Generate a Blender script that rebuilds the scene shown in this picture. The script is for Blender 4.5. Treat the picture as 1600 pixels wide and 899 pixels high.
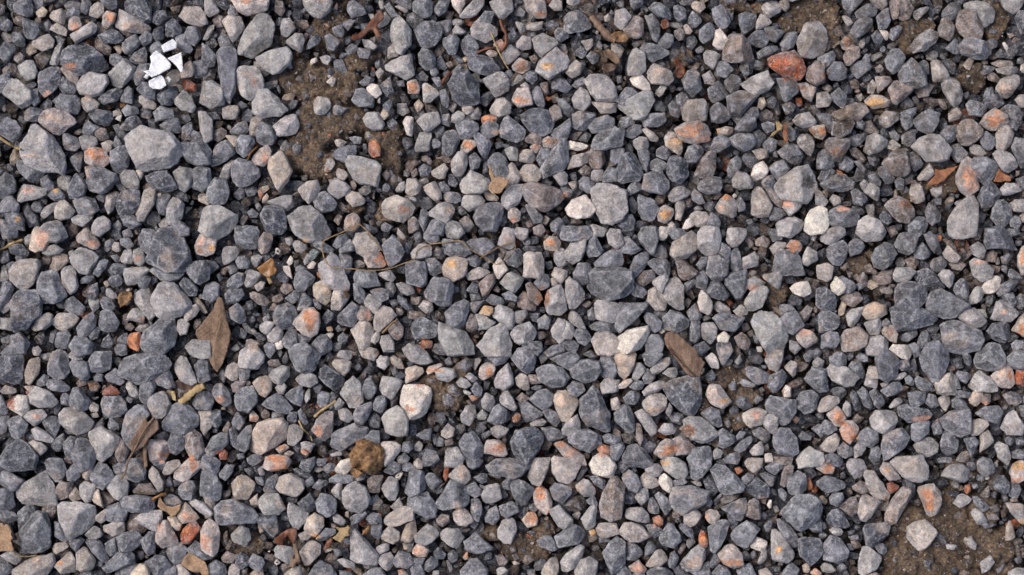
import bpy, bmesh, math, random
import numpy as np
from mathutils import Vector
from mathutils.geometry import delaunay_2d_cdt
R_ = math.radians
for o in list(bpy.data.objects): bpy.data.objects.remove(o, do_unlink=True)
SC = bpy.context.scene
COL = SC.collection
# ------------------------------------------------------------------ camera, sky, sun, exposure
PX = 0.0005                                   # one photo pixel is half a millimetre on the ground
cam = bpy.data.cameras.new('camera'); camo = bpy.data.objects.new('camera', cam); COL.objects.link(camo)
camo.location = (0, 0, 1.5); camo.rotation_euler = (0, 0, 0)
cam.sensor_width = 36; cam.lens = 36*1.5/0.8; cam.clip_start = 0.01; cam.clip_end = 500
SC.camera = camo
w = bpy.data.worlds.new('World'); SC.world = w; w.use_nodes = True
nt = w.node_tree; nt.nodes.clear()
sky = nt.nodes.new('ShaderNodeTexSky'); sky.sky_type = 'NISHITA'; sky.sun_disc = False
SUN_EL, SUN_AZ = R_(54), R_(-68)              # azimuth from +Y towards +X
sky.dust_density = 5; sky.ozone_density = 1.0; sky.air_density = 1.0
sky.sun_elevation = SUN_EL; sky.sun_rotation = SUN_AZ
bg = nt.nodes.new('ShaderNodeBackground'); bg.inputs['Strength'].default_value = .13
wo = nt.nodes.new('ShaderNodeOutputWorld')
nt.links.new(sky.outputs[0], bg.inputs[0]); nt.links.new(bg.outputs[0], wo.inputs[0])
sl = bpy.data.lights.new('sun', 'SUN'); sl.energy = 1.1; sl.angle = R_(30); sl.color = (1, .955, .92)
so = bpy.data.objects.new('sun', sl); COL.objects.link(so)
sd = Vector((math.sin(SUN_AZ)*math.cos(SUN_EL), math.cos(SUN_AZ)*math.cos(SUN_EL), math.sin(SUN_EL)))
so.rotation_euler = sd.to_track_quat('Z', 'Y').to_euler(); so.location = sd*3
SC.view_settings.view_transform = 'Standard'; SC.view_settings.look = 'None'
SC.view_settings.gamma = 1; SC.view_settings.use_curve_mapping = False
SC.view_settings.exposure = .52
SC.render.engine = 'CYCLES'; SC.cycles.use_denoising = True; SC.cycles.denoiser = 'OPENIMAGEDENOISE'; SC.cycles.denoising_input_passes = 'RGB_ALBEDO_NORMAL'; SC.cycles.denoising_prefilter = 'NONE'
# ------------------------------------------------------------------ numpy helpers
rng = np.random.default_rng(7)
def lin(c):
    c = np.asarray(c, float)/255
    return np.where(c <= .04045, c/12.92, ((c+.055)/1.055)**2.4)
def _h(ix, iy, iz, s):
    n = (ix*374761393 + iy*668265263 + iz*2147483647 + s*974634777) & 0xffffffff
    n = ((n ^ (n >> 13))*1274126177) & 0xffffffff
    n = ((n ^ (n >> 16))*2246822519) & 0xffffffff
    return (n ^ (n >> 15))/2147483648.0 - 1
def vn(P, f, s=0):                            # value noise in [-1, 1]
    Q = P*f + 1000.0
    I = np.floor(Q).astype(np.int64); F = Q-I; F = F*F*(3-2*F)
    x, y, z = I[..., 0], I[..., 1], I[..., 2]; fx, fy, fz = F[..., 0], F[..., 1], F[..., 2]
    def e(a, b, c): return _h(x+a, y+b, z+c, s)
    x00 = e(0,0,0)*(1-fx)+e(1,0,0)*fx; x10 = e(0,1,0)*(1-fx)+e(1,1,0)*fx
    x01 = e(0,0,1)*(1-fx)+e(1,0,1)*fx; x11 = e(0,1,1)*(1-fx)+e(1,1,1)*fx
    return (x00*(1-fy)+x10*fy)*(1-fz)+(x01*(1-fy)+x11*fy)*fz
def fbm(P, f, s=0, o=3):
    r = 0; a = 1; t = 0
    for k in range(o): r = r + a*vn(P, f*2**k, s+k*17); t += a; a *= .55
    return r/t*1.4
def sstep(a, b, x):
    t = np.clip((x-a)/(b-a), 0, 1); return t*t*(3-2*t)
def ico(l):
    bm = bmesh.new(); bmesh.ops.create_icosphere(bm, subdivisions=l, radius=1)
    v = np.array([q.co[:] for q in bm.verts]); f = np.array([[q.index for q in p.verts] for p in bm.faces]); bm.free()
    return v, f
ICO = {l: ico(l) for l in (2, 3, 4, 5, 6)}
def mesh_from(name, V, F, C=None, mat=None, smooth=True):
    me = bpy.data.meshes.new(name); n = len(V); m = len(F); k = F.shape[1]
    me.vertices.add(n); me.vertices.foreach_set('co', np.ascontiguousarray(V, np.float32).ravel())
    me.loops.add(m*k); me.loops.foreach_set('vertex_index', F.astype(np.int32).ravel())
    me.polygons.add(m); me.polygons.foreach_set('loop_start', np.arange(0, m*k, k, dtype=np.int32))
    me.polygons.foreach_set('loop_total', np.full(m, k, np.int32))
    me.polygons.foreach_set('use_smooth', np.full(m, smooth))
    me.update(calc_edges=True)
    if C is not None:
        a = me.color_attributes.new('Col', 'FLOAT_COLOR', 'POINT')
        if C.shape[1] == 3: C = np.concatenate([C, np.full((n, 1), .5)], 1)
        a.data.foreach_set('color', C.astype(np.float32).ravel())
    if mat: me.materials.append(mat)
    return me
def link(name, me, parent=None, loc=None):
    o = bpy.data.objects.new(name, me); COL.objects.link(o)
    if parent: o.parent = parent
    if loc is not None: o.location = loc
    return o
def tag(o, label=None, cat=None, group=None, kind=None):
    if label: o['label'] = label
    if cat: o['category'] = cat
    if group: o['group'] = group
    if kind: o['kind'] = kind
    return o
def W(x, y): return ((x-800)*PX, (449.5-y)*PX)
# ------------------------------------------------------------------ materials
def nd(nt, t, **kw):
    n = nt.nodes.new(t)
    for k, v in kw.items():
        if k in n.inputs: n.inputs[k].default_value = v
        else: setattr(n, k, v)
    return n
def mat_base(name):
    m = bpy.data.materials.new(name); m.use_nodes = True
    nt = m.node_tree; b = nt.nodes['Principled BSDF']
    return m, nt, b
def ramp(nt, src, pts):
    r = nt.nodes.new('ShaderNodeValToRGB'); nt.links.new(src, r.inputs[0])
    e = r.color_ramp.elements
    while len(e) < len(pts): e.new(.5)
    for q, (p, c) in zip(e, pts):
        q.position = p; q.color = (c, c, c, 1) if isinstance(c, (int, float)) else (*c, 1)
    return r.outputs[0]
def mix(nt, mode, fac, a, b):
    n = nt.nodes.new('ShaderNodeMix'); n.data_type = 'RGBA'; n.blend_type = mode
    for k, v in ((0, fac), (6, a), (7, b)):
        if hasattr(v, 'links'): nt.links.new(v, n.inputs[k])
        else: n.inputs[k].default_value = v if k == 0 else (*v, 1)
    return n.outputs[2]
def noise(nt, vec, scale, detail=2, rough=.5, dist=0, ntype='FBM'):
    n = nt.nodes.new('ShaderNodeTexNoise'); n.noise_type = ntype
    n.inputs['Scale'].default_value = scale; n.inputs['Detail'].default_value = detail
    n.inputs['Roughness'].default_value = rough; n.inputs['Distortion'].default_value = dist
    nt.links.new(vec, n.inputs['Vector']); return n.outputs[0]
def stone_material(name, specks=1.0, rough=.72):
    m, nt, b = mat_base(name)
    at = nd(nt, 'ShaderNodeAttribute', attribute_name='Col')
    tc = nt.nodes.new('ShaderNodeTexCoord'); oi = nt.nodes.new('ShaderNodeObjectInfo')
    ml = nt.nodes.new('ShaderNodeVectorMath'); ml.operation = 'SCALE'; ml.inputs[0].default_value = (3.1, 5.7, 2.3)
    nt.links.new(oi.outputs['Random'], ml.inputs['Scale'])
    ad = nt.nodes.new('ShaderNodeVectorMath'); ad.operation = 'ADD'
    nt.links.new(tc.outputs['Object'], ad.inputs[0]); nt.links.new(ml.outputs[0], ad.inputs[1])
    v = ad.outputs[0]
    fine = noise(nt, v, 560, 5, .8)
    grain = noise(nt, v, 1500, 2, .6)
    broad = noise(nt, v, 150, 3, .6)
    lum = nt.nodes.new('ShaderNodeRGBToBW'); nt.links.new(at.outputs['Color'], lum.inputs[0])
    fk0 = ramp(nt, lum.outputs[0], [(.12, 1.0), (.5, .38)])      # pale limestone is less mottled than the dark
    ch = nt.nodes.new('ShaderNodeMath'); ch.operation = 'MULTIPLY'; nt.links.new(fk0, ch.inputs[0])
    nt.links.new(ramp(nt, at.outputs['Alpha'], [(0.0, .7), (1.0, 1.0)]), ch.inputs[1]); fk = ch.outputs[0]
    c = mix(nt, 'MULTIPLY', fk, at.outputs['Color'], ramp(nt, broad, [(.34, .50), (.5, .96), (.66, 1.55)]))
    c = mix(nt, 'MULTIPLY', fk, c, ramp(nt, fine, [(.37, .52), (.5, .95), (.62, 1.65)]))
    c = mix(nt, 'MULTIPLY', fk, c, ramp(nt, grain, [(.3, .6), (.52, 1.0), (.72, 1.7)]))
    # pale crystalline specks and hairline scratches
    sp = nt.nodes.new('ShaderNodeMath'); sp.operation = 'MULTIPLY'
    nt.links.new(ramp(nt, noise(nt, v, 520, 3, .6), [(.61, 0.0), (.66, .75*specks)]), sp.inputs[0]); nt.links.new(ramp(nt, at.outputs['Alpha'], [(.1, .15), (.7, 1.0)]), sp.inputs[1])
    c = mix(nt, 'MIX', sp.outputs[0], c, (.40, .40, .43))
    du = nt.nodes.new('ShaderNodeMath'); du.operation = 'MULTIPLY'
    nt.links.new(ramp(nt, noise(nt, v, 120, 5, .7, .8), [(.48, 0.0), (.60, .7)]), du.inputs[0]); nt.links.new(ramp(nt, noise(nt, v, 900, 3, .7), [(.44, 0.0), (.58, 1.0)]), du.inputs[1])
    c = mix(nt, 'MIX', du.outputs[0], c, (.27, .275, .30))
    sc = noise(nt, v, 105, 3, .6, 1.0, 'RIDGED_MULTIFRACTAL')
    br = noise(nt, v, 200, 1, .5)
    k = nt.nodes.new('ShaderNodeMath'); k.operation = 'MULTIPLY'
    nt.links.new(ramp(nt, sc, [(.84, 0.0), (.96, .8)]), k.inputs[0]); nt.links.new(ramp(nt, br, [(.45, 0.0), (.6, 1.0)]), k.inputs[1])
    c = mix(nt, 'MIX', k.outputs[0], c, (.38, .38, .41))
    nt.links.new(c, b.inputs['Base Color'])
    b.inputs['Specular IOR Level'].default_value = .35
    nt.links.new(ramp(nt, fine, [(.3, rough-.12), (.7, rough+.13)]), b.inputs['Roughness'])
    bp = nt.nodes.new('ShaderNodeBump'); bp.inputs['Strength'].default_value = 1; bp.inputs['Distance'].default_value = .0016
    hm = nt.nodes.new('ShaderNodeMath'); hm.operation = 'ADD'
    nt.links.new(fine, hm.inputs[0]); nt.links.new(noise(nt, v, 330, 4, .65), hm.inputs[1])
    nt.links.new(hm.outputs[0], bp.inputs['Height']); nt.links.new(bp.outputs[0], b.inputs['Normal'])
    return m
M_STONE = stone_material('crushed_limestone')
M_GRIT = stone_material('damp_grit', .25, .7)
def soil_material():
    m, nt, b = mat_base('damp_soil')
    at = nd(nt, 'ShaderNodeAttribute', attribute_name='Col')
    tc = nt.nodes.new('ShaderNodeTexCoord'); v = tc.outputs['Object']
    c = mix(nt, 'MULTIPLY', 1.0, at.outputs['Color'], ramp(nt, noise(nt, v, 420, 5, .75), [(.32, .35), (.5, .95), (.7, 2.1)]))
    c = mix(nt, 'MULTIPLY', 1.0, c, ramp(nt, noise(nt, v, 60, 3, .6), [(.3, .65), (.7, 1.35)]))
    vo = nt.nodes.new('ShaderNodeTexVoronoi'); vo.inputs['Scale'].default_value = 620; nt.links.new(v, vo.inputs['Vector'])
    c = mix(nt, 'MIX', ramp(nt, vo.outputs['Color'], [(.86, 0.0), (.95, .35)]), c, (.22, .19, .165))
    nt.links.new(c, b.inputs['Base Color']); b.inputs['Roughness'].default_value = .85
    b.inputs['Specular IOR Level'].default_value = .3
    bp = nt.nodes.new('ShaderNodeBump'); bp.inputs['Strength'].default_value = 1; bp.inputs['Distance'].default_value = .0025
    nt.links.new(noise(nt, v, 480, 6, .8), bp.inputs['Height']); nt.links.new(bp.outputs[0], b.inputs['Normal'])
    return m
M_SOIL = soil_material()
def litter_material(name, c1, c2, scale=260, rough=.6, spec=.3, streak=None, bump=.5, veins=0, trans=0):
    m, nt, b = mat_base(name)
    tc = nt.nodes.new('ShaderNodeTexCoord'); v = tc.outputs['Object']
    if streak:
        mp = nt.nodes.new('ShaderNodeMapping'); nt.links.new(v, mp.inputs[0])
        mp.inputs['Rotation'].default_value = (0, 0, streak); mp.inputs['Scale'].default_value = (1, .12, 1); v2 = mp.outputs[0]
    else: v2 = v
    n1 = noise(nt, v2, scale, 5, .7, .4)
    c = mix(nt, 'MIX', ramp(nt, n1, [(.35, 0.0), (.65, 1.0)]), c1, c2)
    c = mix(nt, 'MULTIPLY', 1.0, c, ramp(nt, noise(nt, v, 1100, 2, .6), [(.3, .72), (.7, 1.3)]))
    if veins:
        vo = nt.nodes.new('ShaderNodeTexVoronoi'); vo.feature = 'DISTANCE_TO_EDGE'; vo.inputs['Scale'].default_value = veins
        nt.links.new(v, vo.inputs['Vector'])
        c = mix(nt, 'MULTIPLY', .5, c, ramp(nt, vo.outputs['Distance'], [(.0, .45), (.06, 1.0)]))
    nt.links.new(c, b.inputs['Base Color']); b.inputs['Roughness'].default_value = rough
    b.inputs['Specular IOR Level'].default_value = spec
    bp = nt.nodes.new('ShaderNodeBump'); bp.inputs['Strength'].default_value = bump; bp.inputs['Distance'].default_value = .0008
    nt.links.new(n1, bp.inputs['Height']); nt.links.new(bp.outputs[0], b.inputs['Normal'])
    return m
ML = {
 'brown': litter_material('dry_brown_leaf', (.21, .135, .085), (.105, .065, .042), 170, .6, .3, None, .8, 230),
 'tan': litter_material('dry_tan_leaf', (.36, .235, .145), (.22, .14, .085), 150, .7, .2, None, .5, 260),
 'olive': litter_material('dull_olive_brown_leaf', (.20, .125, .08), (.09, .055, .04), 170, .55, .35, -.75, .9, 210),
 'amber': litter_material('wet_amber_leaf', (.26, .115, .025), (.10, .04, .012), 170, .35, .55, .6, .5, 200),
 'rust': litter_material('orange_brown_leaf', (.28, .115, .05), (.13, .05, .025), 180, .55, .35),
 'red': litter_material('red_brown_bark', (.20, .062, .02), (.035, .014, .01), 300, .45, .45, -.75, .8),
 'dark': litter_material('dark_rotten_leaf', (.07, .035, .02), (.03, .016, .011), 180, .5, .4),
 'straw': litter_material('dry_straw', (.40, .30, .15), (.24, .16, .075), 260, .6, .3, -.7, .6),
 'fibre': litter_material('yellow_root_fibre', (.30, .19, .09), (.17, .105, .05), 300, .5, .3, None, .2),
 'white': litter_material('chalky_white_shell', (.70, .70, .71), (.62, .62, .64), 200, .5, .3, None, .15),
 'clod': litter_material('crumbly_golden_clod', (.30, .165, .07), (.05, .027, .015), 230, .6, .35, None, 1.0),
 'yellow': litter_material('yellow_leaf_scrap', (.34, .24, .12), (.18, .12, .06), 200, .6, .3),
}
# ------------------------------------------------------------------ traced layout of the gravel, largest first (two photo pixels per unit)
STONES = """l 99,109 105,103 112,100 123,102 133,105 140,112 142,119 137,128 131,131 120,132 113,134 108,132 105,125 103,116 101,114
l 27,100 30,99 35,103 42,108 47,115 50,123 51,128 49,136 36,134 24,130 18,122 18,115 21,111
d 114,204 121,195 126,183 125,180 137,178 143,185 148,195 149,206 144,212 130,212 120,208
g 461,213 465,210 482,209 492,212 494,225 488,232 472,235 461,232 457,226
l 587,252 590,246 598,242 604,242 608,248 612,258 616,266 616,277 600,277 594,266 590,260
l 224,170 233,163 242,160 249,166 255,174 261,180 258,188 240,189 230,182
g 93,290 95,281 101,278 116,276 129,278 133,284 131,289 120,294 114,298 108,301 100,296 94,293
d 49,45 51,40 64,31 71,36 85,50 85,57 75,60 60,58 50,50
l 462,150 467,144 480,145 488,150 490,165 485,172 478,175 470,173 466,166 463,158
g 734,254 738,251 749,251 757,255 766,259 768,264 764,273 750,277 738,273 737,263
l 606,146 610,139 620,132 630,130 636,138 639,147 630,159 620,154 612,156 608,152
l 186,40 192,24 204,10 211,14 215,20 212,35 201,44 194,45 187,42
d 518,304 524,297 533,295 545,294 547,303 547,312 543,321 540,324 532,321 526,316
l 118,235 122,229 125,223 130,220 138,223 143,230 149,237 149,240 140,247 128,249 123,246 119,240
l 46,394 49,391 60,392 67,395 74,396 75,405 74,410 65,415 58,420 54,419 48,406
t 194,352 197,339 202,331 211,327 221,327 224,332 224,344 216,347 208,352 204,355 197,355
l 158,163 169,160 178,166 185,169 185,176 182,182 170,188 155,180
g 611,398 618,390 624,387 632,387 640,391 642,396 639,405 626,415 623,413 618,407 611,401
g 17,414 21,409 29,400 36,401 40,412 39,426 34,430 20,432 16,423
l 740,173 746,163 754,156 760,154 763,160 762,176 761,184 744,188 740,182
g 111,266 114,259 125,250 136,249 138,259 136,270 128,277 115,276 111,270
d 453,322 454,312 463,303 468,306 474,319 477,326 476,336 470,337 457,333
l 621,32 626,24 629,19 641,17 646,25 645,42 637,46 627,44 622,39
d 11,232 16,227 29,228 33,237 32,246 22,256 12,259 10,254 12,245
l 14,384 21,377 31,371 36,368 42,378 44,394 41,396 30,393 26,388 20,394 15,389
d 350,66 355,56 364,55 373,63 374,72 374,80 361,84 354,77
d 1,357 7,349 15,343 24,349 30,356 27,366 8,368 1,364
g 718,281 724,269 732,267 741,276 742,284 735,294 728,299 724,294 719,289
d 399,345 403,337 410,334 419,335 426,341 420,352 413,362 405,360 400,352
g 168,397 173,391 184,391 198,398 201,404 198,408 188,409 172,410 169,405
g 724,236 727,229 735,226 746,233 755,237 757,241 748,247 737,249 728,246 725,242
w 316,302 323,304 330,301 336,304 337,309 335,317 331,324 324,327 318,327 314,322 313,314 315,308
b 468,394 471,386 476,375 482,373 488,380 485,404 477,406 470,402
g 126,331 131,320 139,315 148,318 155,325 154,332 146,338 137,336 130,337
b 408,147 415,142 425,146 436,148 441,155 430,163 425,165 415,161 410,154
l 373,270 382,258 391,252 395,256 397,263 400,268 398,278 380,278
g 170,43 174,38 184,38 185,48 183,60 184,70 180,80 176,77 172,62
l 270,126 273,122 282,123 294,126 298,130 296,140 294,145 281,143 276,140
r 599,46 606,43 620,40 627,49 629,56 627,61 622,63 613,61 601,52
g 524,386 527,381 540,380 553,384 552,391 547,396 538,398 534,402 528,399 524,392
d 699,228 703,222 713,221 722,225 723,233 719,239 712,244 702,247 700,242 702,235
l 713,115 718,109 725,106 734,106 739,112 743,118 740,124 734,126 724,126 718,120
l 343,259 344,253 348,254 353,262 359,260 364,260 370,268 370,276 350,278 344,266
l 250,207 259,198 264,202 267,212 273,222 273,227 267,227 257,225 252,219 250,213
d 694,242 699,237 702,246 713,244 722,242 727,247 731,249 728,254 712,257 700,259 698,252
l 696,362 700,357 720,356 724,364 723,374 718,376 713,376 704,372 700,367
g 761,282 765,273 772,268 781,269 785,278 784,285 777,288 771,292 763,290
l 184,58 188,53 199,52 204,56 206,68 196,78 189,74 185,65
l 198,78 201,71 210,70 217,77 224,86 219,90 204,92 198,88
d 404,89 416,84 428,87 433,94 430,102 424,106 414,102
g 30,221 33,214 40,212 45,214 49,225 52,231 45,236 34,237 31,232
b 564,42 570,28 578,28 584,33 590,42 589,48 582,47 571,49 565,46
l 47,324 51,319 59,318 65,322 74,330 71,337 60,339 51,334 47,330
l 69,338 75,335 80,334 87,340 93,342 92,349 86,356 80,360 75,357 72,348
g 604,212 606,198 609,195 623,196 628,214 622,216 612,215
g 226,275 230,270 238,267 244,272 250,277 249,282 246,288 239,292 232,289 229,283 228,279
b 747,20 749,10 757,7 765,9 768,22 765,31 758,32 750,26
o 528,101 535,96 544,93 553,98 557,105 553,111 540,112 533,110 529,106
d -3,280 4,278 18,278 19,289 16,300 10,301 4,297 -2,293
l 457,63 462,59 474,59 480,68 482,78 472,80 466,79 461,72
g 341,393 347,385 352,376 357,376 363,380 366,388 366,392 362,396 347,398 341,396
g 330,228 339,217 350,218 354,223 353,232 352,239 345,239 335,234
g 97,332 99,324 106,317 113,318 117,324 113,330 108,338 102,349 98,345 96,338
g 57,348 61,343 69,343 73,347 75,358 72,366 62,368 57,360
l 298,163 301,156 310,153 318,156 324,162 322,169 315,174 306,170 299,170
g 370,170 373,163 381,159 390,158 393,162 392,169 389,175 388,180 378,180 372,175
o 30,91 34,87 43,85 52,88 58,93 59,96 47,105 42,104 38,100 31,96
g 735,327 742,322 756,319 758,326 758,338 750,342 743,338 737,334
l 419,55 422,48 434,38 441,42 445,48 442,54 429,62 420,57
l 268,384 273,379 279,377 286,381 289,389 287,396 281,400 272,398 268,392
l 534,329 540,325 549,327 555,332 562,339 556,344 548,346 540,343 536,336
d 482,132 486,122 494,119 500,126 502,136 499,141 486,143 482,140
g 258,343 262,337 269,334 276,331 282,334 287,335 285,341 274,346 267,352 259,351 257,347
g 555,367 560,363 567,365 575,372 582,380 579,384 566,386 562,383 559,375 556,370
g 422,132 426,125 436,110 442,109 444,118 444,128 440,133 431,132 425,139
o 747,137 751,127 756,123 762,128 760,135 764,142 764,147 756,154 750,149 747,143
g 180,136 182,128 187,124 196,127 202,132 203,138 196,144 188,146 182,142
g 381,364 388,359 400,358 414,362 413,366 406,372 400,374 392,371 383,369
d 204,169 207,162 213,161 221,163 224,170 224,178 218,184 208,182
l 274,436 275,417 278,414 286,423 295,433 294,441 286,440 278,439
l 709,420 709,412 713,409 722,406 728,410 731,415 728,421 721,429 717,429 712,424
l 11,445 25,436 41,433 42,441 35,449 30,458 14,458 10,452
l 299,327 303,321 310,317 316,321 319,327 318,340 311,341 302,337 300,331
l 200,46 212,40 224,37 228,42 226,51 218,57 213,59 209,52 202,49
w 483,264 490,258 500,256 506,255 507,260 500,272 488,277 482,272
g 69,138 72,132 80,132 91,136 92,141 84,150 79,151 69,148
g 482,242 484,237 494,237 506,237 505,240 495,251 484,260 481,255
g 418,290 424,285 432,285 439,288 445,295 441,302 432,303 422,298
g 317,388 322,387 334,385 339,391 341,398 340,403 334,405 324,400 317,396
d 87,364 94,360 109,358 114,367 113,374 105,377 95,372 90,369
t 210,132 211,124 217,120 221,120 224,124 225,131 228,134 226,139 219,150 216,147
l 431,359 434,357 450,359 454,363 449,373 445,378 437,376 432,369
w 629,172 633,164 640,160 646,164 647,176 644,182 633,184 628,180
l 545,184 549,176 561,179 563,187 560,198 552,200 545,194
l 61,66 68,57 84,59 85,65 79,74 71,76 63,73
g 684,281 688,274 693,274 700,278 703,283 700,294 692,298 686,295 685,287
g 689,348 690,339 704,335 710,342 706,350 695,358 690,360
g 604,341 609,335 616,335 622,342 624,354 616,356 607,354 604,348
g 702,59 705,53 712,46 720,53 723,61 724,68 715,69 703,64
g 756,130 761,124 770,123 778,128 780,133 775,141 770,145 765,140 759,136
l 8,211 11,206 15,204 22,203 29,203 31,208 24,210 22,216 26,222 20,226 15,225 9,219
o 229,253 238,241 244,241 250,245 250,252 248,260 243,264 236,260
b 692,401 695,393 701,385 705,381 710,382 712,387 709,393 702,405 697,412 693,410 691,406
g 324,24 331,17 340,17 345,22 344,30 339,36 331,39 326,31
g 644,171 648,165 657,161 666,164 671,170 670,176 660,178 650,177
g 141,116 144,111 160,112 165,119 164,128 154,129 147,126
g 471,432 475,426 482,418 488,424 488,440 478,449 474,440
l 669,182 671,173 678,169 687,173 692,181 688,188 675,189
o 157,415 160,408 164,406 170,410 172,416 170,430 167,434 157,429
l 481,83 497,81 502,72 509,73 511,79 508,84 504,92 494,94
g 486,356 490,348 497,347 504,352 510,360 508,366 488,364
l 305,28 307,14 312,13 321,24 321,35 314,42 310,40
g 462,114 466,106 473,102 480,99 488,102 486,114 473,117 464,117
g 445,287 451,282 460,281 468,283 469,290 465,297 457,299 448,295
l 2,73 9,62 14,63 20,69 25,71 26,80 17,85 11,80
g 359,346 363,340 370,338 375,345 378,350 377,360 365,362 361,353
b 689,128 697,119 704,116 709,120 711,133 707,137 700,138 692,132
g 444,341 449,336 460,336 469,341 469,347 460,353 450,350 445,346
l 90,18 94,8 104,13 119,22 117,27 104,26 90,22
t 432,311 437,306 445,306 453,313 448,322 444,329 439,328 435,320
g 38,280 40,275 48,273 53,277 54,290 50,296 43,296 38,292
l 462,266 467,259 476,260 484,265 484,274 476,278 467,277
g 598,316 602,309 613,313 621,313 621,322 617,329 610,333 608,323 599,320
d 624,422 629,420 640,421 644,430 638,438 633,442 626,435 624,429
l 426,232 428,227 438,223 441,230 443,242 437,247 429,246 426,239
d 769,189 770,179 782,177 789,184 793,195 781,194 771,194
l 464,237 467,235 480,236 486,240 486,250 478,252 466,250
l 532,85 537,79 549,78 553,85 551,94 540,98 534,93
g 749,37 754,30 765,31 776,36 774,42 770,46 761,46 752,42
b 691,161 694,157 702,154 710,157 714,164 714,168 710,174 702,173 696,167
b 747,100 753,94 760,94 768,101 767,105 759,114 751,113 748,107
g 644,425 649,419 654,419 660,425 663,431 661,437 655,440 644,437 643,431
d 94,-1 114,-1 118,7 118,17 114,19 98,9
l 360,143 368,133 374,136 382,141 382,147 375,152 361,151 359,147
l 409,199 414,197 423,198 425,204 425,211 423,218 409,216
l 159,65 166,64 174,68 175,75 175,82 163,85 157,80
g 568,76 578,71 587,73 592,75 587,81 579,90 569,90
b 656,266 661,257 671,256 678,262 676,269 670,274 658,274
g 348,245 356,236 362,234 366,237 366,243 363,253 356,259 350,254
l 587,167 587,156 588,148 591,144 596,148 600,155 603,161 600,169 592,170
l 645,289 648,283 656,285 665,289 671,295 666,301 660,302 653,299 646,293
g 31,57 39,52 46,53 47,60 44,69 34,78 31,70
d 89,158 96,150 103,148 109,150 109,161 104,167 93,167 90,164
b 718,381 729,378 734,385 735,394 732,400 727,403 724,401 720,390 717,384
d 213,247 216,240 224,237 230,240 233,248 229,256 220,257 214,252
l 518,231 522,217 529,216 534,225 534,240 530,242 523,237
g 162,150 164,144 168,139 176,140 178,145 179,152 176,159 168,160 162,158
l 85,58 91,52 98,47 106,53 103,61 94,69 87,69
l 56,202 58,197 63,194 72,196 77,201 75,206 69,214 64,214 58,209
l 680,327 684,321 692,323 700,321 702,327 699,334 692,339 685,337 681,333
g 29,181 34,176 45,171 50,178 52,185 44,190 32,188
g 183,185 185,177 202,177 202,188 200,194 190,194 185,190
l 755,2 764,-1 773,4 778,10 776,16 769,21 764,15 758,8 754,6
d 364,49 367,44 377,43 384,46 391,55 382,59 373,57 366,53
d 114,138 119,135 131,133 137,142 138,147 130,150 120,148 116,143
l 215,379 218,373 227,370 236,375 238,381 234,386 230,388 219,385
l 524,198 525,189 536,188 540,181 544,183 545,194 537,201 529,203
g 95,392 98,388 108,387 120,389 123,397 116,400 104,400 98,397
g 439,16 444,10 451,9 459,14 463,21 457,24 445,26 440,22
g 158,369 168,368 169,375 173,380 172,389 168,391 157,387
l 671,439 674,428 679,428 689,435 690,439 686,444 676,449 671,448 672,443
w 442,163 447,157 457,153 462,158 465,165 460,170 451,171 444,168
l 579,66 588,60 599,56 604,65 600,71 590,75 583,70
l 266,307 271,298 276,294 282,299 282,308 284,314 278,318 273,318 270,312
l 116,314 120,308 128,306 134,316 131,323 126,327 120,327 116,320
l 301,51 306,48 314,44 321,43 323,58 317,62 308,58 302,55
t 346,209 350,202 357,201 365,203 364,213 362,217 354,220 347,215
d 521,129 524,123 530,122 537,127 538,137 531,143 524,140 521,136
g 571,417 576,412 583,407 589,410 593,414 587,420 584,425 582,430 576,427 572,422
g 502,148 503,137 510,135 517,135 522,142 522,147 518,152 508,150 504,149
t 480,274 487,273 497,277 493,290 487,298 484,294 481,286
l 186,284 188,275 194,271 201,271 206,278 205,283 201,288 194,288 187,287
g 317,206 324,204 332,205 333,211 333,221 329,224 318,221
g 399,280 404,273 412,271 418,276 418,290 412,292 406,288
w 460,362 464,357 470,354 476,357 482,365 478,373 471,372 463,370
g 184,309 188,303 197,301 201,308 201,314 194,322 186,320 184,315
o 181,-1 184,-6 206,-6 210,-1 208,8 194,13 186,8
t 179,377 187,371 191,371 199,377 198,382 193,390 185,389 181,383
g 713,95 717,89 725,86 734,89 732,97 726,106 718,102
g 681,202 684,195 691,190 697,191 700,198 696,206 689,211 683,208
g 434,419 442,414 448,410 457,414 458,418 451,425 437,428 435,423
g 71,374 73,365 76,361 84,364 90,372 86,378 80,383 74,379
l 201,392 207,386 217,386 221,392 223,397 218,402 208,402 203,396
l 442,220 445,217 451,221 456,228 457,234 449,242 445,241 442,233
g 498,183 501,177 513,177 515,184 511,199 508,198 500,189
l 604,414 607,413 611,422 620,432 619,437 615,439 604,437 603,432 604,424 603,418
g 438,183 439,177 461,177 463,183 460,187 447,189 439,187
g 552,211 554,201 562,200 569,204 568,215 563,219 556,218 552,214
g 321,256 326,249 331,248 341,254 342,262 339,264 325,265
g 566,218 570,214 577,215 583,211 584,225 579,233 575,233 567,223
g 390,102 394,93 397,91 404,96 410,102 409,109 403,111 391,107
d 675,410 680,409 693,409 695,412 694,418 686,423 681,428 677,426 678,418 675,414
o 64,118 67,116 74,115 83,118 85,126 80,131 75,132 66,126 64,122
l 607,175 611,171 621,170 628,174 627,181 618,186 608,184
g 299,192 307,184 311,187 316,197 312,204 305,209 302,204 300,197
l 623,359 628,352 632,349 643,354 644,364 624,366
g 553,412 557,410 563,407 568,407 569,410 567,418 563,426 558,432 555,429 554,419
g 399,375 404,374 410,377 418,383 416,388 408,396 404,394 400,384
d 713,217 717,212 725,210 731,214 738,225 732,227 726,228 720,222
g 78,315 82,310 93,310 98,315 99,321 94,325 86,326 81,322
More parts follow.
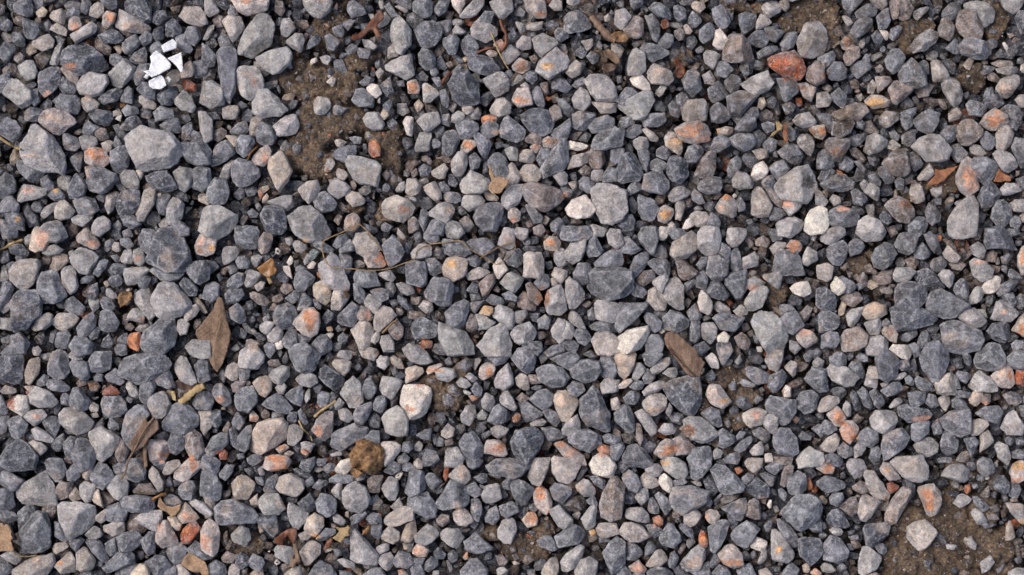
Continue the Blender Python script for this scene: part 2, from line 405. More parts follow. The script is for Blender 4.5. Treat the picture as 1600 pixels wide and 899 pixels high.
l 413,372 415,363 417,358 430,358 428,367 422,380 416,377
b 650,89 660,86 668,80 676,82 678,88 670,95 656,95
l 675,372 677,368 683,369 687,375 692,382 696,387 694,390 682,389 679,384
g 702,318 707,316 716,319 724,320 728,324 725,330 717,330 710,330 703,325
l 23,309 28,302 37,305 44,311 47,314 44,318 31,318 24,315
g 517,254 518,248 524,243 532,245 538,250 538,255 529,260 519,257
l 774,249 778,237 783,233 790,239 796,244 789,252 780,251
l 276,190 279,183 287,181 293,186 297,194 295,196 288,196 285,201 279,197
b 644,114 648,108 654,108 664,109 663,115 656,126 650,125
g 382,126 386,120 390,118 395,124 398,131 397,139 390,141 386,136 382,131
g 498,153 500,151 506,154 511,157 515,164 511,171 507,173 501,171 499,165
l 138,12 144,6 156,6 160,11 162,18 157,21 146,18
g 641,144 646,140 655,136 660,137 667,143 666,147 657,150 646,149
l 736,66 742,60 749,64 752,73 752,79 746,84 742,80 737,71
l 237,-1 238,-5 255,-6 260,2 258,8 251,14 245,13 239,7
l 214,99 222,90 230,89 234,97 231,105 226,106 217,106
l 234,431 240,423 244,421 251,426 250,433 240,443 236,444 235,438
l 378,62 383,61 388,57 393,57 398,63 397,71 387,76 379,65
g 69,284 72,276 80,275 87,275 86,288 80,291 73,291 70,289
o 116,350 118,344 127,344 131,346 133,354 128,360 120,362 117,358
l 531,441 539,431 546,426 551,431 551,436 546,446 537,446
o 561,433 566,427 572,425 579,432 581,442 573,444 565,440
l 755,301 760,295 766,289 771,293 777,299 779,306 770,306 762,306
l 135,285 141,279 146,280 153,296 154,300 149,301 141,297 137,290
g 91,420 96,417 106,414 111,420 111,426 103,430 94,431
o 244,336 249,326 255,322 260,322 260,332 259,340 254,344 248,340
g 151,133 156,129 164,132 165,145 158,150 150,146
l 110,157 113,149 117,147 122,150 121,159 113,172 109,173 106,167
l 105,406 113,399 126,399 126,410 122,416 112,411
d 250,289 254,285 264,291 270,296 267,302 261,305 253,299 250,295
g 13,127 18,125 28,130 34,135 31,145 25,144 19,138 14,133
g 146,208 152,205 160,204 165,210 163,218 156,222 152,220 147,214
b 146,340 152,336 157,340 160,352 155,359 149,357 145,350
o 766,97 770,90 777,85 786,90 788,97 781,100 775,103 770,100
g 87,119 94,114 100,115 101,122 100,130 94,136 90,134 86,125
o 152,192 156,184 162,182 170,184 167,197 160,201 154,198
l 399,261 404,255 413,252 417,257 421,261 416,267 406,269 402,267
l 506,56 511,50 518,53 524,56 526,62 522,67 509,65 506,61
l 485,414 488,409 494,408 502,412 508,419 500,423 492,423 485,418
l 710,38 717,28 726,23 733,26 731,33 724,39 715,41
n 651,90 662,90 667,96 664,104 656,108 650,105
g 775,165 778,158 784,156 789,162 790,169 784,178 779,176 774,170
l 274,258 282,251 290,253 292,259 288,267 287,274 281,272 280,265 277,262
g 465,206 469,200 476,196 485,195 488,205 486,209 466,209
b 543,136 548,124 553,119 559,119 559,130 557,138 550,139 543,138
l 516,361 522,357 530,358 535,362 537,369 535,373 528,374 523,369 518,366
l 145,271 150,266 164,266 165,279 157,281 149,277
o 550,309 554,301 562,301 566,308 571,314 564,319 556,316
l 502,315 507,309 516,308 521,311 520,319 514,324 509,325 504,320
o 774,294 780,290 786,284 790,288 793,297 790,305 784,304 778,300
g 107,186 112,179 120,180 125,185 122,194 116,199 110,193
l 302,404 308,399 316,396 323,397 323,406 312,410 305,412 301,408
d 638,226 645,225 651,229 654,238 652,243 642,242 637,238
g 629,296 635,287 645,289 647,305 640,306 632,300
g 537,358 542,351 550,349 556,350 557,356 553,363 540,365
g 699,191 703,183 713,180 717,186 715,195 709,199 702,196
o 122,418 128,407 131,407 138,419 139,424 132,426 128,428 122,423
l 368,23 372,18 382,19 388,23 388,28 379,35 369,28
o 433,347 440,345 446,349 456,356 459,365 450,364 440,356
l 582,236 586,228 596,223 601,228 595,240 588,243 584,242
l 12,152 14,146 18,144 28,146 35,148 36,152 30,155 17,158 13,156
t 25,182 28,177 35,179 39,183 38,189 35,195 28,197 23,194
l 315,273 320,269 327,270 333,275 338,283 329,285 322,283 317,278
l 782,334 786,325 792,320 795,325 800,333 799,340 787,339
g 276,215 280,211 293,212 296,220 297,223 286,225 281,224 276,220
l 441,198 446,190 451,187 458,188 457,196 453,204 447,208 442,202
l 437,440 442,433 452,426 456,428 454,436 448,444 441,448 437,445
g 615,380 617,372 624,367 629,372 631,379 630,385 619,387 616,385
g 320,370 326,367 331,369 331,376 332,382 328,386 320,388 317,384
l 491,46 494,40 497,38 504,43 504,55 499,59 491,59 490,55
g 480,323 487,317 492,318 495,326 496,335 492,339 486,334 481,329
d 764,154 767,147 774,142 778,145 782,152 778,157 773,162 767,162
g 538,359 556,357 555,365 549,373 544,375 540,373 539,366
l 671,394 673,387 677,386 683,390 688,392 684,398 680,403 677,408 672,405 670,400 672,396
g 261,250 268,243 275,236 280,240 279,250 276,255 266,255
g 622,312 626,306 634,305 639,310 637,319 629,324 623,319
g 640,246 644,241 651,245 656,248 655,255 648,259 640,260
g 0,96 6,92 14,96 17,101 16,106 10,111 4,107 -3,102
l 416,31 425,26 434,31 436,35 424,45 419,40
l 392,156 394,150 400,145 408,145 409,150 405,159 397,164 393,161
g 346,190 347,187 354,188 362,189 367,194 368,198 362,201 353,201 348,198
g 557,249 563,244 572,247 581,248 578,255 574,259 563,257
g 646,195 651,190 659,188 662,193 661,201 657,208 651,206 647,201
l 730,298 736,294 744,291 747,300 747,308 739,309 732,307
o 137,368 143,363 149,357 156,359 156,366 148,374 142,376 137,373
g 165,128 168,115 173,111 178,110 182,115 183,120 177,125 170,129 166,130
l 105,231 110,227 117,225 118,232 119,238 121,246 117,250 112,243 106,236
g 113,440 122,434 128,435 134,441 132,446 125,454 117,446
l 293,245 299,238 304,240 310,247 302,254 296,260 292,257
l 756,205 761,202 770,205 776,211 774,217 767,220 760,215 758,210
l 131,160 135,155 141,156 144,160 142,170 137,176 130,175
l 335,166 343,159 353,158 356,163 352,171 348,175 337,169
l 676,271 679,264 688,262 694,266 694,274 686,278 678,277
g 81,443 88,438 92,432 101,431 105,435 104,440 93,445 84,448
g 468,279 474,277 480,280 482,290 479,296 470,296 468,288
g 447,90 453,87 464,89 466,95 457,102 450,101 447,98
l 389,415 392,407 399,405 403,408 404,413 401,420 399,425 394,424 389,420
g 498,38 504,33 514,36 522,40 521,43 510,49 506,46
l 776,121 781,117 789,120 795,128 794,132 789,137 783,133 779,127
g 771,259 776,253 784,252 790,253 790,261 785,268 777,266
l 736,372 739,366 744,363 752,363 759,369 759,375 752,377 744,373
g 205,316 210,311 217,307 222,311 228,319 225,323 218,323 209,319
b 492,14 498,12 502,15 503,27 498,30 489,29 487,23
g 533,63 537,56 543,54 546,58 548,69 542,76 535,70
g 515,419 522,409 526,411 531,418 532,423 526,428 518,426 515,423
l 136,135 141,131 150,132 152,137 149,146 144,151 140,148 138,142
d 583,381 592,372 602,382 601,388 594,390 584,387
g 35,360 38,358 49,359 52,369 47,376 43,376 37,368
l 778,70 782,62 790,59 796,60 796,66 788,77 784,77 781,73
g 43,83 48,74 58,76 63,76 63,83 60,89 52,88
l 84,381 91,372 95,371 101,377 99,387 93,391 87,386
l 449,446 451,438 460,435 467,439 465,450 458,457 450,455
l 567,188 568,178 584,178 584,182 577,193 571,194
b 694,70 699,64 703,64 711,67 713,71 706,77 700,82 697,80
l 384,246 389,238 400,242 402,246 401,257 397,258 391,251
g 609,250 614,245 622,243 628,254 619,261 614,259
g 691,47 696,39 702,39 707,44 704,55 698,58 693,53
l 749,248 753,243 761,241 767,246 771,251 767,256 759,256 752,251
l 778,106 782,99 788,98 792,104 789,114 784,119 779,117 778,111
g 247,393 251,386 258,387 263,391 262,400 255,404 248,399
g 365,190 368,187 380,186 384,189 387,193 385,197 377,200 369,196
g 607,62 618,61 624,66 623,73 614,80 611,75
g 563,397 578,390 585,389 583,397 579,407 575,406 570,402
g 54,271 59,263 67,264 73,269 71,276 60,279
g 77,253 79,244 87,242 91,248 93,252 90,259 84,260 78,257
g 53,314 57,304 61,303 66,309 71,314 68,320 62,322 55,317
g -2,367 4,367 11,371 19,375 14,382 9,384 2,379 -2,374
o 417,387 419,382 423,381 428,384 431,392 431,396 427,402 424,401 418,394
g 608,119 615,112 623,114 627,121 624,125 627,130 619,128 611,123
g 607,407 610,406 619,413 625,423 623,428 618,429 612,421 609,414
l 675,118 678,107 684,104 693,110 693,114 687,119 679,121
l 60,432 66,427 70,433 75,437 73,444 66,447 60,444
g 200,104 202,98 206,96 212,99 216,107 213,113 206,114 201,110
o 208,357 212,355 224,356 227,360 224,366 212,368 206,365
g 570,108 578,104 587,105 591,111 587,116 581,119 574,115
g 545,147 548,140 555,138 563,139 564,146 561,151 554,152 547,149
o 56,187 62,180 68,179 74,184 78,189 77,193 73,195 64,191
l 174,17 178,13 188,14 191,22 182,33 178,25
g 363,423 372,416 380,424 385,428 378,431 372,433 364,429
l 580,323 586,320 592,319 599,322 596,331 586,334 581,329
d 199,406 202,401 216,403 217,415 213,419 206,413
l 353,126 358,119 365,121 365,128 361,141 355,140 353,133
b 630,62 631,54 637,48 644,49 644,64 638,67
l 40,252 46,245 56,245 61,249 57,255 49,259 44,257
g 150,314 153,307 162,305 168,310 165,320 154,320
g 160,352 166,342 172,338 178,339 178,347 172,353 167,356 162,355
l 559,162 563,156 567,152 573,155 576,159 575,168 572,170 562,166
g 159,355 168,356 173,361 170,370 162,373 157,365
l 386,298 390,290 397,284 400,292 401,300 395,305 388,303
g 57,157 66,154 74,156 77,164 71,168 62,168
-b 458,120 464,115 472,116 473,126 470,132 463,132 459,126
l 344,417 349,413 358,413 363,419 361,424 357,428 351,426 345,421
g 0,140 4,135 9,136 12,142 12,150 2,156 -4,153 -3,142
g 448,213 452,206 461,206 463,210 460,220 456,224 449,220
t 238,412 239,406 246,401 253,404 253,411 247,419 240,418
g 346,103 354,101 360,107 356,112 355,119 349,123 345,118 347,113
l 406,135 410,129 416,128 422,133 423,139 419,142 411,143 406,141
l 714,348 720,343 728,341 733,347 732,353 724,357 717,353
g 6,330 10,326 16,325 22,332 20,338 14,344 9,340
g 128,431 132,426 141,424 146,429 144,438 138,441 133,437
t 245,222 252,219 258,226 258,235 254,240 250,236 245,231
l 383,2 390,-2 400,-2 401,8 393,15 390,14 384,5
o 409,-2 425,0 427,10 426,14 419,14 412,9
l 324,419 328,415 334,409 341,413 343,418 338,423 332,426 326,424
t 674,245 676,239 683,236 692,239 693,245 687,249 677,250
g 735,346 738,337 744,339 749,345 748,352 741,357 736,354
g 360,446 368,437 374,437 380,444 380,451 374,457 362,455
l 155,88 161,88 166,94 166,108 160,112 156,100
l 347,365 349,350 358,350 363,358 360,365
d 53,149 57,140 60,136 64,140 68,146 66,153 59,156 55,155
g 131,346 134,338 142,337 146,342 144,350 138,355 133,353
l 296,304 299,294 307,295 314,298 313,301 307,307 306,312 299,308
g 554,86 560,80 567,84 571,91 566,97 556,95
d 644,405 650,399 656,398 661,405 664,411 660,413 648,411
l 233,148 240,142 248,141 250,147 248,152 243,158 241,160 236,153
g 356,97 362,94 367,93 373,97 374,101 370,103 368,109 360,109 358,102
d 552,227 555,220 562,220 570,230 566,235 554,233
g 639,376 645,372 652,373 660,378 660,381 653,384 646,385 639,380
l 487,398 493,396 502,397 506,403 510,406 509,410 500,408 490,405
l 48,213 51,209 56,208 59,213 58,217 61,223 59,227 55,230 49,224
g 54,284 57,281 69,283 70,295 66,298 59,294 56,290
g 245,157 250,151 254,150 260,155 263,159 261,164 252,166 247,162
g 414,312 419,306 427,304 432,308 431,316 424,320 418,316
g 762,323 769,318 780,317 783,323 780,332 774,329 767,327
g 84,396 92,393 100,399 97,407 88,408 83,406
g 230,216 233,211 239,212 246,217 244,221 238,227 233,228 230,223
l 641,186 645,180 654,176 660,179 660,184 649,191 641,190
o 285,201 288,196 296,196 299,197 302,207 299,209 288,209 285,205
l 662,364 664,359 676,358 678,365 675,370 673,374 668,374 664,369
g 244,269 250,261 255,262 259,268 259,274 250,278 244,275
l 225,402 226,393 232,398 241,400 240,406 233,413 229,412
l 429,399 437,395 443,401 447,405 447,409 441,414 436,411
g -3,382 5,382 10,384 12,396 8,398 -2,400
g 277,322 279,318 290,314 291,318 288,325 284,332 280,334 276,330
-g 405,315 411,314 424,322 424,325 418,328 410,330
g 503,268 509,262 515,262 519,268 516,277 506,277
b 525,343 532,341 540,346 544,350 538,355 528,356
g 460,99 465,93 474,90 480,93 479,99 470,103 463,104
g 506,206 511,202 522,203 525,208 522,217 514,214
g 582,288 587,286 597,290 603,293 600,299 591,300 584,294
g 664,25 669,17 675,14 682,15 682,21 675,27 668,31
g 185,110 188,106 198,107 199,111 196,119 191,123 185,119
l 255,148 258,143 264,140 270,143 274,147 270,152 263,156
l 326,95 332,89 342,88 344,96 337,102 332,103
g 370,105 374,103 380,108 385,112 382,124 379,125 374,118 372,110
g 645,55 651,49 657,49 661,54 661,60 656,64 649,63
l 727,49 734,46 738,51 742,60 738,63 729,64
d 68,89 72,85 86,87 88,93 84,99 75,96
l 43,442 55,431 59,437 60,448 48,448
g 499,91 508,89 520,88 520,95 514,99 504,99 499,95
l 506,235 507,227 513,224 516,230 522,234 519,242 512,242
g 323,2 327,-2 336,-2 338,7 337,12 331,14 323,9
g 493,209 496,201 504,195 508,199 504,209 496,217 492,214
o 511,354 516,346 520,343 527,345 529,351 525,357 517,358
g 669,343 673,337 678,334 685,338 686,345 681,350 674,348
o 400,78 404,70 412,68 415,75 416,82 405,84
l 447,77 453,68 459,72 462,80 456,87 449,84
l 599,274 612,274 610,284 607,291 601,288 598,282
g 66,423 70,420 78,423 82,429 85,437 82,440 74,434
g 8,271 9,262 16,260 23,268 20,276 11,276
r 139,418 148,409 153,408 157,413 148,425 142,424
g 165,306 169,300 174,300 179,307 181,314 176,318 170,314
l 97,215 98,210 107,209 114,208 117,211 114,214 108,216 106,223 99,223
g 275,79 278,70 284,69 292,77 291,84 280,83
l 376,387 380,380 389,378 390,385 392,389 386,394 379,394
g 710,176 716,170 722,170 725,176 722,182 716,186 710,183
g 712,332 718,329 726,330 725,338 716,346 712,342
l 137,78 144,70 149,75 153,84 150,88 142,86 137,81
g 60,256 66,248 72,244 75,249 74,256 67,263 61,262
l 259,234 261,226 269,226 273,230 272,234 266,242 259,242
g 240,452 245,443 251,435 258,442 263,448 263,456 240,457
l 297,382 304,373 311,374 311,384 309,391 304,391
l 391,221 396,214 400,213 409,218 407,223 402,229 396,226
g 380,278 387,273 397,273 398,279 395,285 388,286
d 577,12 583,9 591,12 590,21 581,27 578,20
g 12,-1 24,-1 26,7 25,13 20,13 10,9
t 20,291 23,282 30,279 33,283 30,292 24,300 20,299
g 553,70 561,64 566,68 571,75 562,78 557,81 554,76
g 486,370 492,367 498,372 501,380 497,385 491,383 487,377
l 43,166 46,157 51,157 59,165 55,170 48,172 43,170
w 298,346 307,345 313,348 312,353 308,356 305,362 301,364 300,355
l 466,413 468,409 481,409 484,417 475,420 468,421
l 496,323 502,320 508,325 513,333 512,338 508,341 504,335
d 121,75 130,71 138,66 141,71 134,82 126,82
d 18,14 24,16 30,19 32,25 27,31 19,29 18,20
g 259,122 264,116 272,113 278,114 278,121 272,125 269,127 264,125
l 284,93 287,88 296,88 300,97 298,101 291,102 286,98
g 459,256 465,251 480,252 487,255 482,260 468,259
b 528,205 533,203 539,208 546,213 534,221 530,214
o 656,336 661,329 666,329 671,335 668,341 664,347 658,342
g 359,34 366,27 370,30 374,36 373,42 368,45 363,42
g 430,280 442,277 448,274 453,279 448,286 444,289 437,285
l 181,418 188,410 194,413 196,422 192,427 182,423
g 600,302 602,294 611,289 616,293 611,302 605,308
l 94,138 98,133 105,134 109,142 108,147 101,149 97,146
l 243,80 248,76 257,77 259,85 254,90 246,89
t 198,299 204,294 209,291 212,299 212,305 208,310 203,308 200,303
g 556,8 564,4 568,10 570,17 568,21 563,23 558,16
l 623,110 626,105 633,105 637,108 636,116 633,122 628,118 624,114
g 638,132 639,119 645,116 650,125 653,130 647,133
g 152,286 155,282 163,282 164,296 158,299 155,299
g 381,328 386,318 390,316 396,321 395,330 388,332 382,330
g 481,79 489,69 494,68 499,76 496,81 487,83
o 47,54 51,50 60,50 62,57 60,67 52,61
l 390,187 394,178 402,179 402,194 397,195 389,191
g 559,270 562,267 571,268 573,274 566,285 564,286
g 735,10 744,1 752,3 751,10 743,16 736,14
l 14,52 20,48 26,48 29,56 27,61 21,63 16,58
g 0,228 2,221 10,221 11,226 7,234 3,241 -2,243
l 324,115 328,104 335,103 337,106 335,118 327,120 324,118
g 430,382 434,377 440,379 446,382 446,386 439,393 433,390
l 572,141 576,134 582,135 588,142 587,147 578,148 573,146
l 698,214 701,209 710,209 716,212 711,218 709,221 701,220 698,218
w 8,319 14,309 22,310 23,320 18,325 10,321
t 139,402 145,393 150,398 156,405 152,408 142,409 139,406
-b 98,412 100,403 106,401 108,408 115,414 108,418 99,415
g 327,42 330,38 337,40 340,46 340,52 333,55 328,50
l 361,158 363,153 375,153 379,157 377,161 367,165 361,161
o 379,349 381,344 390,344 394,348 396,354 393,357 384,354 379,354
o 354,401 359,396 363,397 369,404 370,408 364,411 358,410 355,406
g 574,101 580,92 584,88 590,92 591,99 586,103 577,103
l 383,86 388,78 394,77 399,82 399,89 390,91 384,89
g 109,310 110,301 119,297 122,302 119,308 115,317 110,314
o 196,124 204,116 209,114 212,118 210,126 206,130 198,128
l 210,294 214,289 220,286 226,287 226,294 220,301 214,299
g 486,431 489,425 495,424 501,429 502,434 497,438 490,437
w 767,225 774,215 780,215 783,220 779,227 773,230 768,229
g 119,295 128,290 132,289 137,302 131,304 124,301
g 33,330 37,326 44,325 48,330 44,337 42,344 37,338
g 185,350 186,341 193,333 197,331 197,337 194,350 191,353
g 394,203 397,197 406,194 409,196 408,206 404,209 397,207
l 594,6 598,2 607,0 611,7 610,10 601,14 597,12
l 546,257 549,253 557,252 560,257 559,264 555,269 549,264
g 0,160 4,155 9,153 15,160 14,166 2,167 -3,164
g 118,212 121,209 131,212 144,213 140,218 134,220 126,219
l 23,257 30,248 38,244 41,246 41,253 36,257 28,259
g 535,122 538,115 543,112 549,116 551,119 544,127 536,127
l 55,27 62,23 71,17 75,21 74,26 67,29 60,34
l 25,33 30,29 38,26 42,32 41,37 33,40 26,37
l 71,178 76,171 81,169 86,173 86,179 78,185 72,182
g 158,34 163,37 169,44 167,52 162,54 158,50
l 348,177 353,172 359,175 363,182 358,187 349,186
o 622,262 627,257 634,259 639,266 630,272 624,268
b 733,23 736,15 741,15 746,21 744,30 742,32 734,28
l 474,183 477,179 485,180 488,190 482,195 475,190
g 601,131 605,127 612,125 617,132 614,137 608,141 603,135
g 430,104 438,98 445,93 446,99 443,109 438,110 431,107
g 786,280 793,274 800,275 805,282 802,287 795,289 788,286
g 49,240 51,235 57,232 62,237 66,240 64,247 57,244 50,243
g 140,380 145,375 151,376 153,380 150,390 143,390 140,386
l 595,327 602,323 609,324 608,332 605,340 601,338 596,331
g 735,104 739,99 748,97 750,102 747,110 741,112 736,108
b 202,188 206,182 213,182 213,188 210,197 204,199 201,195
g 160,223 166,220 171,223 171,233 166,236 158,233
g 375,99 380,95 384,94 390,99 389,105 382,109 375,103
l 423,447 428,438 434,434 437,436 436,448 431,454 424,451
d 584,30 591,24 596,24 601,30 599,35 594,38 587,34
l 504,442 512,431 517,428 521,433 522,437 515,443 508,443
g 668,10 676,4 683,2 686,6 684,12 676,15 669,14
d 19,87 26,83 34,85 36,89 30,95 19,94
l 214,429 217,426 228,428 230,432 226,441 216,435
l 360,11 367,4 372,-2 378,-1 378,4 372,12 367,14 360,14
g 345,31 355,27 359,31 356,44 351,43 346,35
l 439,336 443,328 451,324 453,330 453,336 444,341 440,339
g 502,277 508,272 514,272 518,278 513,283 508,287 504,284
b 582,399 585,392 589,390 593,392 594,398 594,406 590,407 583,403
l 638,207 646,206 651,209 649,218 646,220 638,218
l 777,347 781,344 787,348 790,357 788,364 780,358
g 14,400 21,395 28,395 29,400 23,405 18,412 15,408
l 81,411 90,408 96,406 98,416 88,419 81,416
g 307,438 312,431 320,433 324,440 318,444 309,443
t 676,78 681,74 690,75 696,80 694,83 683,85 677,81
g 642,262 648,259 654,260 656,266 652,272 642,272
l 174,194 177,192 186,194 188,197 183,203 174,208 173,204
g 223,309 228,304 236,301 237,310 235,317 229,316 224,312
-n 441,395 446,389 454,388 459,393 457,398 450,400 444,399
g 507,7 511,2 517,3 526,10 524,16 514,13
l 155,322 165,320 166,332 160,340 157,335
l 225,340 226,333 231,332 237,335 236,342 230,348 225,347
-b 404,235 409,227 414,233 421,238 417,243 410,242 405,240
l 351,371 356,365 361,362 367,369 367,374 363,378 357,374 351,373
l 619,94 622,90 632,88 637,95 635,99 628,100 622,98
g 548,323 556,318 562,321 564,332 561,334 553,329
g 110,422 116,416 121,416 121,432 116,435 112,428
g 504,13 510,11 516,20 515,28 513,33 510,31
g 663,53 671,48 676,47 681,51 680,54 671,61 665,57
g 42,271 45,260 53,258 55,262 53,271 48,275
g 147,429 153,422 161,430 166,436 158,438 148,432
b 269,173 271,169 277,166 281,170 281,176 276,182 269,181
l 430,258 436,249 442,250 440,260 441,265 437,268 432,263
g 790,115 793,108 800,109 806,116 805,128 798,133 795,124
w 695,273 698,269 710,270 714,277 710,281 704,280
l 454,405 458,401 463,394 466,398 465,410 461,414 457,413
g 555,117 558,108 564,105 571,110 570,114 563,118 559,120
d 44,66 49,60 54,63 60,68 58,75 50,74
g 334,179 337,172 344,172 348,176 346,184 336,185
l 360,324 364,318 370,316 374,319 369,330 367,333 361,330
g 764,361 768,357 774,359 777,366 775,370 769,372 764,368
g 122,155 128,150 133,153 130,163 128,171 124,167 122,160
l 19,326 23,321 33,320 37,325 33,329 27,333 22,329
l 481,9 488,7 493,13 489,20 485,24 480,19
g 546,24 551,20 557,17 559,22 557,30 550,34 547,31
w 587,137 589,130 596,126 600,131 600,135 593,143 588,141
w 617,225 621,221 631,220 634,229 628,232 620,230
g 746,223 751,218 755,219 757,229 755,236 748,232 745,227
d 77,28 86,23 92,25 97,30 92,34 81,34
g 105,57 109,51 118,50 119,58 110,62 107,67 104,61
g 125,98 133,91 139,93 142,103 137,104 129,102
t 313,422 317,410 324,406 326,418 320,424
o 514,163 520,160 526,164 527,168 521,175 515,173 513,168
g 755,82 759,78 768,81 771,84 768,91 758,90
l 639,320 642,312 648,309 655,311 656,315 648,321 641,322
d 93,101 99,93 105,90 110,93 111,100 104,102 98,102
g 3,167 14,166 19,172 19,180 12,179 5,172
b 43,382 48,376 57,378 54,388 45,391
g 264,198 272,196 275,202 275,211 271,216 267,210
g 220,266 226,257 232,258 232,270 226,274 221,270
l 444,132 447,122 459,119 463,125 454,130
l 469,300 472,296 484,297 483,306 471,308
l 450,380 456,374 460,376 466,384 464,387 456,388 452,384
l 522,153 526,147 533,146 540,149 539,153 527,158 523,156
g 571,197 577,193 579,201 580,210 576,214 571,210
l 534,403 538,399 544,398 548,403 544,409 539,414 535,410
l 780,-2 800,-2 799,5 792,11 785,7
-b 658,233 664,228 672,228 675,234 668,240 661,238
g 144,26 147,21 155,21 157,30 152,36 146,32
d 77,78 85,71 92,69 96,71 92,79 82,82
l 396,132 400,127 404,132 407,138 404,144 397,144 394,139
w 545,237 547,227 550,228 556,235 556,243 553,246 547,243
o 646,324 654,317 658,322 661,327 657,334 652,332
l 62,380 66,376 74,379 75,382 70,386 71,392 67,393 62,386
g 429,63 433,60 442,63 447,69 444,73 431,69
l 321,198 327,191 333,191 337,193 337,200 329,202 322,202
g 458,195 461,187 465,185 469,191 472,196 467,200 460,201
l 687,92 692,87 702,88 702,94 697,98 692,100 688,97
b 656,396 663,390 669,388 671,394 670,401 666,404 662,401
d 107,70 112,64 117,65 122,71 121,78 114,78
g 119,87 126,83 135,86 136,92 122,95
l 231,296 236,292 242,291 247,294 248,299 242,303 235,301
-g 638,88 650,89 652,96 650,104 643,100
-g 743,114 750,112 758,120 756,125 749,127 744,120
l 713,141 716,140 720,146 720,152 723,156 719,159 715,159 711,156 713,153 711,149
o 789,369 792,363 798,360 804,362 804,372 798,375 795,378 791,376
g 95,33 106,27 110,34 102,42 98,42 95,37
g 133,175 140,172 148,178 148,184 138,186
g 0,172 4,172 13,179 13,185 2,187
l 114,369 119,364 123,368 128,377 127,383 124,384 120,378
g 176,230 179,226 189,226 191,231 186,236 177,238
g 283,305 286,295 290,296 294,303 293,307 288,314 284,312
b 374,222 381,215 386,215 387,221 381,230 377,231
-g 150,48 158,46 163,50 161,59 152,60
g 1,38 4,33 12,34 13,38 7,47 4,48 -1,44
b 40,201 47,198 52,199 53,205 50,208 44,213 40,208
g 179,242 185,237 190,241 193,250 188,253 181,249
g 562,337 565,335 574,341 574,345 566,351 562,349
l 641,349 646,343 653,339 656,343 654,351 650,354 643,352
g 49,106 52,104 60,108 63,114 58,118 52,117 49,112
g 272,1 276,0 284,6 286,11 275,14 271,8
l 258,284 262,281 270,281 274,283 273,289 269,294 265,291
l 436,257 440,250 447,253 449,260 446,265 439,265
g 566,64 570,58 577,60 579,64 576,73 571,73 567,68
g 568,132 571,125 576,122 580,126 578,132 573,140 568,138
g 485,197 486,186 491,185 495,190 501,195 493,199
b 659,44 662,38 667,34 671,38 671,45 664,51 660,51
g 723,165 726,159 731,162 735,168 734,173 728,176 724,172
o 687,366 690,361 695,362 700,370 704,374 695,376 689,370
d 130,18 135,14 141,20 142,26 136,29 129,28
l 224,31 231,26 236,27 238,31 235,41 229,38 224,34
l 208,158 214,156 222,153 228,153 229,161 225,165 216,160
l 330,66 333,64 342,71 343,74 336,80 331,79
o 375,288 379,282 385,284 387,288 385,293 377,298 374,295
-g 423,335 432,334 438,337 442,342 429,346
w 559,24 563,22 569,32 566,38 561,39 557,35
l 593,215 598,213 608,213 611,216 608,227 601,221
l 756,235 761,226 765,224 772,229 766,235 757,241
l 786,393 788,394 798,394 802,397 802,409 797,409 790,401
b 90,355 93,342 97,345 101,352 98,360 93,361
l 269,155 274,149 280,151 286,157 283,161 275,162
l 610,160 615,156 622,155 627,159 623,165 617,169 614,163
g 512,388 515,385 524,391 525,397 521,405 517,398
b 702,3 711,2 714,7 711,14 706,16 702,14
g 782,85 787,82 795,83 798,88 794,94 785,92
l 675,253 682,249 687,248 689,253 687,261 680,262 677,257
-b 683,216 692,211 699,211 697,221 688,223
l 298,418 304,411 312,416 312,422 307,425 298,422
l 392,42 399,35 404,39 407,42 397,51 393,48
t 317,288 324,286 330,288 331,291 324,297 317,300
g 389,396 400,392 404,394 405,400 396,405 392,402
l 549,41 553,37 562,43 561,47 557,54 551,49
d 483,176 485,169 494,168 496,172 495,180 488,181
g 502,248 505,244 511,246 517,252 516,258 511,260
l 83,153 88,147 93,150 92,155 88,164 85,167 82,162
d 233,393 242,385 247,393 246,400 239,400 235,396
g 332,202 340,202 345,207 346,213 340,216 336,214
l 340,290 347,287 355,289 356,294 350,299 342,296
g 610,34 615,26 622,25 623,30 620,37 612,41
-g 435,76 441,77 451,88 447,93 439,88
l 330,146 340,142 345,151 345,155 340,157 334,152
g 663,191 669,184 674,189 676,193 672,198 665,200 663,196
-g 16,163 20,158 23,165 28,169 29,175 21,177 18,170
g 36,301 39,297 46,296 54,302 55,305 48,306 40,305
b 303,257 310,249 315,256 315,262 310,267 306,263
-l 357,172 363,168 367,170 370,176 368,183 361,182
l 390,310 396,305 399,308 404,318 401,321 394,318 390,314
o 623,66 630,65 638,69 634,80 628,76
d 769,78 775,73 782,75 784,81 777,86 770,83
g 684,131 690,129 695,133 699,140 698,144 692,144 687,137
g 709,307 716,306 723,307 722,314 716,319 711,316
b 287,375 291,372 299,372 297,380 296,386 288,384
l 295,439 298,434 306,431 308,437 307,442 303,447 298,443
l 318,140 325,140 329,145 327,151 321,154 317,150
l 539,169 543,165 551,166 554,170 551,176 545,177 540,173
g 639,45 650,40 653,44 651,50 644,54 638,50
r 100,263 102,260 110,260 110,270 108,274 100,272
d 140,222 144,217 149,219 154,225 153,231 147,231 142,227
l 429,132 434,130 444,136 443,143 438,145 433,139
b 411,223 415,220 422,229 424,234 420,238 413,233
d 776,377 780,371 784,372 789,378 787,384 784,386 777,382
g 420,423 425,419 430,419 435,425 436,429 431,431 422,427
g 368,390 370,389 375,391 377,398 374,407 370,406 368,400
w 492,62 500,57 507,65 508,70 503,71 495,67
l 502,306 508,300 520,296 523,299 514,306 504,309
g 688,305 697,299 703,298 706,304 700,308 693,310
-b 73,30 77,27 82,35 86,37 84,43 77,42 73,36
l 146,392 152,390 160,393 167,401 163,404 156,400
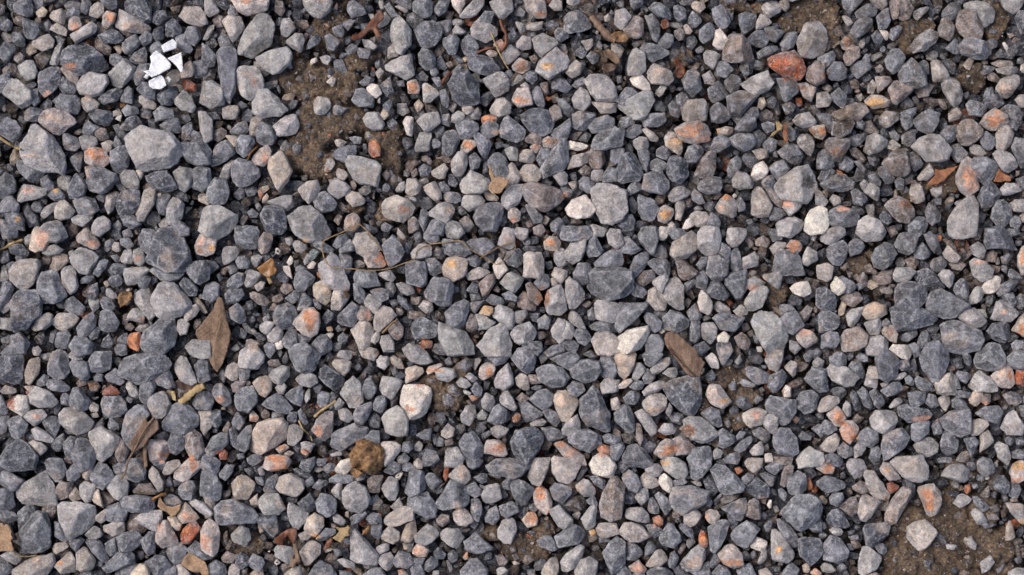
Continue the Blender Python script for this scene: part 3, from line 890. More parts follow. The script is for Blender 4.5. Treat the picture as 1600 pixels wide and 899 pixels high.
l 174,84 178,81 185,83 187,87 184,93 174,93
l 285,233 289,230 298,237 294,246 288,242 285,238
l 462,80 470,80 481,81 481,88 470,89
g 648,279 655,274 662,278 661,285 653,287 649,284
g 49,347 55,341 59,343 58,350 58,358 54,360 51,355
g 415,73 419,67 423,69 425,78 426,86 421,84 416,78
g 470,138 476,130 483,133 483,142 471,143
l 401,295 408,292 413,295 414,305 410,307 404,301
g 559,50 566,47 573,54 567,61 560,59
l 581,361 585,358 596,358 595,365 590,370 584,366
g 332,373 335,370 339,370 345,376 343,379 337,384 332,379
l 627,200 631,193 638,197 639,203 631,208 627,206
d 787,88 799,88 798,95 794,102 789,99
l 661,247 665,242 675,240 671,250 667,256 663,254
-g 317,10 322,9 331,14 329,20 323,22 318,17
g 478,114 484,113 488,118 485,126 480,129 477,125
g 685,13 690,8 694,7 696,16 693,22 687,23
l 759,329 764,327 771,329 772,332 764,340 759,340
l 64,77 70,75 78,81 76,85 68,88 64,82
o 280,272 286,271 294,273 298,277 292,282 283,279
g 163,442 169,438 176,442 177,448 172,454 165,450
l 500,374 504,370 513,374 515,379 509,382 504,381 500,378
l 766,339 772,336 777,345 771,350 766,353
w 261,368 266,360 274,358 275,365 271,370 264,371
l 442,245 447,242 453,247 458,257 453,257 444,251
g 448,261 451,257 459,258 462,265 457,270 452,268
g 648,75 655,69 661,74 661,82 658,85 652,80
l 733,215 736,211 742,211 747,216 744,222 742,225 736,220
w 649,223 653,216 658,219 662,223 659,229 655,231 650,228
b 279,243 282,239 288,241 291,247 290,251 282,252 279,248
g 161,327 167,320 172,321 173,332 170,335 164,332
g 193,440 198,433 205,436 207,440 203,446 196,445
o 400,52 406,45 414,49 414,54 408,58 401,55
t 425,189 429,185 435,185 438,189 437,196 426,195
g 330,358 334,351 341,353 343,359 338,364 331,364
g 477,348 487,346 488,350 483,360 477,360
d 101,47 105,42 113,36 115,44 114,50 106,50
-g 179,102 185,96 192,94 194,102 188,106 181,105
d 206,382 209,374 216,370 217,374 215,378 217,385 208,386
g 452,141 456,137 465,142 463,149 460,151 453,147
g 424,321 428,319 436,323 438,329 435,334 428,329
g 498,117 507,118 508,125 506,135 502,131 499,123
b 496,218 503,212 510,211 512,217 503,224
l 580,202 589,197 593,201 592,208 581,210
b 574,264 580,259 587,267 585,275 577,271
g 765,106 771,103 777,108 777,114 773,118 768,115 766,110
g 258,374 264,370 277,372 276,377 265,378 258,377
l 508,289 515,281 523,279 524,284 516,291 511,293
l 638,73 646,72 650,78 647,83 638,84
-b 103,384 108,379 117,378 121,387 110,387 104,386
g 285,342 291,336 296,337 297,346 291,351 288,347
l 372,246 377,246 387,252 381,257 374,258
g 644,356 650,354 660,358 656,365 646,363
-n 25,44 31,40 39,43 36,50 30,54
r 288,112 291,107 294,108 297,116 297,122 290,123 288,119
g 177,220 180,217 186,213 190,214 190,222 184,226 178,224
l 442,57 443,53 450,47 456,52 453,58 447,61
g 544,214 550,211 553,218 551,228 544,224
g 505,446 512,443 522,444 527,448 526,454 508,456
d 639,140 642,133 649,131 653,134 650,142 643,143
g 94,169 99,167 105,169 110,175 103,179 97,176
l 25,336 29,334 36,337 42,343 40,346 33,344 27,343
g 52,369 57,363 63,363 63,372 57,377 53,375
g 43,408 47,408 53,418 54,422 49,423 43,419
l 160,-1 167,-1 171,9 164,13 160,10
l 219,22 221,15 226,14 231,22 228,25 224,29 220,27
g 241,186 248,186 256,192 261,195 258,198 252,197 246,193
g 408,270 412,267 423,267 424,274 420,278 414,274
g 492,228 493,219 503,225 506,229 502,233 495,231
g 539,258 540,251 547,252 547,263 543,268 539,266
-d 550,376 555,371 559,376 562,384 557,388 552,382
d 665,150 669,147 675,151 678,156 673,161 667,159
l 758,193 764,189 769,192 770,199 767,204 760,199
g 137,30 144,26 148,34 151,39 147,42 139,36
l 62,108 66,106 75,107 76,113 70,116 65,117
l 208,262 212,258 216,255 221,259 220,265 213,268 209,267
l 175,293 178,286 182,283 186,286 186,298 180,297
g 410,160 417,161 424,169 423,174 417,175
w 385,208 390,201 394,206 397,211 390,218 388,218
l 364,215 369,211 374,209 381,211 383,213 374,218 366,219
g 779,229 781,223 789,219 795,220 792,226 781,232
t 689,258 693,253 698,255 701,261 700,268 695,266 690,262
l 56,171 61,168 74,167 73,170 65,177 58,175
l 191,221 195,210 203,213 204,216 197,224 193,224
g 289,227 297,224 304,228 303,234 298,236 292,232
-n 452,5 460,2 466,4 467,9 461,14 455,10
g 597,22 604,21 613,25 606,33 601,31
d 579,123 586,118 591,124 594,126 590,132 584,130
g 714,197 721,189 727,197 726,201 720,203 715,201
l 126,370 131,361 140,359 141,364 134,370 128,372
l 458,179 463,175 474,179 471,185 460,185
b 364,253 368,245 372,247 374,256 369,262 365,259
g 443,303 448,298 455,300 457,305 451,310 445,308
g 507,128 513,123 521,128 520,132 515,135 507,132
l 781,148 786,143 794,144 798,149 790,152 784,153
g 722,184 726,181 731,184 734,192 730,198 725,191
d 83,212 88,206 98,207 99,210 96,215 90,216
g 330,181 335,178 343,184 343,188 336,191 331,186
-g 54,123 60,118 64,116 63,126 61,135 58,132 54,126
l 104,197 107,192 111,194 114,203 110,208 105,206
g 82,294 90,288 95,293 97,298 94,301 85,298
t 62,366 67,362 73,362 72,371 69,376 64,373
-l 194,100 196,92 202,90 206,94 202,98 200,105 195,106
-l 171,138 174,129 180,125 184,126 181,133 178,139 173,140
l 298,263 304,262 308,268 308,275 300,275 297,268
l 433,198 437,194 441,194 442,200 442,207 436,208 433,204
l 495,110 500,107 506,108 508,114 506,118 498,117 495,113
t 521,110 527,108 533,111 533,123 527,118 520,114
g 715,297 717,294 724,297 729,300 728,305 721,306 716,302
g 425,275 432,270 440,269 441,275 430,280
-g 588,103 594,101 600,105 598,109 593,116 589,114 590,108
-d 574,310 584,310 589,318 582,321 576,316
g 598,365 604,361 612,358 613,364 606,371 601,369
w 586,421 590,419 599,423 598,429 595,431 587,428
g 679,307 684,304 688,308 692,314 687,320 683,316
g -2,400 5,398 12,401 14,407 7,408 -2,406
g 276,222 280,221 285,228 285,234 281,238 277,235
g 291,317 294,310 301,309 302,316 298,323 292,320
g 379,405 382,399 387,395 390,400 390,406 386,410 380,408
g 487,311 492,306 499,306 502,308 496,316 489,316
g 658,-2 676,-2 672,3 664,11 659,5
g 784,309 790,306 796,307 799,314 794,317 788,315
d 142,100 149,94 151,102 149,109 142,110
l -2,248 8,249 13,254 9,259 1,257 -3,256
-g 170,30 173,25 179,28 183,37 177,38 171,35
l 406,122 410,116 416,118 419,124 415,128 406,126
b 599,148 603,147 608,151 612,156 610,163 605,159 600,153
l 504,367 509,362 515,363 518,367 515,372 509,373 505,370
-b 564,391 569,385 580,385 580,389 569,394 565,395
-g 664,107 673,104 680,103 678,108 671,114 665,113
g 717,268 720,260 724,257 728,266 724,272 718,272
g 670,307 674,302 678,306 682,317 680,319 675,317
l 759,401 762,397 767,399 772,408 768,411 764,410 761,405
l 99,248 103,242 107,241 113,246 112,252 105,251 100,250
l 403,33 408,28 415,30 415,38 408,40 404,37
l 376,313 380,307 385,310 387,315 383,322 377,319
g 561,198 564,190 570,193 571,199 569,207 566,204
b 611,370 613,364 617,363 620,365 619,371 613,380 610,378
o 551,400 555,398 560,399 563,403 561,408 557,410 553,408 551,404
g 417,221 424,214 429,215 429,224 423,227
g 487,104 494,98 500,97 502,103 495,108 489,107
t 632,101 637,98 644,98 645,105 642,109 636,107
g 552,176 555,166 560,169 563,174 562,180 555,180
g 654,350 659,346 667,351 666,356 660,358 655,355
g 86,43 92,42 99,48 97,52 91,53 86,49
t 131,58 138,53 141,58 140,63 133,67 129,63
l 21,346 26,344 33,346 37,350 36,352 31,356 27,352
l 1,434 9,429 16,434 16,438 12,441 4,437
t 408,406 413,400 418,400 420,406 419,410 412,412
g 537,244 541,239 543,237 549,247 546,251 539,251
w 515,373 519,370 525,375 525,382 523,385 518,382 515,377
b 695,3 698,-2 704,1 702,13 698,16 696,10
-g 656,127 660,121 667,125 668,130 663,134 657,132
g 710,120 714,119 721,127 721,130 715,135 712,130
g 663,287 666,282 672,283 676,292 674,297 670,293
d 753,343 761,341 765,345 759,358
g 36,152 41,147 46,147 51,153 50,156 43,157
d 184,435 188,432 194,435 194,442 188,445 184,441
l 337,134 347,128 350,132 347,140 343,141 338,137
-b 716,70 726,64 730,67 726,75 719,76
b 684,60 695,60 697,64 690,69 686,73
l 43,38 47,33 49,36 48,45 45,51 39,50 41,44
d 7,194 11,191 17,191 22,197 21,200 14,200 9,198
b 30,397 38,395 44,392 45,395 41,404 37,404 31,400
g 232,242 236,230 238,229 244,235 243,239 240,242 233,243
g 339,7 344,0 351,1 349,9 343,13 340,10
l 383,335 388,332 398,335 395,340 389,343 385,340
g 577,49 584,47 589,52 588,57 582,60 578,54
g 513,117 518,113 524,117 526,120 521,125 513,122
g 600,165 605,162 611,164 614,168 607,173 602,172
l 509,220 518,214 522,218 517,229 513,226
l 677,293 679,286 686,287 690,290 686,296 679,297
g 640,334 645,328 652,332 654,336 647,340 642,338
-g 48,1 53,-1 61,1 63,6 58,9 51,7
o 81,12 84,9 91,11 89,18 83,23 80,19
g 1,276 6,270 14,269 15,275 12,279 3,278
g 39,350 42,344 49,339 51,344 48,350 45,354 41,353
d 581,90 587,84 592,84 593,90 590,95 583,95
g 482,98 486,92 493,90 497,93 496,97 486,101
g 522,182 524,178 533,179 538,183 533,187 526,187
l 584,225 584,219 590,216 598,221 595,224 586,227
l 514,337 519,331 524,331 531,335 527,339 520,340
g 588,337 594,334 601,338 602,343 598,346 590,341
l 637,146 642,150 647,157 645,161 637,160
l 737,198 741,192 746,197 751,201 748,205 742,205 739,202
l 70,6 76,2 81,4 81,10 76,14 70,12
d 120,9 129,9 131,14 124,20 119,17
g 118,35 123,32 127,36 128,42 122,46 117,40
g 254,29 258,27 266,32 261,40 256,39
-g 356,285 364,280 370,281 369,286 363,291 357,289
g 538,14 541,9 547,14 548,17 541,25 538,20
l 675,150 680,143 687,147 687,158 682,155
d 297,67 305,60 308,73 302,76
g 528,75 533,72 537,75 540,80 532,85 529,82
g 565,359 570,355 578,353 580,358 576,363 567,362
l 496,389 500,382 506,382 507,390 501,395
l 38,13 42,9 48,7 51,12 50,19 45,18
g 94,79 95,72 100,67 104,71 103,81
l 144,245 148,240 153,238 156,242 153,247 147,251 144,250
g -2,436 3,437 10,444 9,448 2,450 -3,448
g 248,309 252,306 258,308 257,315 251,319 248,315
l 263,321 270,319 275,323 276,327 273,331 265,327
o 360,113 363,109 371,110 372,114 365,120 360,118
g 592,41 598,37 607,35 609,38 602,43 593,46
l 528,160 530,157 536,156 535,163 532,172 528,171
l 494,296 496,284 501,284 505,289 500,295 497,298
-g 730,210 732,202 737,200 742,205 738,211 733,213
l 109,76 113,74 122,81 121,85 113,85 109,80
-l 44,140 49,136 54,138 54,146 50,149 44,145
-b 163,107 166,102 171,99 176,102 176,106 170,111
b 195,229 198,228 206,231 211,236 208,239 202,238 196,233
g 346,153 351,150 360,151 360,157 356,159 347,157
g 430,175 436,170 440,173 442,178 437,183 431,180
g 782,231 785,227 792,229 794,236 793,241 787,237
t 145,50 149,48 152,55 150,60 142,61 141,56
l 138,258 139,251 143,249 148,253 146,261 141,262
d 526,5 530,4 535,7 536,15 530,17 527,13
-g 597,112 602,107 608,110 607,116 602,120 598,116
g 542,270 550,267 555,272 548,278 541,276
g 703,90 713,88 713,98 708,102 705,98
g 73,211 77,205 82,202 85,203 82,210 77,217 73,214
g 128,390 132,386 138,388 142,393 137,397 131,395
-n 158,55 162,52 168,54 166,62 158,64
-g 340,17 353,14 352,26 348,27 345,21
g 419,124 423,115 430,117 429,122 422,130
l 778,54 788,52 797,53 795,58 787,59 780,57
o 640,362 648,360 652,365 650,370 644,370 638,366
g 82,425 90,420 91,426 92,431 86,435 83,430
l 37,430 42,425 52,423 53,428 44,433
t 103,448 109,441 114,441 117,446 117,455 104,454
-b 195,45 202,48 209,52 211,56 206,59 198,52
g 234,365 236,360 246,357 246,363 242,369 238,368
g 433,26 436,21 441,23 445,29 438,34 435,31
b 429,85 433,80 438,85 439,92 432,95
g 514,33 520,26 526,28 526,34 522,38 515,35
-l 478,34 484,34 488,38 485,45 478,44
-d 705,376 711,375 716,379 717,388 713,390 710,383
-g 87,98 92,97 98,104 99,112 95,112 90,104
w 286,69 289,65 296,67 298,73 294,77 288,74
g 300,368 307,360 313,363 313,368 306,371 301,370
w 442,111 446,110 460,113 458,116 451,118 444,116
o 397,165 402,162 407,166 406,172 401,175 397,170
g 648,389 651,385 658,385 659,390 654,396 649,394
g 9,26 16,25 19,31 19,36 15,37 9,32
g 440,268 447,264 452,270 450,275 441,275
g 470,341 476,339 485,342 482,349 473,346
g 364,380 371,377 376,383 376,386 371,389 366,386
l 519,108 522,101 529,105 530,109 524,113 520,114
g 573,351 580,344 586,341 588,344 582,352 577,354
g 504,410 512,410 518,415 512,421 508,418
g 704,107 709,103 715,104 715,110 710,115 705,112
g 65,97 70,95 78,100 71,105 65,105
-g 260,47 267,46 271,55 268,58 261,55
l 310,222 314,221 322,223 324,229 318,231 313,228
g 366,123 371,119 376,125 374,131 368,133
g 327,173 329,164 332,161 335,168 333,176 331,180
l 591,18 594,11 599,13 603,18 596,22 591,23
g 489,149 492,144 498,141 502,146 502,148 491,153
g 599,179 610,179 611,187 604,189
b 605,357 619,357 618,363 606,364
-b 675,95 682,94 688,103 684,105 676,102
l 716,139 722,133 726,128 730,136 725,141 719,141
t 757,310 761,306 768,307 767,313 763,318 758,315
l 745,393 749,387 753,386 759,390 757,393 750,397
l 33,198 37,193 43,191 49,195 47,198 38,200
l 66,418 73,411 78,413 80,418 76,421 70,421
g 54,421 63,420 66,422 59,432 55,428
g 171,370 177,363 183,364 181,370 176,376 172,373
-l 511,200 516,191 520,193 524,203 516,202
-d 486,390 489,385 493,383 497,388 498,394 489,394
-l 775,48 782,46 793,47 795,51 786,53 780,51
l 788,161 793,156 801,156 805,162 801,166 793,165
-r 139,63 146,61 153,66 152,71 144,70
l 31,167 34,162 44,158 43,164 33,172
l 97,300 99,297 106,302 109,308 107,311 101,309
w 315,96 317,91 323,92 322,106 318,105
b 410,108 416,103 423,107 423,113 417,113 411,111
o 423,110 428,106 433,108 437,112 432,116 425,115
l 394,117 399,115 405,116 404,126 398,125
t 322,430 326,425 332,427 335,430 333,435 327,435 323,433
w 551,280 557,275 561,282 562,289 556,288
g 576,446 586,440 591,450 585,456 578,453
-g 704,263 710,259 717,257 718,262 711,267 704,266
g 106,217 113,214 118,218 114,226 109,224
g 84,220 87,216 92,215 97,219 95,223 87,225
g 94,446 104,440 108,442 103,452 96,452
-g 287,328 293,322 297,327 296,335 290,335
-l 557,240 562,235 570,240 571,245 561,244
d 529,411 532,407 537,411 541,414 542,421 537,419
g 679,358 681,350 686,349 689,353 687,360 682,361
l 766,440 771,436 774,434 777,440 773,445 767,448
t 131,404 137,403 142,410 140,415 137,414 131,408
g 186,286 191,285 195,290 194,296 187,298
g 247,421 254,413 262,414 262,417 254,422 250,423
l 601,194 607,189 614,190 612,196 605,200
g 539,447 548,444 554,439 555,449 550,454
g 656,217 659,216 666,220 670,225 664,229 659,229 662,223
g 743,313 748,310 754,314 756,320 748,320 744,318
g 760,388 763,388 770,392 773,397 768,400 761,394
o 54,16 58,13 62,14 64,21 57,24 54,23
-g 114,170 118,165 123,166 124,172 119,177 114,174
t 69,386 77,382 79,389 81,397 74,393
g 179,336 182,333 186,339 185,351 180,347
o 318,64 325,62 328,68 327,73 319,73
g 365,201 369,198 376,202 377,206 372,209 367,207
g 364,360 368,358 378,359 377,363 370,367 366,365
-b 625,246 631,239 636,241 632,250 628,254
g 506,398 508,390 511,388 515,397 515,402 507,401
l 93,203 97,196 102,195 104,201 103,206 97,206
g 260,192 264,184 269,183 272,188 270,192 263,194
l 203,254 208,251 215,252 211,259 206,262 203,258
-d 375,74 383,71 386,75 380,83 375,80
l 431,215 434,209 443,212 443,216 438,222 436,217
l 733,312 737,309 743,309 742,316 739,322 735,317
g 78,236 81,232 86,233 90,239 88,242 81,242
g 184,204 186,201 192,200 195,205 194,210 187,210
g 371,18 379,9 386,9 383,14 383,19 376,18
b 319,172 323,169 327,173 327,179 319,183
l 402,180 404,178 413,179 412,185 408,189 403,185
l 402,244 411,242 412,246 407,253 402,252
-b 590,188 597,184 603,187 600,194 592,192
l 585,353 590,348 594,345 597,350 596,355 588,356
o 491,443 499,438 503,442 505,445 503,448 497,447 493,447
g 611,448 618,439 624,445 621,455 612,454
-d 736,48 741,45 748,49 747,57 744,57
-l 759,116 761,112 768,114 773,120 766,122 760,119
-b 668,216 674,211 679,217 678,225 673,222
-g 649,306 654,303 660,303 663,307 658,313
d 78,-1 91,-1 91,6 86,9 80,3
g 108,30 114,24 119,27 118,33 112,36
g 95,86 99,82 107,84 108,89 98,91
g 32,140 37,137 41,142 42,147 37,149 32,145
-n 136,300 146,302 143,312 138,312
-b 78,383 86,388 91,391 81,397 79,390
d 237,40 242,31 247,27 252,29 248,35 240,39
g 285,406 291,401 298,402 298,409 290,410
g 332,440 337,435 342,438 342,442 335,447 332,445
g 321,444 325,440 329,441 332,448 328,454 322,452
d 595,142 598,138 604,137 606,144 601,148 596,145
g 556,448 562,441 568,444 571,450 565,455 557,454
d 793,14 796,9 803,9 804,24 798,27
-n 5,49 12,50 16,60 12,62 8,58
g 739,38 746,30 749,32 750,42 745,42
g 702,89 710,85 716,84 715,90 710,93 704,93
t 791,258 797,248 804,243 812,246 812,260 800,263
l 40,20 45,18 52,23 51,28 46,27 39,23
g 148,108 151,102 157,104 160,110 155,112 149,111
g 265,198 266,193 273,187 277,192 277,196 272,197
g 193,358 198,355 205,355 205,360 198,364 194,362
l 345,337 350,331 355,335 354,341 349,343 345,340
o 614,193 618,188 624,188 627,193 625,198 619,195
d 664,309 667,304 671,312 673,320 668,321
b 666,380 672,376 676,377 678,385 674,386 667,383
g 788,387 791,378 796,378 798,383 795,389 791,389
g 24,70 29,68 31,79 27,83 24,80
g 88,273 92,269 99,269 99,277 94,278 90,276
l 303,38 307,34 311,36 311,44 303,46
g 181,330 185,322 189,326 191,330 187,336 183,334
g 409,58 413,55 419,56 420,62 416,66 410,61
-g 337,198 341,193 346,194 349,200 345,203 338,201
g 522,83 526,78 532,88 530,92 524,90
l 613,287 618,282 623,283 622,292 620,295
-d 1,347 9,340 11,342 9,347 2,355 -1,354
l 294,281 297,278 303,279 304,285 300,289 295,286
g 283,449 291,444 298,444 302,450 301,457 284,456
g 290,411 298,410 298,418 295,423 290,417
-d 408,194 412,192 424,193 425,198 418,198 410,197
g 380,235 384,230 392,233 394,237 391,239 384,238
l 327,240 331,235 337,236 339,243 333,245
w 514,180 516,177 524,178 520,188 515,188
-g 610,238 618,238 623,243 611,247
b 497,330 501,333 503,343 500,349 497,342
g 723,315 726,308 731,309 734,317 728,319
b 73,104 79,100 83,101 85,108 79,110 75,107
-g 17,340 22,335 28,342 26,346 18,345
-b 214,0 220,0 222,7 219,12 214,8
l 263,277 266,274 275,274 276,277 273,282 264,279
w 352,0 355,-2 362,-1 363,3 359,11 354,5
g 343,71 348,70 351,75 350,85 345,81
g 540,152 543,148 548,152 551,159 546,160 541,156
o 795,200 798,194 804,191 808,202 804,214 798,214 795,207
-g 89,272 91,264 98,260 99,270
t 53,387 58,379 63,388 63,390 57,392 53,389
-g 160,203 168,205 170,209 164,214 160,210
r 466,350 471,347 478,350 476,357 469,355
l 502,102 505,100 511,104 516,109 515,112 508,110 505,106
l 588,118 594,116 601,118 600,123 593,125
g 696,23 701,20 705,22 702,29 698,32 695,29
g 710,270 715,268 720,271 719,278 715,280 712,274
g -1,58 7,57 7,65 4,69 -2,69
-b 165,15 170,11 176,13 174,20 168,21
l 295,214 305,211 310,217 306,220 301,219
g 206,271 209,268 215,269 215,275 211,280 208,277
g 420,250 426,246 430,250 428,257 421,257
-g 345,309 350,308 356,312 353,318 347,317
-b 593,89 599,85 605,88 603,94 595,94
t 560,101 567,99 574,100 574,104 570,106 561,105
g 594,371 598,369 606,373 604,380 601,380
g 747,293 749,290 756,291 759,295 755,300 749,297
r 794,289 802,289 802,302 793,300
-g 133,151 140,148 145,152 146,158 140,156 134,154
-t 148,230 151,230 158,238 161,244 158,245 150,236
-g -2,326 4,324 6,327 4,337 -2,341
-g 299,220 307,221 309,226 307,232 304,232
l 159,388 163,387 168,391 168,397 164,399 161,396
r 376,92 380,90 388,90 388,95 377,98
g 338,274 340,269 348,268 348,278 342,277
g 461,373 467,372 473,376 472,383 465,379
-g 524,327 527,323 535,324 533,333 526,330
-g 502,350 508,345 514,348 511,354 506,355
r 546,419 548,414 551,416 553,421 553,426 550,428 546,424
g 522,440 524,432 527,431 530,436 529,441 526,445 523,443
d 120,23 125,20 128,23 127,30 122,32 119,28
-g 108,85 112,82 118,87 116,93 109,91
d 69,229 72,223 76,221 77,228 74,234 69,233
g 118,360 128,357 130,363 126,368 120,363
l 294,19 301,9 305,15 303,19 296,22
l 229,191 231,187 239,191 240,194 236,197 231,197
b 180,301 184,298 192,298 190,302 186,307 182,306
l 220,450 228,444 236,442 235,454 222,455
l 353,90 358,87 363,89 363,93 357,97 353,95
l 462,135 464,133 471,133 470,141 466,142 462,140
-g 584,51 590,46 598,48 597,54 592,54
l 667,350 671,346 677,350 674,355 668,358
g 279,39 281,37 290,39 288,46 281,45
-l 253,133 255,124 260,124 262,128 258,134 255,136
g 273,405 277,402 285,400 286,402 281,408 275,410
l 549,59 555,55 559,62 558,66 551,65
b 678,-2 692,-2 693,4 690,8 685,6 681,1
l 714,9 720,6 728,5 723,10 717,16 714,13
-d 764,55 770,50 779,52 775,57 769,58
l 675,301 677,294 686,297 685,304
-b 760,356 756,353 752,354 748,361 758,362
g 64,0 71,-1 71,4 67,12 63,9
-g 189,87 192,84 197,87 196,95 188,93
o 531,335 535,332 541,331 540,339 537,343
-b 480,332 485,338 486,346 478,346
-d 629,366 634,363 639,371 635,375 630,372
-g 787,45 788,38 795,34 797,39 793,45
l 741,89 747,84 751,88 750,93 742,95
-b 665,116 670,115 676,121 678,124 675,127 667,121
-b 709,203 714,200 720,204 716,211 710,207
r 80,306 86,301 91,304 94,308 87,309 80,309
g 128,446 134,440 138,444 138,455 128,455
g 368,304 372,298 377,304 376,310 372,311
b 341,406 345,402 351,403 351,408 346,412 342,410
g 614,99 618,98 622,104 621,109 618,111 615,107
g 631,412 636,407 642,408 642,416 636,416
l 592,440 596,429 600,428 599,436 596,442 593,445
-g 719,49 724,45 727,50 727,57 722,58
l 75,403 82,398 85,400 83,406 79,409 75,407
b 192,266 196,265 202,268 200,274 193,274
b 173,436 177,431 184,434 182,440 174,440
g 458,44 462,40 469,43 468,48 463,50
g 327,132 331,128 337,131 335,137 329,138
-t 377,149 383,149 390,154 388,157 380,156
t 539,4 543,1 550,2 551,6 547,10 543,8
l 477,312 482,310 485,315 484,322 478,320
g 504,428 507,422 515,429 507,432 504,435
l 640,444 644,440 649,441 653,446 649,448 642,447
g 178,8 180,3 185,6 186,12 180,15 178,11
g 233,261 240,263 244,264 240,269 235,270 233,268
-d 537,29 542,27 546,32 541,38 537,36
g 502,295 506,288 512,294 509,299 504,300
l 518,292 522,288 529,287 530,293 526,296
b 657,33 660,28 666,31 666,35 661,39 658,38
d 687,169 690,165 696,169 697,173 693,176 689,174
-b 743,206 750,203 756,207 752,212 746,210
d 702,282 710,281 711,288 705,290 702,287
-g 23,161 26,157 30,157 33,162 31,166 25,165
g 223,233 230,227 235,228 233,234 228,237
g 310,358 316,354 320,358 317,365 311,363
l 259,384 264,377 267,378 267,391 262,388
g 313,364 320,362 326,365 323,370 315,368
-b 320,243 328,244 333,247 327,250 319,249
l 355,299 360,295 365,297 368,301 364,304 360,303
g 611,82 617,80 622,82 619,88 614,90
g 789,174 791,169 796,169 798,175 795,179 790,177
-b 771,200 777,195 781,198 779,205 772,204
g 790,269 794,266 805,266 806,273 792,274
g 728,333 733,327 736,333 736,339 730,340
-d 744,281 752,280 754,288 746,289
g 79,271 81,265 85,261 89,268 86,272
l 138,441 142,441 149,448 150,455 139,455
g 300,5 304,2 312,13 306,14
l 429,4 433,-1 439,0 439,8 433,8
r 328,268 332,264 338,267 337,272 329,273
g 595,97 600,95 605,97 605,102 599,104 596,101
-g 491,156 494,153 498,158 497,167 493,166
l 617,266 622,267 626,272 621,277 617,273
d 568,402 572,402 577,406 576,411 572,416 571,409
-g 704,81 710,75 715,80 715,83 706,85
b 768,307 774,307 775,314 770,317 767,314
t 785,422 786,412 788,407 790,408 790,415 793,419 790,422
g 260,22 267,19 269,25 267,30 260,26
-b 217,225 222,221 227,223 228,227 223,230 218,228
l 293,428 300,425 306,425 304,430 297,433
l 411,21 416,18 424,17 423,23 418,24 412,23
g 325,340 332,336 337,335 336,344 330,343
g 481,448 486,441 492,446 494,452 484,456
g -1,22 6,15 10,18 9,23 5,25
l 196,201 201,198 205,201 203,205 199,204 201,208 199,210 196,207
-n 471,50 480,50 480,58 472,57
g 345,90 351,89 353,95 351,99 345,97
b 416,178 423,175 426,180 423,185 417,183
g 392,230 398,227 404,232 403,236 395,234
g 349,303 354,300 360,308 357,311 351,308
d 338,432 342,428 348,433 347,438 341,437
-g 511,80 515,77 521,83 520,87 512,86
l 573,243 579,238 584,242 584,246 576,247
-g 511,244 517,240 522,242 519,248 516,251
-g 30,82 36,76 39,80 38,86 33,87
l 79,112 84,109 88,111 87,118 84,119 80,116
-l 88,142 92,138 96,143 98,148 93,150
-l 123,175 127,170 131,176 130,184 125,180
-n 25,265 31,259 35,264 33,269 27,269
g 84,333 86,326 93,331 93,335 87,337
g -2,310 1,309 6,319 5,323 -2,324
-n 160,30 166,28 169,34 165,38 160,36
l 283,31 289,31 295,36 292,39 285,37
-g 302,95 306,92 310,95 311,101 307,102 303,100
t 305,280 308,278 313,281 316,288 311,288 306,284
l 178,447 181,440 187,444 187,452 179,453
g 491,302 498,297 504,299 502,304 496,305
g 769,36 773,30 781,32 778,37 774,39
-l 728,148 732,145 737,145 737,152 733,154 729,152
l 658,321 660,314 663,313 665,318 665,325 662,326
g 93,188 97,186 102,187 104,192 100,195 94,191
l 69,234 77,234 77,241 73,244 70,240
g 27,300 34,293 38,294 37,301 31,302
-g 280,64 286,59 292,61 290,66 283,67
-g 307,0 321,-2 321,7 312,4
g 251,249 256,242 261,245 259,250 255,253
o 386,34 391,30 396,36 391,40 386,38
-g 350,136 353,136 358,143 356,146 350,145
o 332,290 336,286 344,284 346,286 341,290 334,293
g 555,439 559,431 562,435 563,439 557,444 555,443
g 789,210 792,211 799,216 798,218 790,219 788,215
g 683,427 688,423 691,426 694,430 691,434 687,432
l 753,422 759,419 763,425 762,430 758,428 754,425
-t 18,40 21,34 26,33 27,40 21,43
g 22,215 25,211 29,211 31,216 27,221 23,218
-l 0,207 3,208 6,217 4,220 -2,220
d 69,262 75,255 79,256 76,264 71,266
-g 269,37 274,33 279,36 277,42 271,42
d 224,326 227,322 232,322 232,329 229,332 225,330
-g 425,18 431,15 435,16 434,22 428,24
g 448,42 454,35 459,41 455,46
-d 668,139 671,131 677,136 676,140 670,142
g 259,83 263,82 271,85 266,90 261,90
d 229,367 232,366 240,370 244,373 237,374 230,370
l 260,404 263,400 267,404 271,408 268,411 261,408
-b 422,65 428,63 429,72 424,76
g 370,373 376,370 381,370 380,377 376,378
g 350,433 354,430 358,433 357,438 353,440 350,437
b 527,24 532,22 535,25 534,31 530,32 527,28
g 544,207 548,201 553,201 552,208 547,211
g 533,223 542,217 545,221 536,228
g 52,10 58,6 63,9 61,14 53,14
-b 67,298 74,298 77,302 75,306 70,306
-g 182,150 187,146 190,148 190,154 185,156 182,153
-g 190,147 200,145 201,148 198,152 193,154
l 263,136 264,131 269,133 272,137 269,141 264,140
d 311,231 318,234 320,243 315,240 311,236
g 244,381 249,375 256,376 257,378 249,383
g 492,-2 502,-2 502,4 496,8 493,4
-n 486,340 492,339 496,344 496,348 488,346
l 694,111 698,109 704,114 699,118 694,116
-t 656,242 659,235 663,236 661,245 656,248
l 788,447 794,444 805,444 805,455 789,454
d 169,-1 178,-1 179,5 176,8 170,4
-g 160,261 165,260 168,264 167,270 162,270
l 235,346 239,345 246,347 242,354 236,350
-g 341,46 344,42 349,52 347,54 341,52
-g 339,103 343,98 347,99 347,104 342,110
g 341,143 347,142 352,148 347,151 342,147
t 374,245 378,239 385,240 385,244 382,247
g 575,157 578,153 582,159 582,164 577,166
l 635,283 639,279 644,282 643,288 636,287
d 681,28 685,24 690,30 688,35 683,33
-g 706,140 710,135 715,136 714,143 708,144
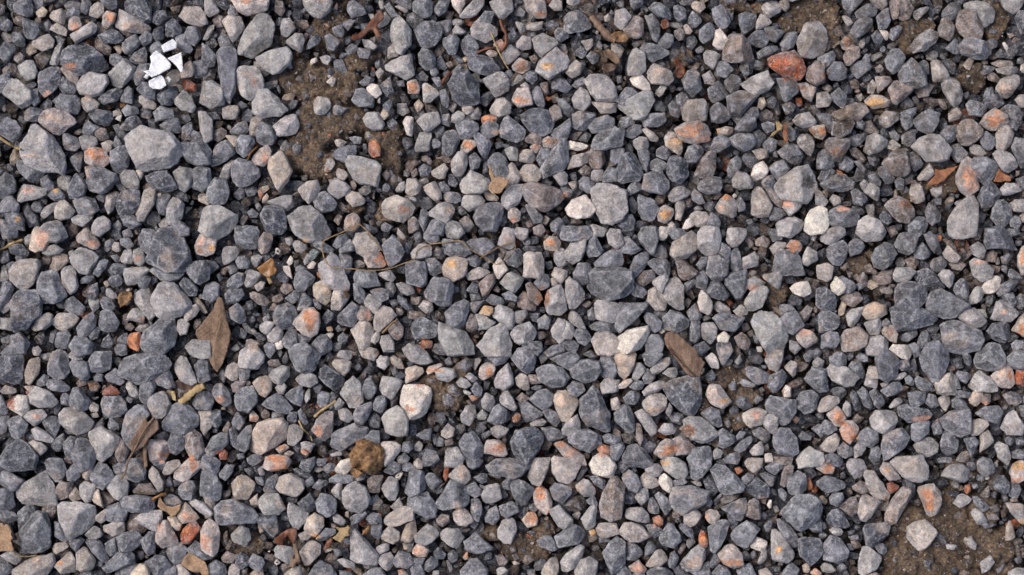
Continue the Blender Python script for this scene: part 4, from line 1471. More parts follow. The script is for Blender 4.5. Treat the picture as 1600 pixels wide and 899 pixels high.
-g 679,122 685,120 688,124 686,130 681,128
g 790,353 797,351 803,355 800,359 792,358
-b 8,12 16,12 17,18 14,20 9,17
l 53,276 56,274 63,278 64,281 57,282 53,279
l 0,306 4,301 12,304 12,307 7,308 2,308
g 251,366 257,362 262,363 261,368 256,370 252,368
g 367,237 378,235 374,241 371,245 368,242
-g 459,243 464,240 466,248 465,252 460,250
w 560,263 566,259 570,263 568,268 561,267
-g 483,361 488,361 492,366 487,370 484,369
g 699,141 703,138 707,141 706,148 701,148
-g 283,174 288,176 297,180 290,183 284,179
g 315,346 320,345 323,350 319,354 314,353
l 264,438 268,436 273,440 277,440 277,444 269,443
g 367,90 373,84 376,89 374,94 368,93
-n 356,333 363,332 364,337 359,341 356,339
g 628,278 633,273 637,275 634,282 630,283
g 580,373 584,370 590,372 584,379 580,377
-g 25,-1 33,-1 34,4 30,8 26,6
-l 0,24 9,27 8,32 3,32 -1,28
-b 63,226 69,222 71,226 67,233 63,231
g 47,311 50,306 54,309 53,317 48,316
l 215,303 220,298 224,302 222,308 218,308
l 233,418 240,414 245,417 240,422 236,422
-g 280,442 294,440 294,444 284,446
b 413,293 418,292 423,299 415,301
-d 406,398 409,396 413,398 410,406 405,405
d 599,78 604,75 607,79 605,85 600,84
l 678,67 682,62 685,66 683,73 678,73
g 752,276 756,274 760,282 758,286 754,284
-g 732,358 745,358 744,363 735,362
-d 0,54 5,50 8,55 7,61 2,59
g 61,219 66,216 71,214 73,217 69,221 62,222
-t 126,307 133,304 136,312 132,314
g 268,17 273,15 278,16 272,24 268,20
-g 161,88 168,87 172,93 162,94
-g 176,209 181,205 185,210 184,213 179,215
l 305,396 312,389 315,396 308,399
-l 291,392 296,390 299,393 294,400 291,399
-g 402,7 407,4 411,8 409,13 402,11
-g 390,175 392,164 395,164 396,173 393,177
-l 414,331 423,327 427,330 424,333 415,334
l 609,1 616,-1 617,6 614,9 610,6
l 578,299 580,296 586,298 591,301 588,303 581,302
g 634,335 640,331 644,336 642,342
g 768,77 771,69 776,68 778,73 774,76
g 678,137 684,136 688,141 688,146 683,144
-l 677,160 684,160 684,170 680,170
-g 765,170 768,163 772,168 770,174 766,176
l 648,414 651,412 657,413 659,417 657,420 650,417
-d 722,437 730,438 728,447 723,444
t 176,106 180,106 186,107 186,113 183,115
g 264,263 268,260 272,263 270,268 267,270 264,266
g 233,322 235,319 238,324 241,330 238,332 234,328
-d 394,213 400,209 408,215 404,217
-b 387,435 392,434 397,439 394,443 390,443
-g 551,159 556,156 560,161 557,165 551,163
w 687,23 694,23 695,29 694,33 690,29
-d 735,98 738,90 742,96 742,100 737,103
-d 772,232 777,230 780,232 775,240 772,238
-b 763,179 770,178 767,187 763,188
g 746,307 750,305 758,307 757,311 748,311
b 11,43 15,41 19,44 18,48 15,50 11,47
-l 17,187 21,183 25,184 24,190 22,193 18,190
b 452,134 457,129 462,132 460,137 455,137
-b 403,312 408,307 414,312 408,316
-d 548,113 556,108 557,112 554,118 550,117
l 648,156 651,152 656,154 657,159 652,161
r 693,378 697,377 702,380 701,383 696,386 694,383
l 83,226 86,225 91,230 92,233 88,234 83,231
l 1,243 8,234 11,234 11,239 3,245
-d 0,197 5,196 6,204 1,206 -3,204
-g 215,216 220,212 225,217 223,221 218,220
l 353,24 357,19 364,25 360,27 354,27
l 399,66 405,58 410,58 409,62 401,67
l 454,32 463,30 463,36 459,40
l 361,84 369,82 371,87 365,90 362,88
g 438,148 442,146 448,149 446,154 442,154
g 364,227 369,221 374,223 373,229 368,229
w 611,306 614,301 618,303 618,310 613,311
-g 786,264 793,260 798,264 790,268
g 82,189 86,187 89,188 87,192 84,198 81,196
r 6,315 11,310 15,309 12,316 8,320 6,318
-g 122,340 128,337 131,342 128,345 122,344
-g 297,27 303,21 305,28 304,33
g 228,115 231,112 235,114 234,122 230,121
G 242,197 244,194 250,197 246,202 242,204
-g 258,269 267,267 266,274 260,275
-d 413,245 422,245 421,252 416,251
-l 451,375 455,365 460,363 459,368 453,376
-b 409,435 415,433 417,438 412,442 409,440
g 525,376 534,374 537,377 533,380 525,380
-g 526,445 532,442 536,448 530,453
g 782,201 788,198 791,201 787,207 783,206
-g 794,233 801,229 806,235 800,242 795,240
l 694,318 699,312 704,310 705,314 700,318 696,319
-d 4,-1 11,-1 10,7 7,8 4,4
t 28,9 33,5 37,9 35,13 30,14
-g 32,17 36,14 39,19 37,25 33,23
-o 65,130 69,129 71,132 69,141 66,138
-g 3,207 8,204 11,207 7,214 4,212
-g 324,59 330,55 334,59 333,63 326,62
g 447,67 450,63 456,60 457,65 451,69
l 511,73 516,67 521,68 518,74 515,76
w 482,302 488,297 493,296 494,298 489,303 483,304
l 557,353 560,350 565,353 563,358 558,359
r 510,405 515,403 518,406 518,410 514,412 511,409
-d 577,436 583,431 588,436 585,439 580,439
-d 728,262 736,261 737,270 732,268
-l 104,258 108,254 115,253 115,257 109,260
-g 38,260 42,256 44,260 40,268 37,267
-g 73,332 79,327 80,332 77,336 70,337
d 299,82 305,77 307,83 304,87 300,86
-g 263,160 266,158 274,163 273,166 267,165
-l 275,205 280,203 285,206 284,209 277,210
-g 452,109 458,102 462,105 459,111
-b 321,232 329,232 328,238 321,238
g 458,391 464,387 467,394 466,397 460,394
-l 523,17 533,17 534,20 531,22 523,20
-g 496,173 502,172 506,174 503,179 498,178
w 533,179 536,172 539,170 543,176 537,179
-g 486,180 496,178 495,184 490,186
-b 773,58 778,56 783,61 781,64 774,62
-d 688,226 697,224 699,228 697,231 690,229
-b 676,208 680,206 686,213 684,215 677,212
-g 730,419 734,416 740,423 737,426
b 209,283 212,281 217,281 219,285 217,287 210,286
-g 211,323 218,321 223,325 218,327 212,327
-b 444,107 448,103 456,102 450,110
-g 422,140 426,138 432,142 430,145 423,144
-g 367,230 374,229 376,234 369,237
-g 323,183 328,180 330,188 325,191
l 323,361 327,358 330,361 330,366 326,367 323,365
g 392,378 396,374 399,374 399,383 394,382
-g 634,82 641,81 642,87 637,90
g 551,294 556,289 559,293 558,297 553,298
-g 726,257 733,253 735,257 732,262 727,260
-g 86,180 92,179 94,186 89,188
l 290,264 294,259 297,260 296,266 293,269 290,267
o 195,325 197,320 202,326 200,330 195,329
-g 288,390 294,387 296,391 291,396 288,395
-t 323,81 327,77 331,82 326,88
-g 377,201 381,199 386,198 386,204 382,206
l 388,445 392,443 397,446 396,452 389,451
t 593,77 597,76 599,82 595,86 592,84
-l 571,90 578,88 581,91 577,97
-d 614,216 622,216 623,221 616,222
g 634,275 638,272 643,276 641,279 636,280
g 608,383 611,381 615,386 613,392 609,388
l 658,13 660,11 665,15 667,18 662,21
l 793,78 797,74 803,74 804,83 798,84
b 765,388 772,380 774,385 772,390
-g 94,181 100,178 103,185 96,186
l 69,318 72,314 77,317 76,322 71,322
l 160,28 163,21 167,19 167,23 162,31 158,31
l 261,110 265,108 271,111 266,116 263,114
g 297,176 301,174 307,177 303,181 298,180
l 261,316 265,311 269,315 265,321 262,320
-g 219,402 225,400 226,408 219,407
-b 535,156 540,154 542,160 536,164
g 624,341 627,337 634,341 633,344 626,344
-b 665,63 669,61 673,64 672,68 667,69
g 668,94 673,93 676,97 674,101 669,100
-g 696,103 700,101 704,106 702,111 697,107
-g -1,265 5,262 8,264 7,269 0,268
l 250,45 255,43 259,45 256,51 252,49
w 221,208 226,208 228,216 228,218 224,215 221,211
-b 212,232 218,230 221,234 217,237 212,236
t 215,350 223,347 226,350 219,355
-g 436,34 442,34 444,41 440,42
-l 370,281 374,280 376,282 371,290 368,288
-g 339,347 343,342 347,344 346,349 341,350
-d 320,332 325,333 325,340 320,342
-d 523,279 528,279 532,288 525,285
-g 666,161 674,162 679,167 672,168
-b 694,178 700,176 703,182 698,185
-l 764,242 771,242 773,249 768,249
g 787,179 795,179 797,183 790,185
g 669,279 673,276 678,278 678,283 673,283
g 785,343 789,341 794,344 792,349 787,347
-g 770,402 778,401 781,406 773,407
-b 92,23 100,23 103,27 98,29
l 87,193 89,189 93,190 94,196 90,197 87,195
l 25,272 29,270 32,274 30,278 25,278
l 309,148 312,143 316,142 317,147 314,150 310,150
g 246,359 256,358 254,364 248,364
g 237,377 244,372 246,378 240,381
l 442,-2 453,-2 452,3 448,5 443,3
l 402,17 410,19 410,24 407,27
o 379,41 382,39 389,40 388,44 383,45
-l 421,279 425,276 430,279 423,285
l 372,325 377,320 381,324 379,328 374,328
g 318,436 322,436 327,437 332,436 330,441 323,440
-g 779,445 785,438 787,444 781,449
-g 18,66 25,63 27,66 22,71 18,69
-g 138,89 146,89 148,93 144,96
-b 94,247 98,245 100,248 97,255 94,253
-g 16,394 23,391 28,389 28,394 22,396
-g 272,107 277,106 282,107 281,112 276,112
-d 223,390 232,387 231,394 224,394
g 337,111 340,108 345,112 344,115 339,116
o 414,115 417,112 423,114 419,120 416,118
-g 390,380 393,380 397,388 394,390 391,387
-g 528,-1 542,-2 542,3 534,4
-g 668,126 673,125 678,132 676,135
l 672,144 675,140 679,143 676,150 673,147
g 707,296 710,293 715,298 714,302 708,300
-b 667,327 671,324 676,327 672,332 668,330
-g 746,403 751,399 754,403 754,407 747,406
-g 42,28 45,27 50,30 48,34 44,35
-b 57,300 62,296 66,298 66,301 60,303
g 193,166 197,163 202,167 200,170 195,170
l 199,223 204,220 207,221 206,225 202,228 200,226
-g 318,423 323,424 322,432 318,432
-g 568,6 574,7 573,15 570,16
-g 39,78 43,74 49,75 43,82
-g 74,153 78,151 82,152 81,158 76,157
g 72,295 76,291 80,293 80,298 74,298
-g 40,319 44,315 47,317 44,324 41,324
-g 82,338 86,336 92,339 91,342 86,342
-b 203,323 206,320 210,323 209,328 204,327
r 171,353 175,351 178,354 177,359 172,359
t 195,391 201,386 202,395 196,395
d 397,27 401,21 404,27 402,31 398,30
-g 352,56 358,50 361,51 360,55 354,58
-r 347,366 351,365 350,373 348,378 346,373
g 597,411 601,407 604,407 603,413 599,416
-g 537,423 542,421 544,425 539,430 537,427
l 593,446 599,444 604,450 600,455 594,452
-g 695,34 702,31 704,32 700,38 695,37
-g 712,283 716,280 718,289 715,292
g 89,110 91,106 95,112 93,116 88,114
w 105,134 107,131 112,134 111,138 109,141
-g 10,201 15,198 20,200 17,204 11,204
g 337,61 343,60 346,66 342,68
g 363,294 367,291 373,296 369,299
-b 538,200 544,196 545,202 541,206
w 597,355 603,354 604,361 598,361
-r 631,375 634,374 637,383 632,384
-b 662,211 667,209 669,217 665,218
-g 660,276 668,274 668,280 664,282
-g 773,396 780,394 782,399 776,401
l 18,302 27,301 28,304 25,307 22,306
-b 186,173 190,166 193,170 189,177
g 244,234 248,234 251,239 250,243 246,240
w 215,268 220,266 221,272 215,274
l 237,312 239,304 242,304 242,312 239,315
-g 169,294 173,289 176,295 174,300
g 199,373 205,373 206,380 200,378
-t 193,448 204,445 205,452 194,453
-g 455,277 462,274 467,279 463,281
-l 323,349 327,345 330,348 329,353 324,353
-g 413,395 419,394 421,399 417,401 414,399
-l 494,33 499,31 504,31 504,33 496,37
d 778,42 782,38 786,41 785,45 780,45
-g 682,359 692,358 689,363 684,364
-t 110,146 113,143 118,145 115,150 111,150
-l 87,176 91,172 94,175 93,180 88,179
-l 29,277 38,276 38,282 33,282
-g 167,41 172,35 177,37 170,43
-b 260,172 263,167 267,169 264,176
-g 244,303 249,300 252,303 249,308 246,307
-g 333,296 341,296 340,301 334,301
-g 605,83 609,79 611,88 608,90
g 520,322 523,315 526,319 523,327
-b 526,401 529,399 534,403 530,406 526,405
g 794,140 800,138 805,142 800,148 796,146
g 689,252 693,249 698,254 695,256 690,256
g 756,362 761,361 764,366 760,368 756,365
-b 666,424 671,423 675,429 669,430
-r 755,380 759,379 760,385 758,388 755,385
-b 150,256 151,251 156,248 156,254 152,258
-g 183,81 187,78 193,82 188,85
-d 227,287 231,286 234,292 229,295
-d 353,43 358,42 363,48 358,49
-g 459,45 451,50 456,55
-g 355,162 360,161 366,167 360,168
l 430,218 435,216 436,223 431,224
-b 420,260 426,259 427,264 421,266
o 534,20 537,19 541,24 539,27 535,26
g 569,301 572,298 576,299 575,305 571,305
-g 558,392 564,386 566,387 564,391 560,396
-g 638,324 644,322 646,327 642,330
-b 31,201 36,200 39,202 36,207 32,205
-g 105,431 111,432 111,437 107,440
l 255,64 259,60 263,62 260,68
t 297,90 300,84 304,90 300,94
l 308,5 312,4 320,8 318,11
g 231,209 235,207 239,210 237,213 231,212
g 259,306 264,310 258,316 257,311
l 277,375 281,371 286,371 284,375 278,377
-g 408,188 412,185 415,187 415,191 410,192
-g 339,382 345,379 346,385 341,387
-g 468,421 475,420 478,424 469,425
-b 381,416 385,415 388,420 386,423 382,421
-g 488,116 492,111 495,115 495,119 489,118
g 575,341 578,337 583,338 580,343 576,344
-g 747,158 754,155 757,157 750,162
g 745,293 748,294 751,304 747,304
-b 75,25 78,18 83,23 79,27
l 285,102 289,103 291,106 287,110 285,108
l 310,183 311,178 317,185 315,188
-g 260,329 265,326 268,330 263,334
-l 353,15 357,14 363,16 360,19 354,19
g 336,55 340,52 343,57 340,60 337,59
-g 465,37 468,31 471,35 469,41
-d 386,111 392,110 395,114 388,116
-n 340,242 346,246 346,251 340,248
-d 546,72 551,67 553,70 550,76
-t 534,236 538,233 541,235 538,242
-b 580,254 585,252 587,257 582,260
t 627,442 631,440 633,445 631,449 628,447
-g 643,32 648,31 649,38 646,40
g 674,46 677,42 680,44 680,49 676,50
l 698,297 701,293 707,291 709,293 704,297
g 654,444 658,440 662,444 660,447 655,447
-t 87,36 92,34 95,38 92,42
-g 115,216 121,216 122,220 118,223
-t 93,234 97,231 101,236 97,239
-g 128,377 132,372 134,380 129,381
-g 281,18 287,17 286,23 282,25
-b 293,174 298,169 301,171 296,177
-g 302,235 309,234 311,238 307,240
-g 220,280 223,275 225,280 223,285 220,284
b 174,335 178,329 180,332 178,338 174,338
g 260,429 266,429 267,434 263,435
-l 350,84 354,79 357,82 354,88
d 378,128 382,126 382,134 377,136
-g 425,205 431,204 432,209 428,211
b 400,327 404,322 407,325 405,330 401,330
-g 501,4 504,2 507,7 506,10 501,8
-r 622,76 627,76 628,82 624,83
-b 582,186 586,185 590,191 587,194
-g 589,263 593,261 595,268 591,270
-b 530,433 534,424 537,428 533,434
-g 714,76 718,73 720,80 717,83
-b 738,81 734,77 738,76 742,84 738,86
-d 795,62 801,60 800,70 797,70
-g 48,336 51,334 58,339 56,340 51,340
-g 12,407 16,409 17,416 13,416
l 293,57 297,53 300,56 296,62
-g 191,236 196,235 197,241 193,243
-g 187,256 192,260 190,265 186,263
-g 305,289 309,285 311,292 307,294
-g 190,367 196,366 198,371 193,372
l 444,143 450,141 451,146 448,149
-g 376,340 382,337 385,339 378,344
-g 378,298 383,299 381,305 378,306
t 633,448 637,444 642,448 640,453
-b 685,398 688,396 690,402 688,405 685,402
l 88,87 93,85 95,90 88,91
-g 73,439 80,439 79,444 74,443
-g 268,29 273,27 274,32 269,35
b 298,136 302,133 306,137 302,141
-l 308,240 316,243 314,246 310,247
-b 247,282 254,281 251,288 248,287
-b 174,418 177,414 178,422 174,425
-g 411,25 418,24 419,28 414,30
-g 353,222 358,224 359,228 354,230
-g 513,48 518,46 521,50 520,53 514,50
l 522,175 525,173 529,177 528,180 523,180
-b 556,153 563,150 565,152 561,156 556,155
d 552,391 554,387 557,393 555,397 552,395
-n 657,158 665,157 667,160 660,162
-b 638,404 642,405 644,410 639,412
-g 85,200 90,199 94,203 90,206
-d 134,376 140,374 140,380 135,381
-g 61,446 70,447 70,452 61,452
-g 256,140 260,137 264,140 261,143 257,143
-l 304,139 308,136 311,142 307,144
-l 222,186 227,185 229,189 226,192 223,190
g 201,367 205,364 207,371 203,372
-b 413,44 418,42 421,46 417,49
-b 320,132 325,131 326,136 322,139
-t 423,174 426,168 430,171 427,176
-l 447,403 452,400 454,402 452,407 449,407
-g 348,439 351,439 354,446 351,448
-g 594,73 600,71 606,73 600,76
-g 562,180 567,179 568,184 564,187
g 589,313 592,309 597,312 591,316
-l 643,68 648,65 652,69 648,72
d 794,343 800,341 801,348 795,348
l 739,425 748,426 745,430 740,429
b 0,3 4,5 3,10 -1,12 -2,5
-l 52,197 56,195 57,202 54,204
-g 214,120 217,116 221,118 220,121 215,122
g 299,145 302,143 305,146 303,150 299,149
l 237,204 240,198 243,200 240,206 238,207
l 163,279 167,274 171,277 170,280 165,280
-g 228,350 233,347 235,350 232,355
-b 200,316 205,318 204,323 200,322
d 394,57 398,54 401,58 398,62
-g 347,282 351,279 354,285 349,286
-b 347,345 353,343 354,348 348,349
-g 381,371 385,370 392,372 391,375 384,373
-g 544,38 548,35 551,37 550,40 545,41
-g 566,330 569,327 572,332 569,336
l 684,53 688,50 691,54 688,57 685,56
-l 727,207 731,201 733,202 730,211
-g 664,420 671,418 673,423 666,423
-g 744,377 750,377 751,382 746,382
-b 105,107 109,104 107,101 100,103
-t 45,434 53,429 53,433 46,437
-d 283,112 286,112 287,119 283,119
-t 273,142 276,140 278,145 276,149 274,147
-g 208,287 213,287 214,291 209,293
-b 173,386 179,383 179,388 174,391
g 265,446 273,447 277,452 266,454
-g 445,136 450,133 451,140 447,140
-g 675,60 680,57 683,60 680,63 676,63
-g 104,78 109,76 108,83 104,82
-d 150,199 154,197 158,202 153,203
-g 236,72 239,70 242,75 237,78
-g 204,200 209,198 211,201 206,205
w 240,208 244,204 247,206 245,210 241,210
-g 193,248 198,246 199,251 195,253
l 258,355 266,352 267,356 259,357
-d 313,375 317,373 316,382 313,380
-b 219,442 224,441 226,445 220,447
-g 405,40 413,41 413,44 408,45
-l 327,141 333,138 335,142 330,144
-b 410,174 414,171 417,176 413,178
-b 390,194 395,194 397,197 393,200
-b 454,238 460,235 463,237 459,241
-g 395,324 398,322 399,328 395,331
-g 328,405 336,405 334,409 329,408
-g 380,432 384,433 384,437 378,439
-g 542,163 546,160 550,163 545,166
l 672,32 676,29 676,35 674,38 671,36
-d 771,251 774,251 771,258 767,259
-t 641,389 644,388 648,392 646,395 642,393
-g 641,418 644,416 648,419 644,422 641,421
-g 80,420 86,418 90,420 84,423
l 295,0 299,0 300,7 297,7
-d 230,62 233,58 238,62 235,64
-g 309,63 315,62 316,67 311,67
t 205,155 208,151 210,154 208,158 205,159
-g 190,213 193,208 195,210 193,216 191,218
-g 203,250 209,245 211,249 207,252
b 222,354 226,352 230,354 226,357 222,356
-d 199,379 204,382 203,386 198,384
-t 158,397 165,406 159,406
-g 346,56 350,54 352,57 350,60 346,59
-g 324,157 328,155 331,160 328,162
-g 375,206 381,205 382,210 377,210
-g 370,407 374,410 371,414 367,412
-g 563,-2 576,-2 575,2 569,3
-g 589,431 592,430 592,436 589,438 587,435
-d 604,444 611,443 611,448 606,448
-l 670,74 674,72 677,76 673,79
-g 663,77 667,76 670,80 664,82
-l 54,104 61,100 64,102 60,105
-g 216,110 219,108 222,110 221,114 217,113
-g 276,287 280,284 283,289 278,290
w 309,372 313,368 315,370 312,375 309,375
-g 268,422 274,420 274,426 269,426
d 415,303 419,301 424,302 422,305 416,305
-g 398,428 402,427 404,432 399,433
-g 412,446 418,446 418,451 412,450
-g 560,361 564,359 568,363 567,365 561,363
-b 551,431 555,427 556,432 553,436
-g 784,207 789,208 788,214 784,211
-g 657,209 662,205 664,208 660,212
-g 794,438 799,435 802,440 797,442
-l 28,157 31,154 35,156 34,160
-g 42,238 48,235 49,241 45,241
-g 292,48 296,45 297,52 293,52
-l 179,273 184,269 187,273 183,275
o 235,350 241,354 240,357 235,354
o 311,446 315,445 320,451 312,452
l 472,13 476,10 477,16 473,17
l 406,67 411,64 415,70 410,69
-g 337,340 340,338 341,345 339,348
-g 482,1 488,-1 488,5 483,4
-d 482,59 486,58 487,63 483,65
-g 604,118 608,116 609,123 605,122
-g 549,248 554,246 556,249 551,252
-l 540,377 547,376 549,380 546,381
-g 753,73 758,71 760,75 756,77
g 796,317 801,316 804,328 798,325
-g 78,324 82,322 84,326 80,329
g 185,355 191,354 191,358 186,359
-w 245,366 249,365 252,368 248,370 245,369
-g 188,446 193,444 192,450 188,451
o 365,308 372,310 373,312 369,314
-g 372,331 380,329 381,333 373,333
t 460,415 464,413 466,417 462,420
-l 584,215 589,211 592,213 588,217
-l 494,254 499,248 501,252 498,255
l 574,283 578,277 580,282 577,285
-g 670,222 675,221 676,225 672,227
l 70,324 75,322 77,326 72,327
r 201,149 205,149 206,152 203,156
w 224,205 227,200 229,202 229,205 226,208
-g 176,428 180,422 182,426 178,430
-d 413,416 418,415 419,419 414,420
-b 523,67 527,66 530,69 525,72
-g 480,143 487,147 488,150 482,148
-b 585,260 589,257 590,262 587,264
t 618,327 622,325 625,328 622,331
r 574,366 578,365 581,368 576,371
-g 758,50 766,50 764,53 759,53
-r 653,136 655,132 660,134 658,137
-d 729,424 734,424 736,427 731,428
-t 36,212 38,206 41,206 40,211
-g 34,321 37,319 41,322 39,324 35,323
w 242,47 247,45 248,48 243,51
-g 198,160 201,158 204,162 201,165
-b 247,211 251,214 251,219 247,216
-l 215,274 218,272 220,276 218,280
-g 286,369 293,368 292,372 287,372
-t 200,409 206,416 202,418
l 319,153 325,154 325,158 320,157
t 361,436 365,431 366,437 363,438
l 338,446 343,446 343,450 338,450
-d 400,434 404,433 406,437 402,439
-g 501,348 505,342 506,346 503,351
-g 595,403 598,401 601,404 599,407 596,406
g 494,448 502,447 506,452 500,455 494,453
-g 676,28 681,27 681,31 678,34
-g 795,188 800,188 800,192 795,192
-g 663,426 667,426 669,431 665,431
-g 776,386 780,385 780,391 775,390
-g 772,414 777,413 777,418 772,418
-l 5,245 11,242 12,247 7,247
-r 62,247 67,243 69,247 64,249
-l 229,204 233,203 232,208 229,209
-b 174,226 178,226 177,231 174,230
w 254,261 258,260 261,261 258,265
-g 261,257 264,254 267,258 263,260
-b 348,49 352,47 354,51 351,53
-g 336,13 340,10 341,15 337,16
b 332,124 336,123 338,127 335,129
-l 778,202 782,201 783,206 780,207
-l 754,436 758,433 761,436 758,439
-g 765,371 770,373 767,377 764,375
-t 63,14 67,14 69,18 66,19
-g 77,225 80,224 81,229 78,231
-l 114,249 117,249 118,255 115,255
g 99,310 104,312 102,315 98,314
-t 314,425 318,424 318,431 315,430
-g 385,227 388,223 391,226 390,229
l 361,304 369,307 366,309 363,308
-g 378,397 382,396 383,400 380,402
-g 604,18 608,17 610,21 606,22
w 599,395 601,391 603,391 603,396 601,398
w 783,34 785,33 788,37 787,40 785,38
l 688,300 696,298 693,302 690,303
-g 658,371 661,369 662,374 658,375
-l -2,296 2,295 4,299 1,301 -2,301
-g 215,67 217,65 219,72 217,73
-b 227,152 234,148 236,150 230,153
-t 445,118 452,118 447,122
-l 481,67 485,66 487,69 483,71
g 583,172 587,171 589,174 585,176
-b 525,212 528,211 530,217 526,216
-g 562,321 567,318 566,324 563,324
-l 598,350 601,347 602,352 599,354
-g 593,304 597,303 599,306 595,308
-b 749,382 753,380 756,383 751,385
-g 785,388 788,387 790,391 786,393
-g 768,372 771,372 771,376 768,378
w 92,90 95,90 94,95 90,93
-t 79,220 82,219 84,223 81,225
-g 89,448 95,445 93,452 88,452
w 215,194 217,194 219,196 218,199 215,198
-w 252,430 259,429 259,431 254,433
-t 361,45 365,43 367,46 363,48
-g 425,410 428,408 430,412 427,414
-r 568,235 571,234 574,237 571,240
w 591,271 595,271 596,275 592,275
-g 593,367 596,364 598,368 595,370
-g 547,400 550,405 545,408
-l 605,397 608,396 610,400 607,402
-r 733,183 737,184 737,188 734,189
-g 761,380 765,378 766,382 762,383
-g 642,410 645,409 647,413 644,415
-g 660,446 663,446 665,451 660,452
-l 0,82 3,81 3,86 0,87
-g 25,223 28,221 30,224 27,227
-w 287,10 291,10 292,13 289,14
t 255,256 259,255 260,259 255,259
-b 389,198 392,197 394,201 390,202
-w 400,440 404,439 407,442 402,443
-l 700,-2 713,-3 713,1 707,2
g 688,38 691,36 693,38 691,41 688,40
-t 789,25 793,25 795,27 791,29
t 678,449 684,447 688,450 680,453
-t 791,391 796,389 797,393 792,393
-r 92,80 95,79 97,82 93,84
o 252,18 256,18 258,20 256,22
-g 274,71 277,69 278,73 275,75
-g 310,137 314,140 314,142 309,142
-t 171,223 174,225 173,229 171,227
-l 194,258 197,257 200,260 197,262
-l 271,352 275,348 276,351 272,354
t 514,259 517,256 520,259 517,261
-t 705,301 712,303 708,306
-b 664,438 669,439 670,442 666,442
-g 241,28 244,26 246,29 243,31
-g 237,5 239,4 237,10 234,8
-t 769,47 773,46 774,49 770,50
-w 771,372 775,372 775,375 772,376
o 260,7 263,2 264,5 263,8
-g 185,364 188,365 189,368 186,369
-l 269,401 272,400 272,406 269,404
w 214,440 216,437 219,440 216,442
-r 368,264 372,266 373,270 370,268
-b 418,422 424,416 426,417 420,421
-g 797,45 801,44 801,49 796,49
l 797,168 802,166 804,174 799,174
-b 688,390 694,389 693,393
-r 18,306 22,306 21,309 18,308
-l 210,198 213,196 215,198 212,201
-w 425,406 428,404 429,407 426,409
-d 508,119 513,120 508,123 508,130
-g 527,410 530,406 533,405 530,410
-r 719,430 723,430 722,433 719,432
w 122,151 126,151 126,154 123,154
-t 235,186 240,187 241,189 236,189
-d 402,-1 408,-1 408,2 403,2
-l 560,124 562,122 564,125 562,127
-l 97,226 102,225 102,227 98,228
-r 241,317 243,316 245,319 242,320
-r 430,411 432,410 433,414 431,415
d -3,136 -1,132 3,133 1,136
-d 82,408 88,406 85,410
-r 246,317 249,317 248,320 246,319
w 572,153 574,151 576,153 574,155
-g 224,192 229,197 230,199 226,197
-r 552,81 555,80 555,84 553,84
w 295,78 297,76 297,81 295,80
l 466,24 468,24 467,27 465,26
-w 194,428 196,427 197,429 195,430
-w 208,432 210,431 210,433""".split('\n')
def decode(t):
    k, *p = t.split(); return k[-1], len(k) > 1, [tuple(2*int(v) for v in q.split(',')) for q in p]
STONES = [decode(t) for t in STONES]
